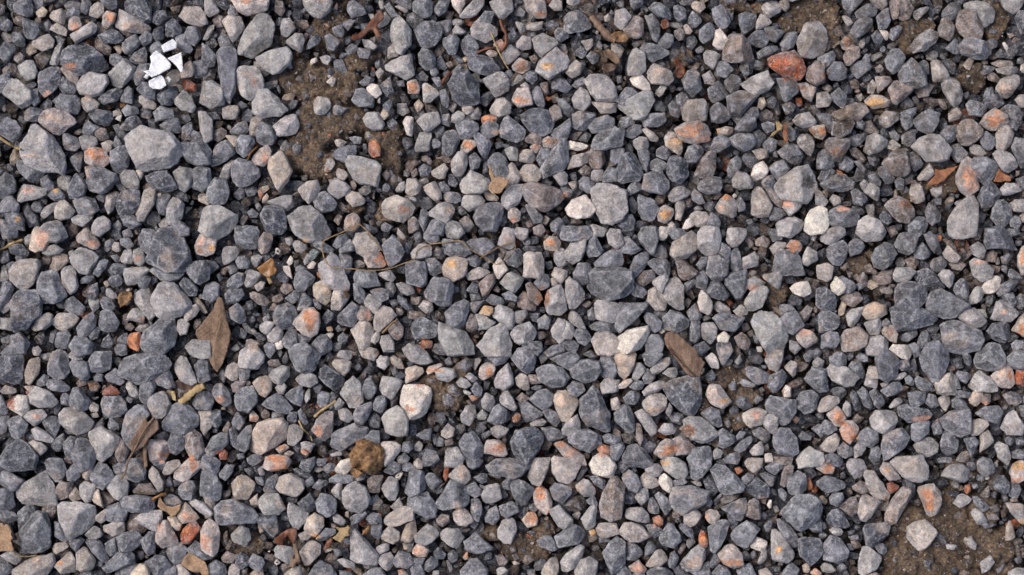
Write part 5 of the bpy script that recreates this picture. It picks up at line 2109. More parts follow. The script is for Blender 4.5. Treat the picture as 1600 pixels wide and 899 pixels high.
LABELS = """the widest stone of all, rounded pale grey with shallow hollows
big grey stone with a swirled knobby top, below the split twig
large dark blue-grey rounded stone just below left of the large flat dark stone
large mid grey angular stone two stones away, below the cream white lump
large light grey long stone two stones away, right of the broad olive brown leaf
large light grey angular stone just above left of the left loop of the root fibre
large mid grey angular stone one stone away, above left of the pale straw stalk
big dark grey slab with sharp corners, left of the white shards
large light grey rounded stone just right of the cream white lump
large mid grey angular stone one stone away, above left of the shell-shaped cream stone
big grey stone with a wet brown upper right corner
tall dark grey stone with a slanted right side, beside bare soil
huge dark stone webbed with white veins, under the olive brown leaf
large light grey rounded stone one stone away, above left of the pointed brown leaf
large light grey rounded stone one stone away, right of the torn tan leaf with holes
large smooth tan-grey stone with fine black specks
large light grey rounded stone just above right of the large flat dark stone
large mid grey rounded stone two stones away, above right of the orange-footed pale stone
large mid grey angular stone just right of the torn tan leaf with holes
large light grey angular stone one stone away, below right of the ragged orange leaf scrap
large mid grey rounded stone one stone away, left of the pointed brown leaf
tall dark triangular stone with a sharp ridge down its right side
large light grey rounded stone just above right of the rust-red stone
large dark blue-grey angular stone four stones away, below the big swirled grey stone
large light grey rounded stone three stones away, below left of the folded brown leaf
large dark many-sided stone below the red stem fragment
large dark blue-grey rounded stone two stones away, above the torn tan leaf with holes
large mid grey rounded stone one stone away, left of the shell-shaped cream stone
large dark blue-grey rounded stone just right of the flame-patched stone
medium mid grey angular stone one stone away, above right of the knobbly orange stone
medium mid grey angular stone two stones away, above left of the shell-shaped cream stone
big cream white stone with black specks and a rust smear
medium brownish grey stone, standing upright, just below the cream oval stone
medium mid grey rounded stone just below left of the pale straw stalk
medium brownish grey rounded stone just left of the cream white lump
medium light grey rounded stone two stones away, below the right end of the root fibre
medium mid grey stone, standing upright, just below left of the tall dark stone
big pale wedge pointing left, on bare soil
glossy rust-red stone with pale streaks, in the upper right
medium mid grey rounded stone just above right of the round orange pebble
medium dark blue-grey rounded stone three stones away, above left of the shell-shaped cream stone
medium light grey rounded stone just above the ragged orange leaf scrap
medium light grey rounded stone one stone away, above right of the black-specked cream stone
medium light grey long stone just below the left loop of the root fibre
medium dark blue-grey stone, lying flat across, two stones away, above the lumpy cream stone
medium light grey angular stone just above left of the orange-striped wedge
medium mid grey rounded stone just above left of the shell-shaped cream stone
medium light grey rounded stone with a tan-pink blush just below the tall dark stone
medium light grey rounded stone one stone away, above the pale kite-shaped stone
medium dark blue-grey rounded stone just below right of the half-orange pale stone
medium mid grey rounded stone three stones away, below the orange-topped stone
medium brownish grey rounded stone one stone away, left of the rust-red stone
medium light grey angular stone one stone away, left of the folded brown leaf
medium light grey rounded stone just left of the folded brown leaf
medium mid grey rounded stone two stones away, below the big wet-cornered stone
medium mid grey rounded stone just below the coral and cream stone
medium brownish grey rounded stone four stones away, above the ragged orange leaf scrap
pale stone speckled with bright rust over its whole left side
medium dark blue-grey rounded stone four stones away, above left of the folded brown leaf
medium light grey rounded stone just below right of the large speckled grey stone
mid grey rounded stone with a tan-pink blush, below left of the flame-patched stone
medium mid grey rounded stone one stone away, below right of the glossy orange-cornered stone
medium mid grey long stone just above left of the folded brown leaf
medium mid grey angular stone one stone away, left of the folded brown leaf
light grey rounded stone with a tan-pink blush, below right of the big pale soil-edge wedge
medium mid grey rounded stone just below the torn tan leaf scrap
medium pale grey angular stone with a tan-pink blush just above the big swirled grey stone
medium mid grey rounded stone one stone away, below left of the shell-shaped cream stone
tan and grey oblong stone lying diagonally
medium light grey rounded stone just above the yellowish tan leaf scrap
medium light grey angular stone just above right of the orange-edged pale stone
medium dark blue-grey rounded stone one stone away, above left of the yellow-orange capped stone
medium mid grey long stone just above left of the golden brown clod
medium mid grey angular stone one stone away, below right of the orange-edged pale stone
medium mid grey long stone one stone away, above left of the cream white lump
pale grey long stone, standing upright, just right of the ragged orange leaf scrap
medium mid grey rounded stone just left of the pale kite-shaped stone
medium mid grey stone, lying flat across, just below the flame-patched stone
medium dark blue-grey rounded stone one stone away, above the kite-shaped amber leaf
medium light grey rounded stone just below right of the yellowish tan leaf scrap
lone pale round stone sitting on the bare brown soil
large light grey angular stone just below right of the torn tan leaf with holes
medium light grey rounded stone just below left of the black-specked cream stone
medium light grey angular stone just below right of the tall dark stone
medium cream white stone, slanting up to the right, just above the down-pointing tan wedge
medium mid grey rounded stone just below the orange-topped stone
medium mid grey long stone one stone away, above the down-pointing tan wedge
medium mid grey angular stone one stone away, above left of the tall dark ridged stone
medium mid grey rounded stone one stone away, below right of the golden brown clod
medium dark blue-grey rounded stone just below left of the folded brown leaf
pale kite-shaped stone with a pointed lower end, beside bare soil
medium light grey rounded stone just above right of the rust-ended long stone
medium cream white angular stone just below right of the big wet-cornered stone
medium light grey rounded stone one stone away, below right of the yellow-orange capped stone
medium light grey rounded stone just below the big dark slab
medium mid grey rounded stone one stone away, above the lumpy cream stone
medium mid grey angular stone just below the lumpy cream stone
medium mid grey rounded stone two stones away, left of the lumpy cream stone
medium mid grey rounded stone two stones away, above the ragged orange leaf scrap
medium mid grey rounded stone just right of the ragged orange leaf scrap
medium light grey rounded stone three stones away, below the big swirled grey stone
pale stone whose upper right half is coral red
medium brownish grey stone, slanting up to the right, just left of the orange-striped wedge
medium mid grey rounded stone just right of the tall white-grey triangle
medium mid grey angular stone with a tan-pink blush four stones away, below the rust-red stone
medium mid grey angular stone just right of the widest pale grey stone
medium mid grey rounded stone one stone away, below left of the round orange pebble
medium light grey rounded stone two stones away, below right of the big wet-cornered stone
pale grey long stone, standing upright, just right of the knobbly orange stone
medium light grey angular stone one stone away, above left of the rust-speckled pale stone
medium mid grey angular stone just left of the orange-edged pale stone
tall white-grey triangular stone beside the red bark strip
medium mid grey stone, lying flat across, one stone away, below the large speckled grey stone
medium mid grey rounded stone just above the tall dark ridged stone
medium light grey angular stone one stone away, above the split twig at the left border
medium mid grey angular stone just left of the flame-patched stone
medium brownish grey rounded stone one stone away, left of the ragged orange leaf scrap
medium mid grey stone, lying flat across, just below left of the tall dark ridged stone
light grey long stone with a tan-pink blush, above left of the white shards
medium tan rounded stone with a tan-pink blush just left of the tall dark ridged stone
medium mid grey angular stone three stones away, above left of the folded brown leaf
medium light grey rounded stone just above left of the down-pointing tan wedge
medium mid grey rounded stone one stone away, left of the grey and orange banded stone
medium dark blue-grey rounded stone two stones away, right of the orange-footed pale stone
medium light grey rounded stone two stones away, below the cream white lump
medium dark blue-grey rounded stone two stones away, below right of the ragged orange leaf scrap
medium light grey rounded stone one stone away, above the down-pointing tan wedge
medium light grey rounded stone just above the rust-speckled pale stone
medium mid grey angular stone three stones away, above the ragged orange leaf scrap
medium brownish grey angular stone one stone away, below left of the ragged orange leaf scrap
medium brownish grey rounded stone one stone away, above right of the ragged orange leaf scrap
medium mid grey rounded stone two stones away, left of the lone pale stone on soil
medium dark blue-grey angular stone one stone away, above left of the white shards
medium light grey rounded stone just left of the torn tan leaf scrap
small light grey blocky stone just below right of the right end of the root fibre
medium light grey rounded stone one stone away, below right of the white shards
medium mid grey rounded stone one stone away, below left of the rust-red stone
medium brownish grey rounded stone one stone away, above the grey and orange banded stone
small mid grey angular stone two stones away, above right of the black-specked cream stone
small light grey stone, standing upright, just below left of the big wet-cornered stone
medium light grey long stone just above the grey and orange banded stone
mid grey angular stone, standing upright, just below left of the big dark slab
small dark blue-grey rounded stone one stone away, below right of the orange-topped stone
brown-grey wedge with a broad orange stripe, on bare soil
small dark blue-grey rounded stone just left of the coral and cream stone
small light grey stone, standing upright, one stone away, above the broad olive brown leaf
small mid grey rounded stone one stone away, above right of the large flat dark stone
small light grey stone, slanting up to the right, just right of the big dark slab
small light grey rounded stone two stones away, left of the large flat dark stone
lumpy cream stone with a scalloped outline
mid grey rounded stone with a tan-pink blush, below the big swirled grey stone
small mid grey blocky stone just above left of the kite-shaped amber leaf
small light grey angular stone five stones away, above the ragged orange leaf scrap
small dark blue-grey long stone just below left of the single pale straw
small dark blue-grey rounded stone just below the widest pale grey stone
small light grey rounded stone just below right of the coral pink stone
small light grey angular stone just below right of the yellow-orange capped stone
small mid grey stone, lying flat across, just left of the curled tan leaf
small mid grey angular stone just left of the dark broken stick
small mid grey angular stone one stone away, above right of the curled tan leaf
small light grey rounded stone two stones away, below left of the orange-striped wedge
smooth cream white lump beside a big blue-grey block
small light grey angular stone just below left of the rust-red stone
small light grey rounded stone one stone away, left of the black-specked cream stone
small light grey rounded stone just above the folded brown leaf
small light grey rounded stone just below the tall white-grey triangle
small tan rounded stone one stone away, left of the right end of the root fibre
small dark blue-grey rounded stone just below left of the rust-speckled pale stone
small mid grey rounded stone just above right of the orange-footed pale stone
small mid grey rounded stone just above the yellow-orange capped stone
small tan angular stone with a tan-pink blush just above left of the down-pointing tan wedge
light grey rounded stone with a tan-pink blush, below right of the pointed brown leaf
small mid grey rounded stone just right of the glossy orange-cornered stone
small mid grey rounded stone two stones away, above left of the tall dark ridged stone
cream oval stone with faint specks, near the bottom
small mid grey rounded stone just above left of the large black-specked tan stone
pale grey angular stone, lying flat across, just above the tall dark stone
small tan rounded stone just below left of the coral pink stone
small mid grey rounded stone one stone away, above the ragged orange leaf scrap
small mid grey rounded stone two stones away, below left of the ragged orange leaf scrap
small mid grey angular stone just below right of the rust-ended long stone
small mid grey rounded stone one stone away, below left of the folded brown leaf
small light grey rounded stone with a tan-pink blush just below the coral pink stone
small light grey angular stone two stones away, below the cream white lump
small mid grey rounded stone just below left of the yellow-orange capped stone
small light grey stone, standing upright, one stone away, right of the orange-footed pale stone
small mid grey stone, lying flat across, just below the cream white lump
small mid grey rounded stone one stone away, below right of the yellow-orange capped stone
small mid grey rounded stone one stone away, above the black-specked cream stone
small mid grey rounded stone two stones away, above right of the broad olive brown leaf
small mid grey rounded stone just below the half-orange pale stone
small dark blue-grey rounded stone just left of the lone pale stone on soil
grey stone with a flat bright orange top face
small light grey rounded stone just below the big wet-cornered stone
small mid grey rounded stone just above right of the glossy orange-cornered stone
small light grey angular stone two stones away, below left of the lumpy cream stone
small mid grey stone, standing upright, just above left of the orange-footed pale stone
small mid grey rounded stone just left of the rust-ended long stone
small dark blue-grey angular stone two stones away, below the ragged orange leaf scrap
small mid grey rounded stone one stone away, above left of the folded brown leaf
small light grey stone, standing upright, just above the rust-ended long stone
small brownish grey long stone two stones away, below right of the rust-red stone
small light grey long stone one stone away, left of the orange-striped wedge
mid grey long stone, lying flat across, just right of the lumpy cream stone
small light grey angular stone three stones away, above left of the folded brown leaf
small mid grey angular stone just above the broad olive brown leaf
light grey rounded stone with a tan-pink blush, above the shell-shaped cream stone
small light grey rounded stone just above left of the glossy orange-cornered stone
small brownish grey rounded stone one stone away, above right of the big wet-cornered stone
small mid grey angular stone just above the torn tan leaf scrap
small mid grey rounded stone just above left of the yellow-orange capped stone
small light grey angular stone one stone away, above right of the white shards
small mid grey stone, lying flat across, just right of the big wet-cornered stone
small light grey angular stone two stones away, above the ragged orange leaf scrap
light grey rounded stone with a tan-pink blush, above left of the forked red bark strip
small light grey rounded stone just above the pale kite-shaped stone
small light grey angular stone just right of the small forked brown leaf
small light grey rounded stone just above left of the half-orange pale stone
small mid grey rounded stone two stones away, above left of the folded brown leaf
pale grey rounded stone with an orange patch, below right of the folded brown leaf
small light grey angular stone with a tan-pink blush just left of the orange-footed pale stone
pale grey stone with an orange foot
small light grey rounded stone just left of the shell-shaped cream stone
small light grey long stone just above left of the pale straw stalk
small mid grey rounded stone one stone away, below left of the curled tan leaf
pale grey angular stone with an orange patch, above left of the golden brown clod
small mid grey angular stone one stone away, below right of the widest pale grey stone
small light grey long stone one stone away, below the widest pale grey stone
small light grey angular stone just below left of the curled tan leaf
small dark blue-grey angular stone one stone away, below the coral and cream stone
small mid grey long stone just below left of the big swirled grey stone
small mid grey rounded stone just below right of the large flat dark stone
small brownish grey stone, standing upright, one stone away, right of the folded brown leaf
small rounded stone with an orange patch, above the orange scrap right of the orange-faced stone
small mid grey angular stone just right of the orange-topped stone
pale grey rounded stone with an orange patch, right of the large flat dark stone
small light grey rounded stone two stones away, below the right end of the root fibre
light grey angular stone with a tan-pink blush, above left of the rust-speckled pale stone
small light grey stone, slanting down to the right, just left of the round orange pebble
small light grey long stone three stones away, above the ragged orange leaf scrap
small muddy brown angular stone one stone away, above right of the big wet-cornered stone
small mid grey rounded stone just below the orange scrap right of the orange-faced stone
small light grey rounded stone one stone away, right of the coral and cream stone
small mid grey angular stone one stone away, below right of the cream white lump
small brownish grey stone, standing upright, just below the rust-speckled pale stone
small light grey stone, slanting down to the right, just below the orange-edged pale stone
small light grey angular stone just below left of the pointed brown leaf
pale grey angular stone with a rusty stain, right of the huge white-veined dark stone
small light grey rounded stone with a tan-pink blush just above the orange-edged pale stone
cream stone fanned like a shell with an orange edge
small mid grey rounded stone just left of the large flat dark stone
small light grey long stone one stone away, right of the yellowish tan leaf scrap
small dark blue-grey rounded stone three stones away, above the grey and orange banded stone
small mid grey angular stone just above left of the grey and orange banded stone
small mid grey angular stone just right of the orange-edged pale stone
small mid grey rounded stone one stone away, below left of the ragged orange leaf scrap
small pale grey rounded stone with a rusty stain just left of the knobbly orange stone
small light grey rounded stone just above left of the single pale straw
pale grey long stone, slanting down to the right, just left of the cream oval stone
small light grey angular stone two stones away, above right of the broad olive brown leaf
light grey angular stone, lying flat across, just below the big swirled grey stone
tan angular stone with a tan-pink blush, below the big swirled grey stone
small light grey long stone one stone away, above the black-specked cream stone
small light grey rounded stone one stone away, below the shell-shaped cream stone
small mid grey angular stone just below left of the glossy orange-cornered stone
small light grey stone, slanting up to the right, just below the cream white lump
small light grey long stone one stone away, below right of the rust-ended long stone
small mid grey rounded stone two stones away, above right of the orange-footed pale stone
small mid grey stone, standing upright, one stone away, below right of the golden brown clod
small light grey angular stone just right of the large speckled grey stone
small mid grey rounded stone just right of the tall dark ridged stone
small dark blue-grey rounded stone one stone away, right of the ragged orange leaf scrap
small mid grey rounded stone just below right of the orange-edged pale stone
small light grey rounded stone one stone away, left of the orange-striped wedge
small mid grey angular stone just right of the coral and cream stone
small mid grey rounded stone just above left of the grey and orange banded stone
small mid grey rounded stone two stones away, above the grey and orange banded stone
small mid grey rounded stone just above the split twig at the left border
small light grey angular stone just above the diagonal tan oblong stone
small light grey angular stone just below right of the torn tan leaf scrap
small mid grey angular stone one stone away, below left of the torn tan leaf scrap
small mid grey long stone one stone away, above right of the broad olive brown leaf
small mid grey rounded stone two stones away, below right of the big wet-cornered stone
small light grey rounded stone one stone away, left of the shell-shaped cream stone
pale grey long stone with an orange patch, above right of the curled tan leaf
small mid grey angular stone one stone away, left of the pale kite-shaped stone
small light grey long stone one stone away, below left of the large flat dark stone
small mid grey rounded stone just left of the cracked tan leaf
small light grey angular stone one stone away, below the glossy orange-cornered stone
small angular stone with a tan-pink blush, below the orange scrap right of the orange-faced stone
small light grey stone, standing upright, just above the large flat dark stone
light grey rounded stone with a tan-pink blush, below left of the torn tan leaf scrap
small light grey rounded stone one stone away, above the lumpy cream stone
small mid grey long stone one stone away, below left of the curled tan leaf
small mid grey angular stone just left of the down-pointing tan wedge
small mid grey rounded stone one stone away, below the large speckled grey stone
small light grey angular stone one stone away, below left of the rust-ended long stone
small mid grey angular stone one stone away, below right of the dark broken stick
small light grey angular stone just above the orange scrap right of the orange-faced stone
small mid grey rounded stone one stone away, above the shell-shaped cream stone""".split('\n')
NIND = len(LABELS)
# rust and clay stains on the stones: x y rx ry colour
STAINS = [tuple(s.split(',')) for s in """114,106,9,6,s 174,28,7,8,s 132,32,5,4,y 208,42,20,6,f 118,42,6,6,p 308,78,7,6,f 298,136,8,6,R 188,163,4,4,y 75,148,8,5,p 135,152,10,6,f
387,5,9,4,s 502,2,8,3,p 524,9,4,4,s 512,40,6,4,s 398,130,5,9,p 385,118,6,4,f 846,23,9,4,s 782,70,9,8,p 772,82,6,4,f 814,104,12,9,b 858,106,10,5,y 878,82,10,5,f 646,136,8,9,s 814,159,13,5,s 670,138,7,6,f 952,88,8,6,b
1076,48,5,5,f 1228,104,29,18,R 1240,98,10,6,s 1250,156,6,5,R 1266,142,7,7,f 1252,138,6,4,b 1030,114,12,8,f 1325,66,8,8,b 1368,160,14,6,y 1568,138,8,8,f 1556,176,6,4,s 1288,120,7,7,b 1002,66,4,4,b
150,238,16,7,s 156,246,12,6,s 138,272,3,8,s 48,298,10,5,p 86,186,12,6,f 86,298,5,4,y 50,245,20,3,f 30,344,4,4,y
414,248,5,7,p 586,228,8,12,s 512,268,3,4,s 406,304,5,5,s 616,266,8,4,s 632,328,8,6,p 548,350,9,9,f 556,360,3,3,y
764,186,11,6,s 732,227,9,6,s 738,233,5,4,s 838,230,6,4,s 862,222,10,5,b 802,344,6,4,s 702,330,8,7,f 884,304,5,4,s 776,208,9,5,f
1080,206,20,12,s 1100,218,12,5,p 1056,224,11,9,y 1056,224,8,7,f 1120,205,3,4,y 1040,336,9,8,y 1044,334,5,4,s 1136,309,8,5,s 1126,324,5,4,p 1230,320,9,6,p 1262,284,9,12,n 1268,205,7,6,b
1552,189,14,8,s 1510,275,10,14,s 1515,290,10,8,p 1286,205,7,7,s 1314,270,5,5,s 1316,326,10,4,p 1282,226,3,6,s 1308,238,9,6,b 1410,320,16,9,b 1322,192,12,8,n
145,381,10,4,p 316,378,5,7,p 312,392,5,5,s 224,500,4,3,s 210,528,9,10,s 132,492,5,4,s 194,470,5,6,y 66,374,10,14,p 216,404,6,4,p
596,402,6,7,s 600,412,6,6,s 590,406,5,5,s 330,388,6,6,y 483,495,10,10,s 488,508,8,12,s 492,490,8,8,p 514,513,4,3,y 498,430,5,6,s 542,458,7,8,b 575,491,4,7,p 510,455,6,6,f 476,376,5,2,y
860,380,8,6,s 794,374,8,8,f 762,484,10,7,y 667,534,8,6,s 742,528,3,5,s 708,412,8,6,y 674,386,10,5,f 848,465,12,14,b 770,455,8,8,f
1241,384,11,9,s 1142,474,5,6,R 1236,471,3,5,s 1206,480,4,3,R 1256,520,10,6,p 1176,450,9,4,p 1192,433,8,8,f 1045,518,5,5,f
1470,372,4,5,s 1596,404,5,12,s 1530,410,12,3,p 1568,488,8,5,p 1366,482,16,10,f 1390,518,6,8,b 1594,514,5,8,s 1554,398,6,6,f
172,611,14,6,R 20,630,7,8,R 258,710,8,5,s 252,718,4,6,p 299,716,6,5,s 211,543,9,6,s 60,650,7,4,p 40,614,3,3,R 143,604,8,6,b 46,606,9,4,f
500,672,6,8,s 496,678,7,5,p 349,710,8,8,R 441,699,9,3,s 476,707,7,5,s 434,716,18,5,s 592,552,5,4,s 484,636,3,3,s 494,637,3,3,R 397,655,6,4,s 637,636,3,5,s 400,542,10,8,f 345,624,8,6,p 412,604,5,14,f
678,579,13,2,s 765,583,7,8,s 739,624,7,4,s 781,699,9,10,s 772,703,6,6,p 942,702,10,9,s 876,694,8,4,s 894,706,9,7,p 808,654,8,8,b 880,624,12,8,f 645,640,5,3,s 642,588,8,10,f 655,600,6,4,p
1047,702,12,6,s 1040,708,10,4,s 1074,672,9,9,b 1132,626,8,4,y 1222,613,3,7,s 1242,656,6,5,b 978,594,8,10,f 966,566,5,8,f 1024,640,14,5,f 1180,648,8,8,p
1308,650,12,10,s 1316,662,6,4,s 1326,678,14,14,p 1334,684,7,6,s 1566,584,8,10,f 1577,588,3,12,s 1440,654,14,4,p 1538,630,6,4,s 1462,641,7,2,s 1592,590,8,10,R 1462,652,5,5,p 1415,608,6,4,f
303,727,5,9,s 294,834,16,14,R 290,828,7,6,s 293,806,10,7,p 251,822,3,8,p 60,870,6,6,f 96,878,5,4,s 438,730,16,9,s 434,724,6,6,p 598,800,6,6,s 322,846,9,14,p 493,838,7,4,y 440,849,3,4,s 440,786,6,8,f 626,892,4,4,s 404,796,3,4,b
843,764,8,5,s 845,774,9,6,s 840,780,5,5,p 855,800,3,5,p 830,808,10,9,s 728,868,5,5,s 656,860,11,8,p 724,736,9,10,f 926,833,5,5,y 698,740,5,10,R 716,788,6,8,f 906,762,8,6,f
1154,735,7,5,s 1030,815,9,9,p 1030,815,7,7,s 1098,844,8,8,s 1098,832,5,6,R 1144,877,17,4,s 1103,808,3,7,p 1216,858,5,6,y 998,886,11,8,p 1268,762,4,9,s 1040,724,6,5,y 1192,780,7,3,p 1276,894,6,5,p 1085,878,12,8,f
1293,731,8,8,s 1384,734,5,4,y 1443,768,8,6,s 1448,780,7,8,s 1450,792,5,7,s 1590,728,9,8,y 1588,748,8,5,s 1396,762,8,6,R 1516,765,5,9,s 1382,782,5,4,s 1486,818,3,3,s 1442,860,4,3,s 1595,820,8,8,y""".split()]
STAINS = [(float(a), float(b), float(c), float(d), e) for a, b, c, d, e in STAINS]
SCOL = {'s': lin((198, 134, 94)), 'f': lin((198, 168, 146)), 'R': lin((160, 86, 54)), 'y': lin((204, 156, 98)), 'p': lin((208, 158, 134)), 'b': lin((140, 96, 66)), 'n': lin((62, 50, 38))}
# damp soil that shows between the stones: x y rx ry
SOIL = [tuple(map(float, s.split(','))) for s in """508,128,66,40 470,118,42,34 500,190,52,44 470,240,44,40 505,258,36,26 520,40,34,40 545,190,34,30 612,252,26,40 600,215,34,22 560,90,34,20
 1262,14,36,26 1240,40,30,20 1290,30,22,34 1432,40,36,24 1412,54,24,18 1556,36,22,30 1522,120,26,22 1300,70,20,20 1478,286,36,22 1440,300,26,16 1420,76,24,12
 1218,462,26,20 1136,592,38,20 1160,622,36,20 1100,640,18,26 1150,660,26,14 1340,420,24,20 1370,400,20,14 1180,440,16,14
 1430,820,40,36 1420,870,50,40 1480,800,40,40 1500,850,60,50 1450,905,70,30 1540,800,30,30 1560,860,40,36 1500,745,26,24 1550,905,60,24
 700,625,36,30 676,600,18,22 720,580,16,20 820,860,46,30 790,838,40,18 850,835,24,18 388,860,34,26 360,845,16,14 768,40,14,10 360,905,30,20
 360,20,10,16 1388,176,14,12 556,322,24,14 600,330,20,14 1068,92,16,18 880,40,22,12 940,90,16,20 700,50,8,8 1180,14,20,14 1160,10,24,12 690,252,26,12""".split()]
GAIN = 1.0
PAL = {'d': (75, 77, 85), 'g': (107, 107, 112), 'l': (162, 156, 152), 'w': (226, 213, 199), 'b': (130, 114, 105), 't': (186, 168, 150), 'o': (176, 160, 150), 'r': (158, 94, 64), 'n': (74, 63, 55), 'G': (122, 134, 130)}
PAL = {k: lin(v)*GAIN for k, v in PAL.items()}
for k in SCOL: SCOL[k] = SCOL[k]*GAIN
def soilmask(X, Y):                           # photo pixels -> 0..1
    P = np.stack([X, Y, 0*X], -1)
    wx = X+9*vn(P, 1/26., 3)+5*vn(P, 1/9., 5); wy = Y+9*vn(P, 1/26., 4)+5*vn(P, 1/9., 6)
    m = np.zeros_like(X, dtype=float)
    for a, b, c, d in SOIL: m = np.maximum(m, 1.25-np.sqrt(((wx-a)/c)**2+((wy-b)/d)**2))
    far = (X < -40) | (X > 1640) | (Y < -40) | (Y > 940)
    m = np.where(far, vn(P, 1/240., 8)*1.3-.55, m)
    return sstep(0, .6, m)
def ground_z(X, Y):
    P = np.stack([X, Y, 0*X], -1); m = soilmask(X, Y)
    return -.0225+m*.0185+.0018*fbm(P, 1/24., 11)+(.0014*fbm(P, 1/8., 12))*(.4+m)+.0007*vn(P, 1/3.2, 13)
# ------------------------------------------------------------------ one stone from its outline
def hull(p):
    p = sorted(set(p))
    def half(q):
        h = []
        for a in q:
            while len(h) > 1 and (h[-1][0]-h[-2][0])*(a[1]-h[-2][1])-(h[-1][1]-h[-2][1])*(a[0]-h[-2][0]) <= 0: h.pop()
            h.append(a)
        return h
    return half(p)[:-1]+half(p[::-1])[:-1]
def stone_shape(pts, level, r, H=None):
    """pts: outline in metres round its centroid. Returns verts, edge wear, facet number, mean radius"""
    h = np.array(hull([tuple(q) for q in pts])); n = len(h)
    A = .5*abs(sum(h[i-1][0]*h[i][1]-h[i][0]*h[i-1][1] for i in range(n))); rm = math.sqrt(A/math.pi)
    if H is None: H = rm*r.uniform(.42, .70)
    N, D = [], []
    for i in range(n):
        a, b = h[i], h[(i+1) % n]; e = b-a; L = np.hypot(*e)
        if L < rm*.12: continue
        nn = np.array([e[1], -e[0]])/L; d = nn@a
        if d < rm*.15: d = rm*.15
        t = r.choice([r.uniform(3, 16), r.uniform(3, 16), r.uniform(22, 46)]); t = R_(t)
        N.append((nn[0]*math.cos(t), nn[1]*math.cos(t), math.sin(t))); D.append(d*math.cos(t))
        t = R_(r.uniform(8, 35))
        N.append((nn[0]*math.cos(t), nn[1]*math.cos(t), -math.sin(t))); D.append(d*math.cos(t))
    az = r.uniform(0, 6.283); t = R_(r.uniform(0, 17))
    N.append((math.cos(az)*math.sin(t), math.sin(az)*math.sin(t), math.cos(t))); D.append(H)
    for k in range(r.integers(1, 4)):
        az += r.uniform(1.4, 2.8); t = R_(r.uniform(20, 48))
        N.append((math.cos(az)*math.sin(t), math.sin(az)*math.sin(t), math.cos(t))); D.append(H*r.uniform(.82, 1.06))
    N.append((0, 0, -1)); D.append(rm*.6)
    N = np.array(N); D = np.array(D)
    v, f = ICO[level]
    cv = np.cov(h.T)+1e-12*np.eye(2); ev, U = np.linalg.eigh(cv); s = np.sqrt(ev)*1.6
    d = v*np.array([s[0], s[1], H*.9]); d[:, :2] = d[:, :2]@U.T; d /= np.linalg.norm(d, axis=1)[:, None]
    Mx = np.maximum(0, d@N.T/D); p = r.uniform(45, 110)
    S = (Mx**p).sum(1)**(1/p); mx = Mx.max(1)
    S2 = (Mx**15).sum(1)**(1/15); e = np.clip((1-mx/S2)/(1-2**(-1/15)), 0, 1)   # worn band along every arris
    rad = 1.10/S
    P = d*rad[:, None]; off = r.uniform(-50, 50, 3); Q = P/rm+off
    disp = .022*vn(Q, 1.6, 1)+.02*vn(Q, 3.7, 2)+(.02*vn(Q, 8, 3) if level > 3 else 0)+(.012*vn(Q, 17, 4) if level > 4 else 0)+(.03*np.abs(vn(Q, 5.3, 7))-.012 if level > 5 else 0)
    if level > 3: disp = disp+.035-.10*np.abs(vn(Q, 1.15, 5))-.035*np.abs(vn(Q, 2.9, 6))
    P = P*(1+disp)[:, None]
    return P, e, Mx.argmax(1), rm, Q
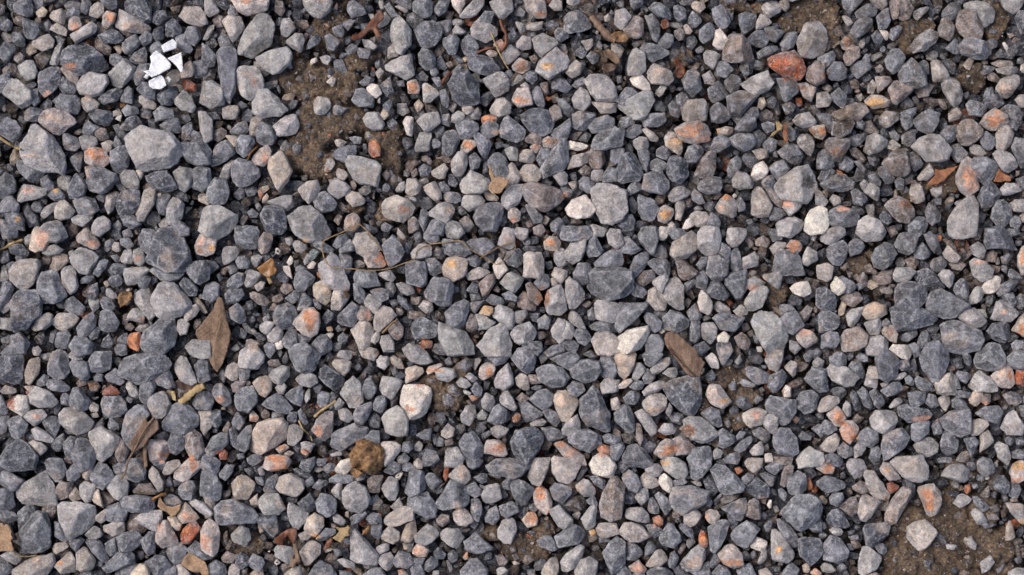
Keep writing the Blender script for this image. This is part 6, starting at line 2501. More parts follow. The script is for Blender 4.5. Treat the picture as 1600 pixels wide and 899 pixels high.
def stone_colour(k, P, e, fa, rm, Q, r, centre=None, rank=0):
    base = PAL[k]*(r.uniform(.82, 1.22) if k != 'w' else r.uniform(.94, 1.04))*(1+r.uniform(-.02, .02, 3))
    if k == 'l' and r.random() < .36 and rank > 60: base = base*.5+PAL['t']*.5*r.uniform(.8, 1.1)
    n = len(P); C = np.repeat(base[None], n, 0); am = {'w': .4, 't': .6, 'l': .75}.get(k, 1)
    ft = 1+am*r.uniform(-.24, .28, 64)[fa % 64]
    C = C*(ft*(1+am*(.26*vn(Q, 1.3, 21)+.30*vn(Q, 4.1, 22)+.32*vn(Q, 9.5, 26))))[:, None]
    if k in 'gdlb' and r.random() < .32:          # dusty or clayey bloom
        q = sstep(.1, .7, vn(Q, 1.1, 23)+.4*vn(Q, 3, 24)-.05); tint = lin((176, 158, 142))*GAIN*r.uniform(.8, 1.1)
        C = C*(1-.55*q[:, None])+tint*.55*q[:, None]
    if r.random() < .65:                           # calcite veins
        for j in range(r.integers(1, 4)):
            dv = r.normal(size=3); dv /= np.linalg.norm(dv)
            l = np.abs(Q@dv-(Q.mean(0)@dv)-r.uniform(-.7, .7)+.22*vn(Q, 1.7, 30+j)); q = (1-sstep(.012, .05, l))*sstep(-.3, .3, vn(Q, 2.5, 40+j))
            C = C*(1-.6*q[:, None])+lin((190, 190, 194))*GAIN*.6*q[:, None]
    q = (e**1.6*(.42+.45*vn(Q, 3.3, 50)+.3*vn(Q, 9, 51))).clip(0, .8)[:, None]*(.45 if k in 'wt' else 1)   # chipped, chalky arrises
    C = C*(1-q)+lin((176, 174, 176))*GAIN*q
    q = (.5*sstep(.25, .6, vn(Q, 6, 52)*.6+vn(Q*np.array([1, 2.5, 1]), 9, 53)*.7))[:, None]               # crushing dust
    C = C*(1-q)+lin((158, 157, 160))*GAIN*q
    if centre is not None:
        cx, cy = centre
        wet = math.exp(-((cx-1330)/330)**2-((cy-150)/260)**2)   # muddier corner of the path
        q = wet*.75*sstep(-.25, .45, vn(Q, 1.4, 97)+.5*vn(Q, 4, 98)+r.uniform(-.5, .3))[:, None] if k != 'w' else 0
        C = C*(1-q)+lin((92, 80, 68))*GAIN*q
        X = P[:, 0]/PX+cx; Y = cy-P[:, 1]/PX
        for a, b, c, d, t in STAINS:
            if abs(a-cx) > 70 or abs(b-cy) > 60: continue
            Qn = Q+np.array([a, b, 0])
            q = 1.05-np.sqrt(((X-a)/c)**2+((Y-b)/d)**2)+.45*vn(Qn, 2.2, 60)+.3*vn(Qn, 6, 61)+.22*vn(Qn, 13, 65)
            q = sstep(0, .16, q)*(.88 if t != 'f' else .65)*(P[:, 2] > -rm*.3)
            q = q*(1.0+.45*vn(Qn*np.array([1, 3.2, 1]), 3.1, 64)).clip(.6, 1); C = C*(1-q[:, None])+SCOL[t]*(1+.2*vn(Qn, 4, 62)+.16*vn(Qn, 11, 63))[:, None]*q[:, None]
    return np.concatenate([np.clip(C, .004, .9), np.full((n, 1), r.uniform(0, 1))], 1)
# occupancy and height rasters, two photo pixels per cell, with a margin all round
OX = OY = 320; GW, GH = 800+2*OX, 450+2*OY
occ = np.zeros((GH, GW), np.uint8); hgt = np.full((GH, GW), -.012)
def raster(pts):                              # pts in photo px; returns cells inside
    xs = [p[0] for p in pts]; ys = [p[1] for p in pts]
    x0, x1 = int(min(xs)//2), int(max(xs)//2)+1; y0, y1 = int(min(ys)//2), int(max(ys)//2)+1
    X, Y = np.meshgrid(np.arange(x0, x1+1), np.arange(y0, y1+1)); px, py = X*2+1., Y*2+1.
    ins = np.zeros(px.shape, bool)
    for i in range(len(pts)):
        (a, b), (c, d) = pts[i-1], pts[i]
        if b == d: continue
        ins ^= ((b > py) != (d > py)) & (px < (c-a)*(py-b)/(d-b)+a)
    yy = Y[ins]+OY; xx = X[ins]+OX
    ok = (yy >= 0) & (yy < GH) & (xx >= 0) & (xx < GW)
    return yy[ok], xx[ok]
# ------------------------------------------------------------------ the individual stones and the traced part of the gravel
sV, sF, sC, nv = [], [], [], 0
def add_stuff(V, F, C):
    global nv
    sV.append(V); sF.append(F+nv); sC.append(C); nv += len(V)
GROUP = 'loose stones of the crushed gravel'
for idx, (k, under, pts) in enumerate(STONES):
    r = np.random.default_rng(1000+idx)
    A = sx = sy = 0
    for i in range(len(pts)):
        c = pts[i-1][0]*pts[i][1]-pts[i][0]*pts[i-1][1]; A += c; sx += (pts[i-1][0]+pts[i][0])*c; sy += (pts[i-1][1]+pts[i][1])*c
    if abs(A) < 8: continue
    cx, cy = sx/(3*A), sy/(3*A); A = abs(A)/2; rp = math.sqrt(A/math.pi)
    loc = [((x-cx)*PX, (cy-y)*PX) for x, y in pts]
    rad = rp*PX
    level = 6 if A > 2600 else 5 if idx < NIND else 4 if rp > 7 else 3
    P, e, fa, rm, Q = stone_shape(loc, level, r)
    z = .30*rad-.0022+r.uniform(-.0012, .0012)-(.0058 if under else 0)
    gz = float(ground_z(np.array([cx]), np.array([cy]))[0])
    z = max(z, gz+.1*rad)
    C = stone_colour(k, P, e, fa, rm, Q, r, (cx, cy), idx)
    if gz > -.012:                                # mud on the buried flanks
        Zw = z+P[:, 2]-gz+.0012*vn(Q, 2.5, 95)+.0008*vn(Q, 7, 96); q = (.8*(1-sstep(.0006, .0042, Zw)))[:, None]
        C[:, :3] = C[:, :3]*(1-q)+lin((104, 88, 72))*GAIN*q
    x, y = W(cx, cy)
    yy, xx = raster(pts); occ[yy, xx] = 1
    top = z+P[:, 2].max()*.85; hgt[yy, xx] = np.maximum(hgt[yy, xx], top)
    if idx < NIND:
        me = mesh_from('stone', P, ICO[level][1], C, M_STONE)
        o = link('stone', me, None, (x, y, z)); tag(o, LABELS[idx], 'stone', GROUP)
    else:
        add_stuff(P+np.array([x, y, z]), ICO[level][1], C)
# ------------------------------------------------------------------ litter lying on and between the stones
def top_at(x, y, r=2):
    i, j = int(y//2)+OY, int(x//2)+OX
    return float(hgt[max(0, i-r):i+r+1, max(0, j-r):j+r+1].max())
def sheet(name, pts, z, curl=.0015, mat='brown', parent=None, seed=0, step=2.2, thick=.00035, tilt=(0, 0), fold=None, drape=0, jag=.0):
    """a thin leaf-like sheet cut to an outline given in photo pixels"""
    r = random.Random(seed); n = len(pts); per = []
    for i in range(n):
        a, b = pts[i], pts[(i+1) % n]; L = math.hypot(b[0]-a[0], b[1]-a[1]); m = max(1, int(L/step))
        for j in range(m):
            t = j/m; per.append((a[0]+(b[0]-a[0])*t+r.uniform(-jag, jag), a[1]+(b[1]-a[1])*t+r.uniform(-jag, jag)))
    cx = sum(p[0] for p in per)/len(per); cy = sum(p[1] for p in per)/len(per)
    def inside(x, y):
        o = False
        for i in range(len(per)):
            (a, b), (c, d) = per[i-1], per[i]
            if (b > y) != (d > y) and x < (c-a)*(y-b)/(d-b)+a: o = not o
        return o
    inner = []; x0, x1 = min(p[0] for p in per), max(p[0] for p in per); y0, y1 = min(p[1] for p in per), max(p[1] for p in per)
    y = y0+step/2
    while y < y1:
        x = x0+step/2
        while x < x1:
            q = (x+r.uniform(-.3, .3)*step, y+r.uniform(-.3, .3)*step)
            if inside(*q) and min((q[0]-p[0])**2+(q[1]-p[1])**2 for p in per) > (step*.55)**2: inner.append(q)
            x += step
        y += step
    vs = [Vector(p) for p in per]+[Vector(p) for p in inner]; m = len(per)
    res = delaunay_2d_cdt(vs, [(i, (i+1) % m) for i in range(m)], [], 1, 1e-5)
    V2, F = [tuple(v) for v in res[0]], res[2]
    off = seed*7.3; V = []
    size = max(x1-x0, y1-y0)/2
    for (x, y) in V2:
        p = np.array([[x+off, y, off]])
        h = z+curl*float(fbm(p, 1/(size*.9), 5, 2)[0])+.00035*float(vn(p, 1/5., 6)[0])
        u, w_ = (x-cx)/size, (y-cy)/size
        h += tilt[0]*u+tilt[1]*w_+curl*.8*(u*u+w_*w_-.4)
        if fold:                                  # crease along the midrib, ribs running out from it
            (a, b), (c, d), amp = fold; L = math.hypot(c-a, d-b); s = abs((x-a)*(d-b)-(y-b)*(c-a))/L
            u2 = ((x-a)*(c-a)+(y-b)*(d-b))/L
            h += amp*min(1, s/8)+.00028*math.sin((u2-.8*s)*.95)*min(1, s/5)
        if drape: h = max(h, top_at(x, y, 1)*drape+z*(1-drape))
        V.append(((x-cx)*PX, (cy-y)*PX, h-z))
    bm = bmesh.new(); bv = [bm.verts.new(v) for v in V]
    for f in F:
        try: bm.faces.new([bv[i] for i in f])
        except ValueError: pass
    bmesh.ops.recalc_face_normals(bm, faces=bm.faces[:])
    if bm.faces and sum(f.normal.z for f in bm.faces) < 0: bmesh.ops.reverse_faces(bm, faces=bm.faces[:])
    me = bpy.data.meshes.new(name); 
    g = bmesh.ops.extrude_face_region(bm, geom=bm.faces[:])
    for q in g['geom']:
        if isinstance(q, bmesh.types.BMVert): q.co.z += thick
    bmesh.ops.recalc_face_normals(bm, faces=bm.faces[:])
    for f in bm.faces: f.smooth = True
    bm.to_mesh(me); bm.free(); me.materials.append(ML[mat])
    wx, wy = W(cx, cy)
    o = link(name, me, parent, (wx, wy, z) if parent is None else (wx-parent.location.x, wy-parent.location.y, z-parent.location.z))
    yy, xx = raster(per); occ[yy, xx] = 1
    return o
def tube(name, path, rad, mat, parent=None, drape=True, lift=.0, seed=0, zz=None, taper=1.0, flat=1.0):
    """path: photo px points; smooth, follows the stone tops"""
    P = [np.array(p[:2], float) for p in path]; Q = []
    for i in range(len(P)-1):
        p0 = P[max(0, i-1)]; p1 = P[i]; p2 = P[i+1]; p3 = P[min(len(P)-1, i+2)]
        m = max(2, int(np.hypot(*(p2-p1))/2.5))
        for j in range(m):
            t = j/m; Q.append(.5*((2*p1)+(-p0+p2)*t+(2*p0-5*p1+4*p2-p3)*t*t+(-p0+3*p1-3*p2+p3)*t**3))
    Q.append(P[-1]); Q = np.array(Q); n = len(Q)
    if zz is None:
        z = np.array([top_at(x, y, 2) for x, y in Q])
        for _ in range(10):
            z2 = z.copy(); z2[1:-1] = (z[:-2]+z[2:]+z[1:-1])/3; z = np.maximum(z2, z*.55+z2*.45)
    else: z = np.interp(np.linspace(0, 1, n), np.linspace(0, 1, len(zz)), zz)
    z = z+rad+lift
    X = np.stack([(Q[:, 0]-800)*PX, (449.5-Q[:, 1])*PX, z], 1)
    X[:, :2] += np.stack([vn(X, 90, seed), vn(X, 90, seed+1)], 1)*.0006
    c = X.mean(0); T = np.gradient(X, axis=0); T /= np.linalg.norm(T, axis=1)[:, None]+1e-12
    S = np.cross(T, [0, 0, 1.0]); S /= np.linalg.norm(S, axis=1)[:, None]+1e-12; U = np.cross(S, T)
    K = 8; V = []; 
    for i in range(n):
        rr = rad*(1-(1-taper)*i/(n-1))*(1+.22*math.sin(i*.37+seed)*math.sin(i*1.3)+.10*math.sin(i*2.3))
        for k in range(K):
            a = 2*math.pi*k/K; q = rr*(1+.16*math.sin(k*2.1+seed)+.1*math.sin(k*3.7+i*.11)); V.append(X[i]-c+S[i]*math.cos(a)*q+U[i]*math.sin(a)*q*flat)
    F = [(i*K+k, i*K+(k+1) % K, (i+1)*K+(k+1) % K, (i+1)*K+k) for i in range(n-1) for k in range(K)]
    me = bpy.data.meshes.new(name); me.from_pydata([tuple(v) for v in V], [], F+[tuple(range(K))[::-1], tuple((n-1)*K+k for k in range(K))])
    for p in me.polygons: p.use_smooth = True
    me.materials.append(ML[mat])
    o = link(name, me, parent, tuple(c) if parent is None else tuple(Vector(c)-parent.location))
    return o
def root(name, x, y, z, label, cat, group=None):
    o = bpy.data.objects.new(name, None); o.empty_display_size = .01; COL.objects.link(o)
    a, b = W(x, y); o.location = (a, b, z); tag(o, label, cat, group); return o
GL = 'dead leaves and leaf scraps among the stones'
# pointed brown leaf, partly under stones
t = root('dead_leaf', 338, 520, .001, 'pointed brown leaf standing upright in the picture with grey stones on its lower left', 'leaf', GL)
sheet('blade', [(343.5,464), (349,466), (352,478), (355.7,501), (360.8,520), (359.5,532), (356,548), (349,568), (341,582), (334,574), (326,560), (310,545), (303,536), (310,530), (306,522), (307,516), (316,506), (325,495), (334,484), (339,471)], .0042, .0026, 'brown', t, 1, jag=.5, fold=((345,466), (336,570), -.0012))
tube('midrib', [(343,470), (342,490), (345,505), (339,525), (335,550), (339,572)], .00028, 'tan', t, zz=[.0050, .0044, .0046, .0044, .0044, .005], taper=.5)
tube('side_vein', [(342,499), (351,508), (357,521)], .0002, 'tan', t, zz=[.0048, .0052, .0058], taper=.5)
# folded leaf with its stalk
t = root('dead_leaf', 230, 690, .009, 'folded brown leaf with a dark stalk lying across two grey stones', 'leaf', GL)
sheet('blade', [(246,650.5), (252,656), (253.4,668.7), (236,684.7), (229.4,696), (213,706), (224,682), (238,664)], .0125, .0008, 'olive', t, 2, tilt=(.0015, 0))
sheet('folded_half', [(243,652), (237,664), (223,682), (212,705), (208.7,700), (205.4,693.4), (216,676), (226.7,657.4), (230.7,650.7), (235.4,658.7)], .0115, .0008, 'olive', t, 3, tilt=(-.001, 0))
tube('stalk', [(246,651), (236,664), (223,684), (211,706), (204,720), (200,734), (193.4,747)], .00085, 'brown', t, zz=[.0148, .0142, .0136, .0125, .0108, .0098, .0100], taper=.8)
o = sheet('leaf_strip', [(230,682.5), (237.4,686), (233,694), (232.5,712), (234,727), (229.4,732), (228,718), (226.5,700)], .0085, .001, 'brown', None, 4); tag(o, 'narrow curled brown strip standing beside the folded leaf with the stalk', 'leaf', GL)
o = sheet('leaf_scrap', [(213,712), (225,704), (227,716), (228,728), (222,724), (214,719)], .001, .001, 'dark', None, 5); tag(o, 'dark brown leaf scrap in the gap under the folded leaf', 'leaf', GL)
# broad leaf piece right of centre
t = root('dead_leaf', 1068, 552, .009, 'broad olive brown leaf piece lying diagonally with a nibbled upper end', 'leaf', GL)
sheet('blade', [(1036,526), (1040,519), (1046,517.5), (1056,521.4), (1069.4,532.7), (1085.4,546), (1089,551), (1087,554), (1092,558), (1099,566), (1095.5,574), (1090.8,587.5), (1080,588), (1069.4,582), (1057.4,564.8), (1045.4,548.7), (1038,539.4)], .0125, .0019, 'olive', t, 6, jag=.7, fold=((1045,543), (1085,585), .0016))
sheet('folded_edge', [(1040,541), (1046,544), (1058,559), (1072,574), (1085,587.5), (1079,589), (1069,583), (1057,566), (1045,550)], .0138, .0008, 'dark', t, 66, thick=.0004, jag=.4)
tube('midrib', [(1040,530), (1046,544), (1060,558), (1073,571), (1083,587)], .0005, 'brown', t, zz=[.0128, .0127, .0128, .0128, .0132], taper=.6)
# kite shaped amber leaf
t = root('dead_leaf', 420, 420, .003, 'glossy kite-shaped amber leaf between white pebbles', 'leaf', GL)
sheet('blade', [(402.5,419.6), (411,413.4), (420,407), (426.6,402.5), (430,408), (430.5,416.5), (434.5,422.7), (430,429), (425,431), (422.7,433.6), (416.5,432.8), (410,428.5), (406,424)], .0050, .0012, 'amber', t, 7)
sheet('tip', [(416.5,432.5), (422.7,433.4), (425,438), (426.6,442), (422,444.7), (419.5,440)], .0030, .0008, 'yellow', t, 8)
o = sheet('dead_leaf', [(764,259.5), (768,262), (770.5,272), (773,279), (780,277), (784,279), (788,278), (790,281), (796,284), (794,288), (788,296), (784,302), (780,304), (775,303), (770,305.5), (766,300), (764,298), (763.5,292), (768,284), (765,274)], .0105, .0012, 'tan', None, 9, jag=.5); tag(o, 'torn tan leaf scrap with a thin upright tongue, on grey stones above centre', 'leaf', GL)
o = sheet('bark_strip', [(550,64), (552,57), (560,56), (570,47), (580,35), (588,24), (595,19), (601,24), (601,30), (595,37), (588,43), (592,50), (597,58), (593,62), (587,56), (583,48), (577,50), (570,58), (562,62), (556,66)], .0060, .002, 'red', None, 10, jag=.7, thick=.0012); tag(o, 'forked reddish brown bark strip at the top of the picture beside a white stone', 'bark')
o = sheet('leaf_scrap', [(1446.4,289.5), (1453.7,281.6), (1459,276), (1461,264), (1468,266), (1479.6,263.7), (1487.5,262), (1497,259), (1490,267), (1484,273), (1480,276), (1476,282.7), (1470,284), (1465,288), (1456,290)], .0015, .0018, 'rust', None, 11, jag=.7); tag(o, 'ragged orange brown leaf scrap in a hollow left of the orange-faced stone', 'leaf', GL)
o = sheet('leaf_scrap', [(1560.6,263.6), (1569.6,272.6), (1578.5,276), (1578,283.3), (1575,284.5), (1570,283), (1564,285.5), (1551,284), (1555,275)], .0015, .001, 'rust', None, 12, jag=.5); tag(o, 'small orange brown leaf scrap in the gap right of the orange-faced stone', 'leaf', GL)
# tan leaf cut by the left border
t = root('dead_leaf', 10, 838, .009, 'torn tan leaf with holes at the left border, its stalk running right', 'leaf', GL)
sheet('blade', [(-14,818), (0,813.5), (11,814), (12.5,819), (16,816), (20,816.5), (22,824), (25,828), (24,833), (27,836), (26.5,841), (24,839), (26,848), (29,854), (28.5,857), (22,857.5), (16,857), (9,858), (2,858), (0,855), (5,851), (7,850), (3,851), (-2,852), (-14,853), (-16,830)], .0120, .0014, 'tan', t, 13, jag=.6)
tube('stalk', [(22,856), (28,860), (34,866), (44,868), (54,867), (60,865.5)], .0006, 'straw', t, zz=[.0125, .012, .009, .006, .005, .004], taper=.5)
o = sheet('dead_leaf', [(284,880), (290,870), (296,863), (304,866), (312,871), (322,877), (327,888), (329,897), (318,898), (314,893), (305,893), (296,889)], .0040, .001, 'tan', None, 14); tag(o, 'cracked tan leaf poking out from under dark stones at the bottom border', 'leaf', GL)
o = sheet('dead_leaf', [(249,778), (252,776), (256,784), (262,790), (270,792), (284,787), (282,796), (276,804), (268,807), (262,800), (254,797), (248,790)], .0030, .0018, 'tan', None, 15); tag(o, 'curled tan leaf cupped under a small rounded grey stone, lower left', 'leaf', GL)
o = tube('twig', [(240,780), (247,776), (255,772), (262,771)], .0010, 'amber', None, zz=[.004, .006, .006, .003], flat=.5); tag(o, 'short curved orange brown twig above the curled tan leaf', 'twig')
o = sheet('dead_leaf', [(429,842), (434,838), (440,833), (448,828), (456,826), (464,826), (464,840), (459,852), (454,846), (449,838), (444,843), (441,852), (435,850), (430,848)], -.0010, .003, 'red', None, 16); tag(o, 'dark red-brown curled leaf in the hollow at the bottom left of centre', 'leaf', GL)
o = sheet('dead_leaf', [(459,849), (464,847), (466,856), (468,862), (471.5,875), (465,877), (460,885), (453,883), (456,874), (457,864), (461,872), (463,868), (460,858)], .0075, .0012, 'brown', None, 17); tag(o, 'small forked brown leaf between two rounded blue-grey stones near the bottom', 'leaf', GL)
o = sheet('leaf_scrap', [(525,822), (532,824), (538,824), (544,820), (548,823), (546,830), (547,836), (540,838), (534,847), (528,844), (521,840), (527,834), (530,829)], .0040, .0012, 'yellow', None, 18, jag=.6); tag(o, 'ragged yellowish tan leaf scrap near the bottom, left of a long dark stone', 'leaf', GL)
o = sheet('leaf_scrap', [(576,820), (578.5,824), (573,834), (566,836), (567,829), (572,826)], .0010, .0008, 'amber', None, 19); tag(o, 'tiny amber leaf scrap in a dark gap near the bottom', 'leaf', GL)
o = sheet('leaf_scrap', [(512,844), (519,838), (520,846), (515,856), (507,861), (505,857)], .0, .0008, 'red', None, 20); tag(o, 'small dark red leaf scrap above a tan sliver pebble near the bottom', 'leaf', GL)
# dry stalk and rotten leaf, left
o = tube('dry_stalk', [(282,630), (292,622), (303,612), (312,606), (320,602)], .0024, 'straw', None, zz=[.0005, .0015, .002, .003, .0035], flat=.45, taper=1.1); tag(o, 'flat pale straw-coloured stalk lying in a dark gap left of centre', 'stalk')
o = sheet('dead_leaf', [(272,598), (280,592), (292,598), (305,602), (310,606), (300,614), (288,624), (280,628), (275,618), (272,608)], -.0035, .0018, 'dark', None, 21); tag(o, 'dark rotten leaf at the bottom of the gap behind the straw stalk', 'leaf', GL)
o = sheet('leaf_scrap', [(266,611), (273,611), (275,620), (276,627), (270,625)], .0005, .0008, 'straw', None, 22); tag(o, 'short flat straw-coloured scrap left of the pale stalk', 'leaf', GL)
# broken stick top right of centre
t = root('stick', 945, 50, .004, 'dark brown broken stick running down to a cracked golden stub, top right of centre', 'stick')
tube('shaft', [(923,27), (933,39), (944,51), (954,60), (962,64)], .0024, 'olive', t, zz=[-.001, .001, .002, .002, .002], flat=.7, taper=1.3)
sheet('broken_stub', [(952,58), (960,52), (970,50), (978,56), (982,62), (978,68), (968,68), (958,66)], .0040, .0016, 'clod', t, 23, thick=.002, jag=.8)
o = sheet('dead_leaf', [(942,82), (950,78), (957,82), (965,90), (968,98), (962,102), (952,94), (944,90)], .0065, .0016, 'brown', None, 24); tag(o, 'small crumpled brown leaf over a pale stone below the broken stick', 'leaf', GL)
o = sheet('leaf_scrap', [(942,100), (955,98), (964,102), (960,112), (948,114), (940,108)], -.001, .0015, 'dark', None, 25); tag(o, 'dark reddish rotten leaf below the small crumpled brown leaf', 'leaf', GL)
o = sheet('dead_leaf', [(1052,94), (1060,90), (1066,98), (1072,110), (1069,120), (1060,121), (1054,112), (1058,104)], -.0035, .002, 'red', None, 26); tag(o, 'dark wet red leaf sunk in a hollow at the top right of centre', 'leaf', GL)
o = sheet('leaf_scrap', [(1033,33), (1040,30), (1046,36), (1044,44), (1036,46), (1032,40)], .001, .0015, 'red', None, 27, jag=.8); tag(o, 'bright rust-red leaf scrap tucked under a dark stone near the top', 'leaf', GL)
o = sheet('leaf_scrap', [(1209,192), (1214,192), (1219.5,198), (1219,204), (1213,207), (1206,214), (1199.5,216), (1204,209), (1211,205)], .0100, .001, 'yellow', None, 28); tag(o, 'little hooked tan leaf scrap over a blue-grey stone, right of the rust-speckled stone', 'leaf', GL)
o = sheet('leaf_scrap', [(1222,197), (1228,196), (1229,206), (1228,214), (1230,222), (1224,223), (1221,212)], .0065, .001, 'rust', None, 29); tag(o, 'orange brown leaf scrap against the flank of a small tan stone', 'leaf', GL)
# stems, roots, straw
o = tube('straw', [(767,52), (773,66), (780,84), (788,99), (795.5,109)], .00075, 'straw', None, taper=.6, seed=3); tag(o, 'single pale yellow straw lying across grey stones near the top', 'straw')
o = tube('red_stem', [(782,33), (785,44), (790,54), (791,66), (789,74), (783,81)], .0013, 'red', None, zz=[.001, .002, .003, .004, .004, .002], seed=5); tag(o, 'dark red stem running down beside the pale straw', 'stem', 'red stems near the top')
o = tube('red_stem', [(747,83), (756,79), (766,76), (774,76)], .0009, 'red', None, zz=[.0, .003, .004, .002], seed=6); tag(o, 'short dark red stem left of the pale straw above a small tan stone', 'stem', 'red stems near the top')
o = tube('red_stem', [(691,133), (694,126), (699,120), (703,113)], .0010, 'red', None, zz=[.0, .003, .003, .0], seed=7); tag(o, 'bright red stem fragment left of the large dark many-sided stone', 'stem', 'red stems near the top')
t = root('root_fibre', 600, 390, .01, 'wiry yellow root fibre looping over the grey stones in the middle', 'root fibre')
tube('main_strand', [(562,351), (548,358), (537.5,362.5), (524,369), (508,377), (504,387), (507,400), (514,412), (522,418), (538,420), (555,421), (578,423), (605,421), (628,413), (648,404), (652,393), (668,383), (695,380), (719,377), (731,387), (749,398.5), (762,405), (769,411)], .00042, 'fibre', t, seed=8)
tube('strand', [(562,351), (570,358), (578,365), (585,374), (591,383), (599,394)], .00036, 'fibre', t, seed=9)
tube('strand', [(750,403), (765,394), (781,386), (793,381), (801,379), (805,386), (801,394), (793,402), (785,409), (776,413), (769,411)], .0004, 'fibre', t, seed=10)
o = tube('twig', [(-20,207), (0,215), (10,222), (20,229), (28,232), (38,236)], .0012, 'straw', None, seed=11, taper=.8, flat=.6); tag(o, 'thin split grey-brown twig coming in at the upper left border', 'twig', 'thin twigs among the stones')
o = tube('twig', [(-20,398), (0,389), (14,382), (33,374)], .0010, 'straw', None, seed=12, flat=.8); tag(o, 'thin tan twig coming in at the left border, halfway down', 'twig', 'thin twigs among the stones')
o = tube('twig', [(492,651), (500,643), (512,635), (520,630), (527,625)], .0009, 'straw', None, seed=13, zz=[.002, .005, .006, .007, .008]); tag(o, 'small straight tan twig in the gap below centre left, above a mottled stone', 'twig', 'thin twigs among the stones')
o = tube('twig', [(467,657), (473,667), (480,678), (488,689)], .0006, 'straw', None, seed=14); tag(o, 'very thin tan twig above the small white-grey stone, below centre left', 'twig', 'thin twigs among the stones')
o = tube('twig', [(598,520), (604,514), (612,506), (622,500)], .0008, 'fibre', None, seed=15, zz=[.004, .006, .006, .003]); tag(o, 'short yellow-brown twig between two pale stones at the centre', 'twig', 'thin twigs among the stones')
o = tube('grass_blade', [(388,251), (391,243), (396,236), (402,229)], .0007, 'amber', None, seed=16, zz=[.001, .004, .003, .0]); tag(o, 'tiny amber grass blade left of a peach-tinted stone', 'grass blade')
# golden brown clod with a hole
pts = [(549,716), (549,706), (556,696), (563,690), (569,688), (575,691), (580,697), (583,702), (588,700), (594,698), (598,699), (602,707), (601,719), (596,730), (587,736), (574,736), (562,731), (552,725)]
cx, cy = 576, 713
r = np.random.default_rng(5); loc = [((x-cx)*PX, (cy-y)*PX) for x, y in pts]
P, e, fa, rm, Q = stone_shape(loc, 5, r, H=.011)
P = P*(1+.11*fbm(Q, 3, 70)+.07*vn(Q, 9, 71)+.05*vn(Q, 17, 72))[:, None]
for hx, hy, hr, dep in ((562, 727, 5.5, .009), (581, 701, 4.5, .006), (570, 712, 4, .003), (591, 712, 5, .002), (560, 704, 4, .002)):
    a = ((hx-cx)*PX, (cy-hy)*PX); d = np.hypot(P[:, 0]-a[0], P[:, 1]-a[1])/(hr*PX); P[:, 2] -= np.where(P[:, 2] > 0, dep*np.exp(-d*d), 0)
t = root('clod', cx, cy, .003, 'crumbly golden brown clod with a dark hole, below a blue-grey stone', 'clod')
link('body', mesh_from('body', P, ICO[5][1], None, ML['clod']), t, (0, 0, 0))
sheet('loose_flap', [(549,730), (556,731), (563,735), (569.6,738), (564,741), (560,745), (555,745), (549.5,738)], .0050, .0014, 'clod', t, 30, thick=.0014, jag=.6)
yy, xx = raster(pts); occ[yy, xx] = 1
o = sheet('yellow_clod', [(186,466), (190,458), (200,456), (208,456), (208,464), (203,472), (198,477), (190,480), (187,474)], .0020, .002, 'clod', None, 31, thick=.003, jag=1.); tag(o, 'small crumbly ochre clod in a dark gap left of centre', 'clod')
# white shell-like shards
GW_ = 'white shards on the stones at the upper left'
for s, (pts, z, lab) in enumerate([
 ([(256,75), (265,68), (272.3,62.5), (278.4,68.4), (279,77.8), (270,82), (261.7,85.8)], .0125, 'four-sided white shard, topmost of the white cluster'),
 ([(238.9,91.7), (244,86), (248.7,82.5), (257,88), (264.5,94.5), (271.7,103.4), (270.6,110), (256.7,117.9), (242.8,124.5), (230,115), (238.4,112.8), (241,100)], .0155, 'largest white shard, in the middle of the white cluster, with a faint crease'),
 ([(265,94), (276,89), (286.7,84.3), (288.5,100), (290.3,115.6), (286.2,115.6), (280,106.7), (273,100)], .0130, 'sharp triangular white shard, rightmost of the white cluster'),
 ([(236,129.5), (245,124), (255.6,120), (260,124), (264,135.6), (254.5,141.8), (242,140.7), (236.7,136.8)], .0128, 'broad white shard with rounded lower edge, lowest of the white cluster'),
 ([(227.2,122.3), (231.7,117.9), (236.7,120), (232.2,125.6)], .0110, 'tiny square white shard at the left of the white cluster'),
 ([(266.7,122), (271.7,126.7), (264.5,133), (261.4,126.7)], .0118, 'small dull white shard touching the lowest big shard of the white cluster')]):
    mx = max(top_at(x, y, 1) for x, y in pts+[(sum(p[0] for p in pts)/len(pts), sum(p[1] for p in pts)/len(pts))])
    o = sheet('shard', pts, max(z-.004, mx*.8), .0010, 'white', None, 40+s, thick=.0008, tilt=(.0010*(s-2.4), .0012*(2.3-s)), fold=((pts[0][0], pts[0][1]), (pts[3][0], pts[3][1]), .0010)); tag(o, lab, 'shard', GW_)
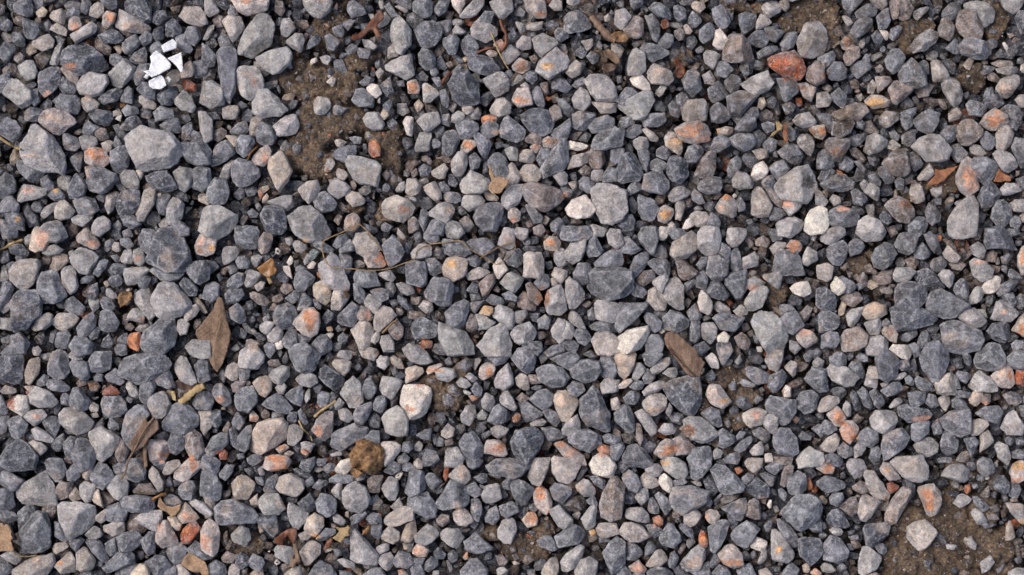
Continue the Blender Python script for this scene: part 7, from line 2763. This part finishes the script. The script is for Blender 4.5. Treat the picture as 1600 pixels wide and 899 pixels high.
# ------------------------------------------------------------------ the rest of the gravel: one mass of stones, chips and grit
def pool(level, n, seed):
    out = []
    for i in range(n):
        r = np.random.default_rng(seed+i)
        if level == 4:
            m = r.integers(5, 8); a = np.linspace(0, 6.283, m, endpoint=False)+r.uniform(-.35, .35, m)
            rr = r.uniform(.78, 1.2, m); pts = [(math.cos(t)*q, math.sin(t)*q*r.uniform(.8, .9)) for t, q in zip(a, rr)]
            P, e, fa, rm, Q = stone_shape(pts, level, r); ft = 1+r.uniform(-.2, .2, 64)[fa % 64]
            tint = ft*(1+.55*e**1.5)*(1+.25*vn(Q, 1.4, 21)+.2*vn(Q, 4.5, 22)); out.append((P/rm, ICO[level][1], tint)); continue
        bm = bmesh.new()                          # a crushed chip: hull of a few points, every facet flat
        for _ in range(15 if level == 3 else 9):
            d = r.normal(size=3); d /= np.linalg.norm(d); d *= r.uniform(.88, 1.12); bm.verts.new((d[0], d[1], d[2]*.72))
        g = bmesh.ops.convex_hull(bm, input=bm.verts[:]); bmesh.ops.delete(bm, geom=[v for v in bm.verts if not v.link_faces], context='VERTS')
        bmesh.ops.recalc_face_normals(bm, faces=bm.faces[:])
        if level == 3: bmesh.ops.bevel(bm, geom=bm.edges[:], offset=.055, segments=1, affect='EDGES', clamp_overlap=True)
        bmesh.ops.triangulate(bm, faces=bm.faces[:]); P, T, k = [], [], 0
        for f in bm.faces:
            tt = 1+.25*(r.random()-.4)
            for v in f.verts: P.append(v.co[:]); T.append(tt*(1+.12*r.normal())); k += 1
        bm.free(); P = np.array(P)*1.08
        out.append((P, np.arange(k).reshape(-1, 3), np.clip(np.array(T), .5, 1.7)))
    return out
POOL = {l: pool(l, n, 5000*l) for l, n in ((4, 26), (3, 60), (2, 50))}
def scatter(X, Y, Z, Rp, K, level, seed, dark=1.0, tiltmax=.5, M=None):
    """X, Y in photo px, Z metres, Rp radius in photo px, K palette letters"""
    r = np.random.default_rng(seed); n = len(X); which = r.integers(0, len(POOL[level]), n)
    vs, fs, cs = [], [], []; base = 0
    for w_ in range(len(POOL[level])):
        I = np.where(which == w_)[0]
        if not len(I): continue
        P, F, tint = POOL[level][w_]; m = len(I); al = r.uniform(0, 1, m)
        a = r.uniform(0, 6.283, m); asp = r.uniform(.72, 1.35, m); hz = r.uniform(.7, 1.2, m)
        S = np.stack([asp, 1/asp, hz], 1)*(Rp[I]*PX)[:, None]
        Q = P[None]*S[:, None]
        tx = r.uniform(-tiltmax, tiltmax, m); c, s = np.cos(tx)[:, None], np.sin(tx)[:, None]
        y, z = Q[..., 1]*c-Q[..., 2]*s, Q[..., 1]*s+Q[..., 2]*c; x = Q[..., 0]
        c, s = np.cos(a)[:, None], np.sin(a)[:, None]; x, y = x*c-y*s, x*s+y*c
        wx, wy = (X[I]-800)*PX, (449.5-Y[I])*PX
        V = np.stack([x+wx[:, None], y+wy[:, None], z+Z[I][:, None]], -1).reshape(-1, 3)
        base_c = np.array([PAL[K[i]] for i in I])*r.uniform(.8, 1.2, m)[:, None]*dark
        C = np.concatenate([np.clip(base_c[:, None]*tint[None, :, None], .004, .9), np.broadcast_to(al[:, None, None], (m, len(P), 1))], 2).reshape(-1, 4)
        f = (F[None]+(np.arange(m)*len(P))[:, None, None]).reshape(-1, 3)+base; base += len(V)
        vs.append(V); fs.append(f); cs.append(C)
    V = np.concatenate(vs); F2 = np.concatenate(fs); C = np.concatenate(cs)
    if M is None: add_stuff(V, F2, C)
    else: M.append((V, F2, C))
def letters(r, n, p):
    k = list(p); w_ = np.array([p[q] for q in k], float); return [k[i] for i in r.choice(len(k), n, p=w_/w_.sum())]
def darts(r, n, rlo, rhi, box, thr, soil=None, mark=.85, power=1.0):
    """throw n discs; keep those that hardly overlap what is there"""
    out = []; X = r.uniform(box[0], box[2], n); Y = r.uniform(box[1], box[3], n)
    Rr = rhi-(rhi-rlo)*r.random(n)**power; Rr = np.sort(Rr)[::-1]
    sm = soilmask(X, Y) if soil is not None else None; keepp = r.random(n)
    for i in range(n):
        if sm is not None and keepp[i] < sm[i]*soil: continue
        x, y, q = X[i], Y[i], Rr[i]; cj, ci = int(x//2)+OX, int(y//2)+OY; s = max(1, int(q*mark/2+.5))
        if ci-s < 0 or cj-s < 0 or ci+s >= GH or cj+s >= GW: continue
        win = occ[ci-s:ci+s+1, cj-s:cj+s+1]
        D = DISC.get(s)
        if D is None:
            g = np.arange(-s, s+1); D = DISC[s] = (g[:, None]**2+g[None]**2 <= (s+.3)**2)
        if (win[D]).mean() <= thr: win[D] = 1; out.append((x, y, q))
    return np.array(out).reshape(-1, 3)
DISC = {}
r = np.random.default_rng(77)
MIXC = {'d': 30, 'g': 32, 'l': 26, 'b': 7, 't': 5, 'w': 3, 'r': .6, 'n': 2}
# beyond the frame: full-size stones
full = (-2*OX+30, -2*OY+30, 1600+2*OX-30, 899+2*OY-30)
fr = occ[OY:OY+450, OX:OX+800].copy(); occ[OY:OY+450, OX:OX+800] = 1
big = darts(r, 26000, 11, 30, full, .06, .75, .9, .55)
occ[OY:OY+450, OX:OX+800] = fr
n = len(big)
scatter(big[:, 0], big[:, 1], .28*big[:, 2]*PX-.002+r.uniform(-.002, .002, n), big[:, 2]*1.02, letters(r, n, MIXC), 3, 1)
# chips that fill the gaps
FILL = {'d': 34, 'g': 17, 'l': 5, 'b': 20, 't': 3, 'w': 1, 'r': 1.5, 'n': 24}  # brownish dirt tones, weighted dark so gap shade is in the colours too
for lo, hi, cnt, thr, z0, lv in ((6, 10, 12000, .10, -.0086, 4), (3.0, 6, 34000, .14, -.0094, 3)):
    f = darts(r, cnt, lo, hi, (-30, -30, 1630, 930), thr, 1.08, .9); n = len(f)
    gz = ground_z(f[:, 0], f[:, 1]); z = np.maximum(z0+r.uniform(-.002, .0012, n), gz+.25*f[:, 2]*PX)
    scatter(f[:, 0], f[:, 1], z, f[:, 2], letters(r, n, FILL), lv, 2+lv, .66)  # chip colours dimmed to paint in the shade of the gaps
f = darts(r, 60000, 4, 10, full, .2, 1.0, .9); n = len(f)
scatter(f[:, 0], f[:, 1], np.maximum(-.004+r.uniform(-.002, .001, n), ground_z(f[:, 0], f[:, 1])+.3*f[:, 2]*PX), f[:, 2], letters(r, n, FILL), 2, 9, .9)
# the layer underneath
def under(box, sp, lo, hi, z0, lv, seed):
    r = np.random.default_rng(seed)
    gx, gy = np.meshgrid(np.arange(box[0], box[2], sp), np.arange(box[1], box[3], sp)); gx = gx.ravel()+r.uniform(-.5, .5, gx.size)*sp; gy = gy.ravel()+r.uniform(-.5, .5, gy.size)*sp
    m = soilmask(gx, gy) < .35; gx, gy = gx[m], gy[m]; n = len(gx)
    scatter(gx, gy, z0+r.uniform(-.002, .002, n), r.uniform(lo, hi, n), letters(r, n, FILL), lv, seed, .6)  # lowest stones darkened in colour, standing in for deep crevice shade
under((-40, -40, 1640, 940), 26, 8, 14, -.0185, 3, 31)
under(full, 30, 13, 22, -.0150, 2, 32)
g = link('gravel', mesh_from('gravel', np.concatenate(sV), np.concatenate(sF), np.concatenate(sC), M_STONE))
tag(g, 'mass of smaller crushed grey limestone chips packed between the large stones', 'gravel', kind='stuff')
# fine grit on the soil and in the cracks
MG = []; r = np.random.default_rng(99)
n = 52000; X = r.uniform(-30, 1630, n); Y = r.uniform(-30, 930, n); sm = soilmask(X, Y)
kp = r.random(n) < .35+.65*sm; X, Y = X[kp], Y[kp]; n = len(X); q = r.uniform(.7, 1.9, n)+1.8*r.random(n)**7
scatter(X, Y, ground_z(X, Y)+.25*q*PX, q, letters(r, n, {'d': 20, 'g': 14, 'b': 22, 'n': 44, 't': 5, 'r': 3, 'w': 1, 'l': 4}), 2, 41, .85, M=MG)
n = 9000; X = r.uniform(-30, 1630, n); Y = r.uniform(-30, 930, n); sm = soilmask(X, Y)
kp = r.random(n) < sm*.3; X, Y = X[kp], Y[kp]; n = len(X); q = 2.2+5*r.random(n)**2.6
scatter(X, Y, ground_z(X, Y)+.12*q*PX, q, letters(r, n, {'d': 26, 'g': 20, 'b': 24, 'n': 18, 't': 5, 'r': 3, 'w': 1, 'l': 6}), 3, 43, .9, M=MG)
V = []; F = []; C = []; b0 = 0
for a, b, c in MG: V.append(a); F.append(b+b0); C.append(c); b0 += len(a)
g = link('grit', mesh_from('grit', np.concatenate(V), np.concatenate(F), np.concatenate(C), M_GRIT))
tag(g, 'brown and grey grit and crumbs scattered over the damp soil', 'grit', kind='stuff')
# ------------------------------------------------------------------ the ground, one sheet out to the horizon
def axis(a, b, st, far):
    v = list(np.arange(a, b+st/2, st)); s = st
    hi = []; x = v[-1]
    while x < far: s = min(s*1.22, far/3); x += s; hi.append(x)
    lo = []; x = v[0]; s = st
    while x > -far: s = min(s*1.22, far/3); x -= s; lo.append(x)
    return np.array(lo[::-1]+v+hi)
ax = axis(-60, 1660, 2.2, 120000.); ay = axis(-60, 960, 2.2, 120000.)
GX, GY = np.meshgrid(ax, ay); Z = ground_z(GX, GY)
outside = sstep(60, 500, np.maximum(np.maximum(-GX, GX-1600), np.maximum(-GY, GY-899)))
far = sstep(560, 700, np.maximum(np.maximum(-GX, GX-1600), np.maximum(-GY, GY-899)))
Z = Z+far*.006
V = np.stack([(GX-800)*PX, (449.5-GY)*PX, Z], -1).reshape(-1, 3)
sm = soilmask(GX, GY).reshape(-1, 1)
brown = lin((103, 87, 71))*GAIN; grey = lin((52, 46, 41))*GAIN; fc = lin((112, 111, 115))*GAIN
Pn = np.stack([GX, GY, 0*GX], -1).reshape(-1, 3)
C = grey*(1-sm)+brown*sm*(1+.45*fbm(Pn, 1/30., 90)+.3*vn(Pn, 1/9., 91))[:, None]
fm = far.reshape(-1, 1); C = C*(1-fm)+fc*fm
nx, ny = len(ax), len(ay); I = np.arange(nx*ny).reshape(ny, nx)
F = np.stack([I[:-1, :-1], I[1:, :-1], I[1:, 1:], I[:-1, 1:]], -1).reshape(-1, 4)
g = link('ground', mesh_from('ground', V, F, np.clip(C, .003, .9), M_SOIL)); tag(g, kind='structure')
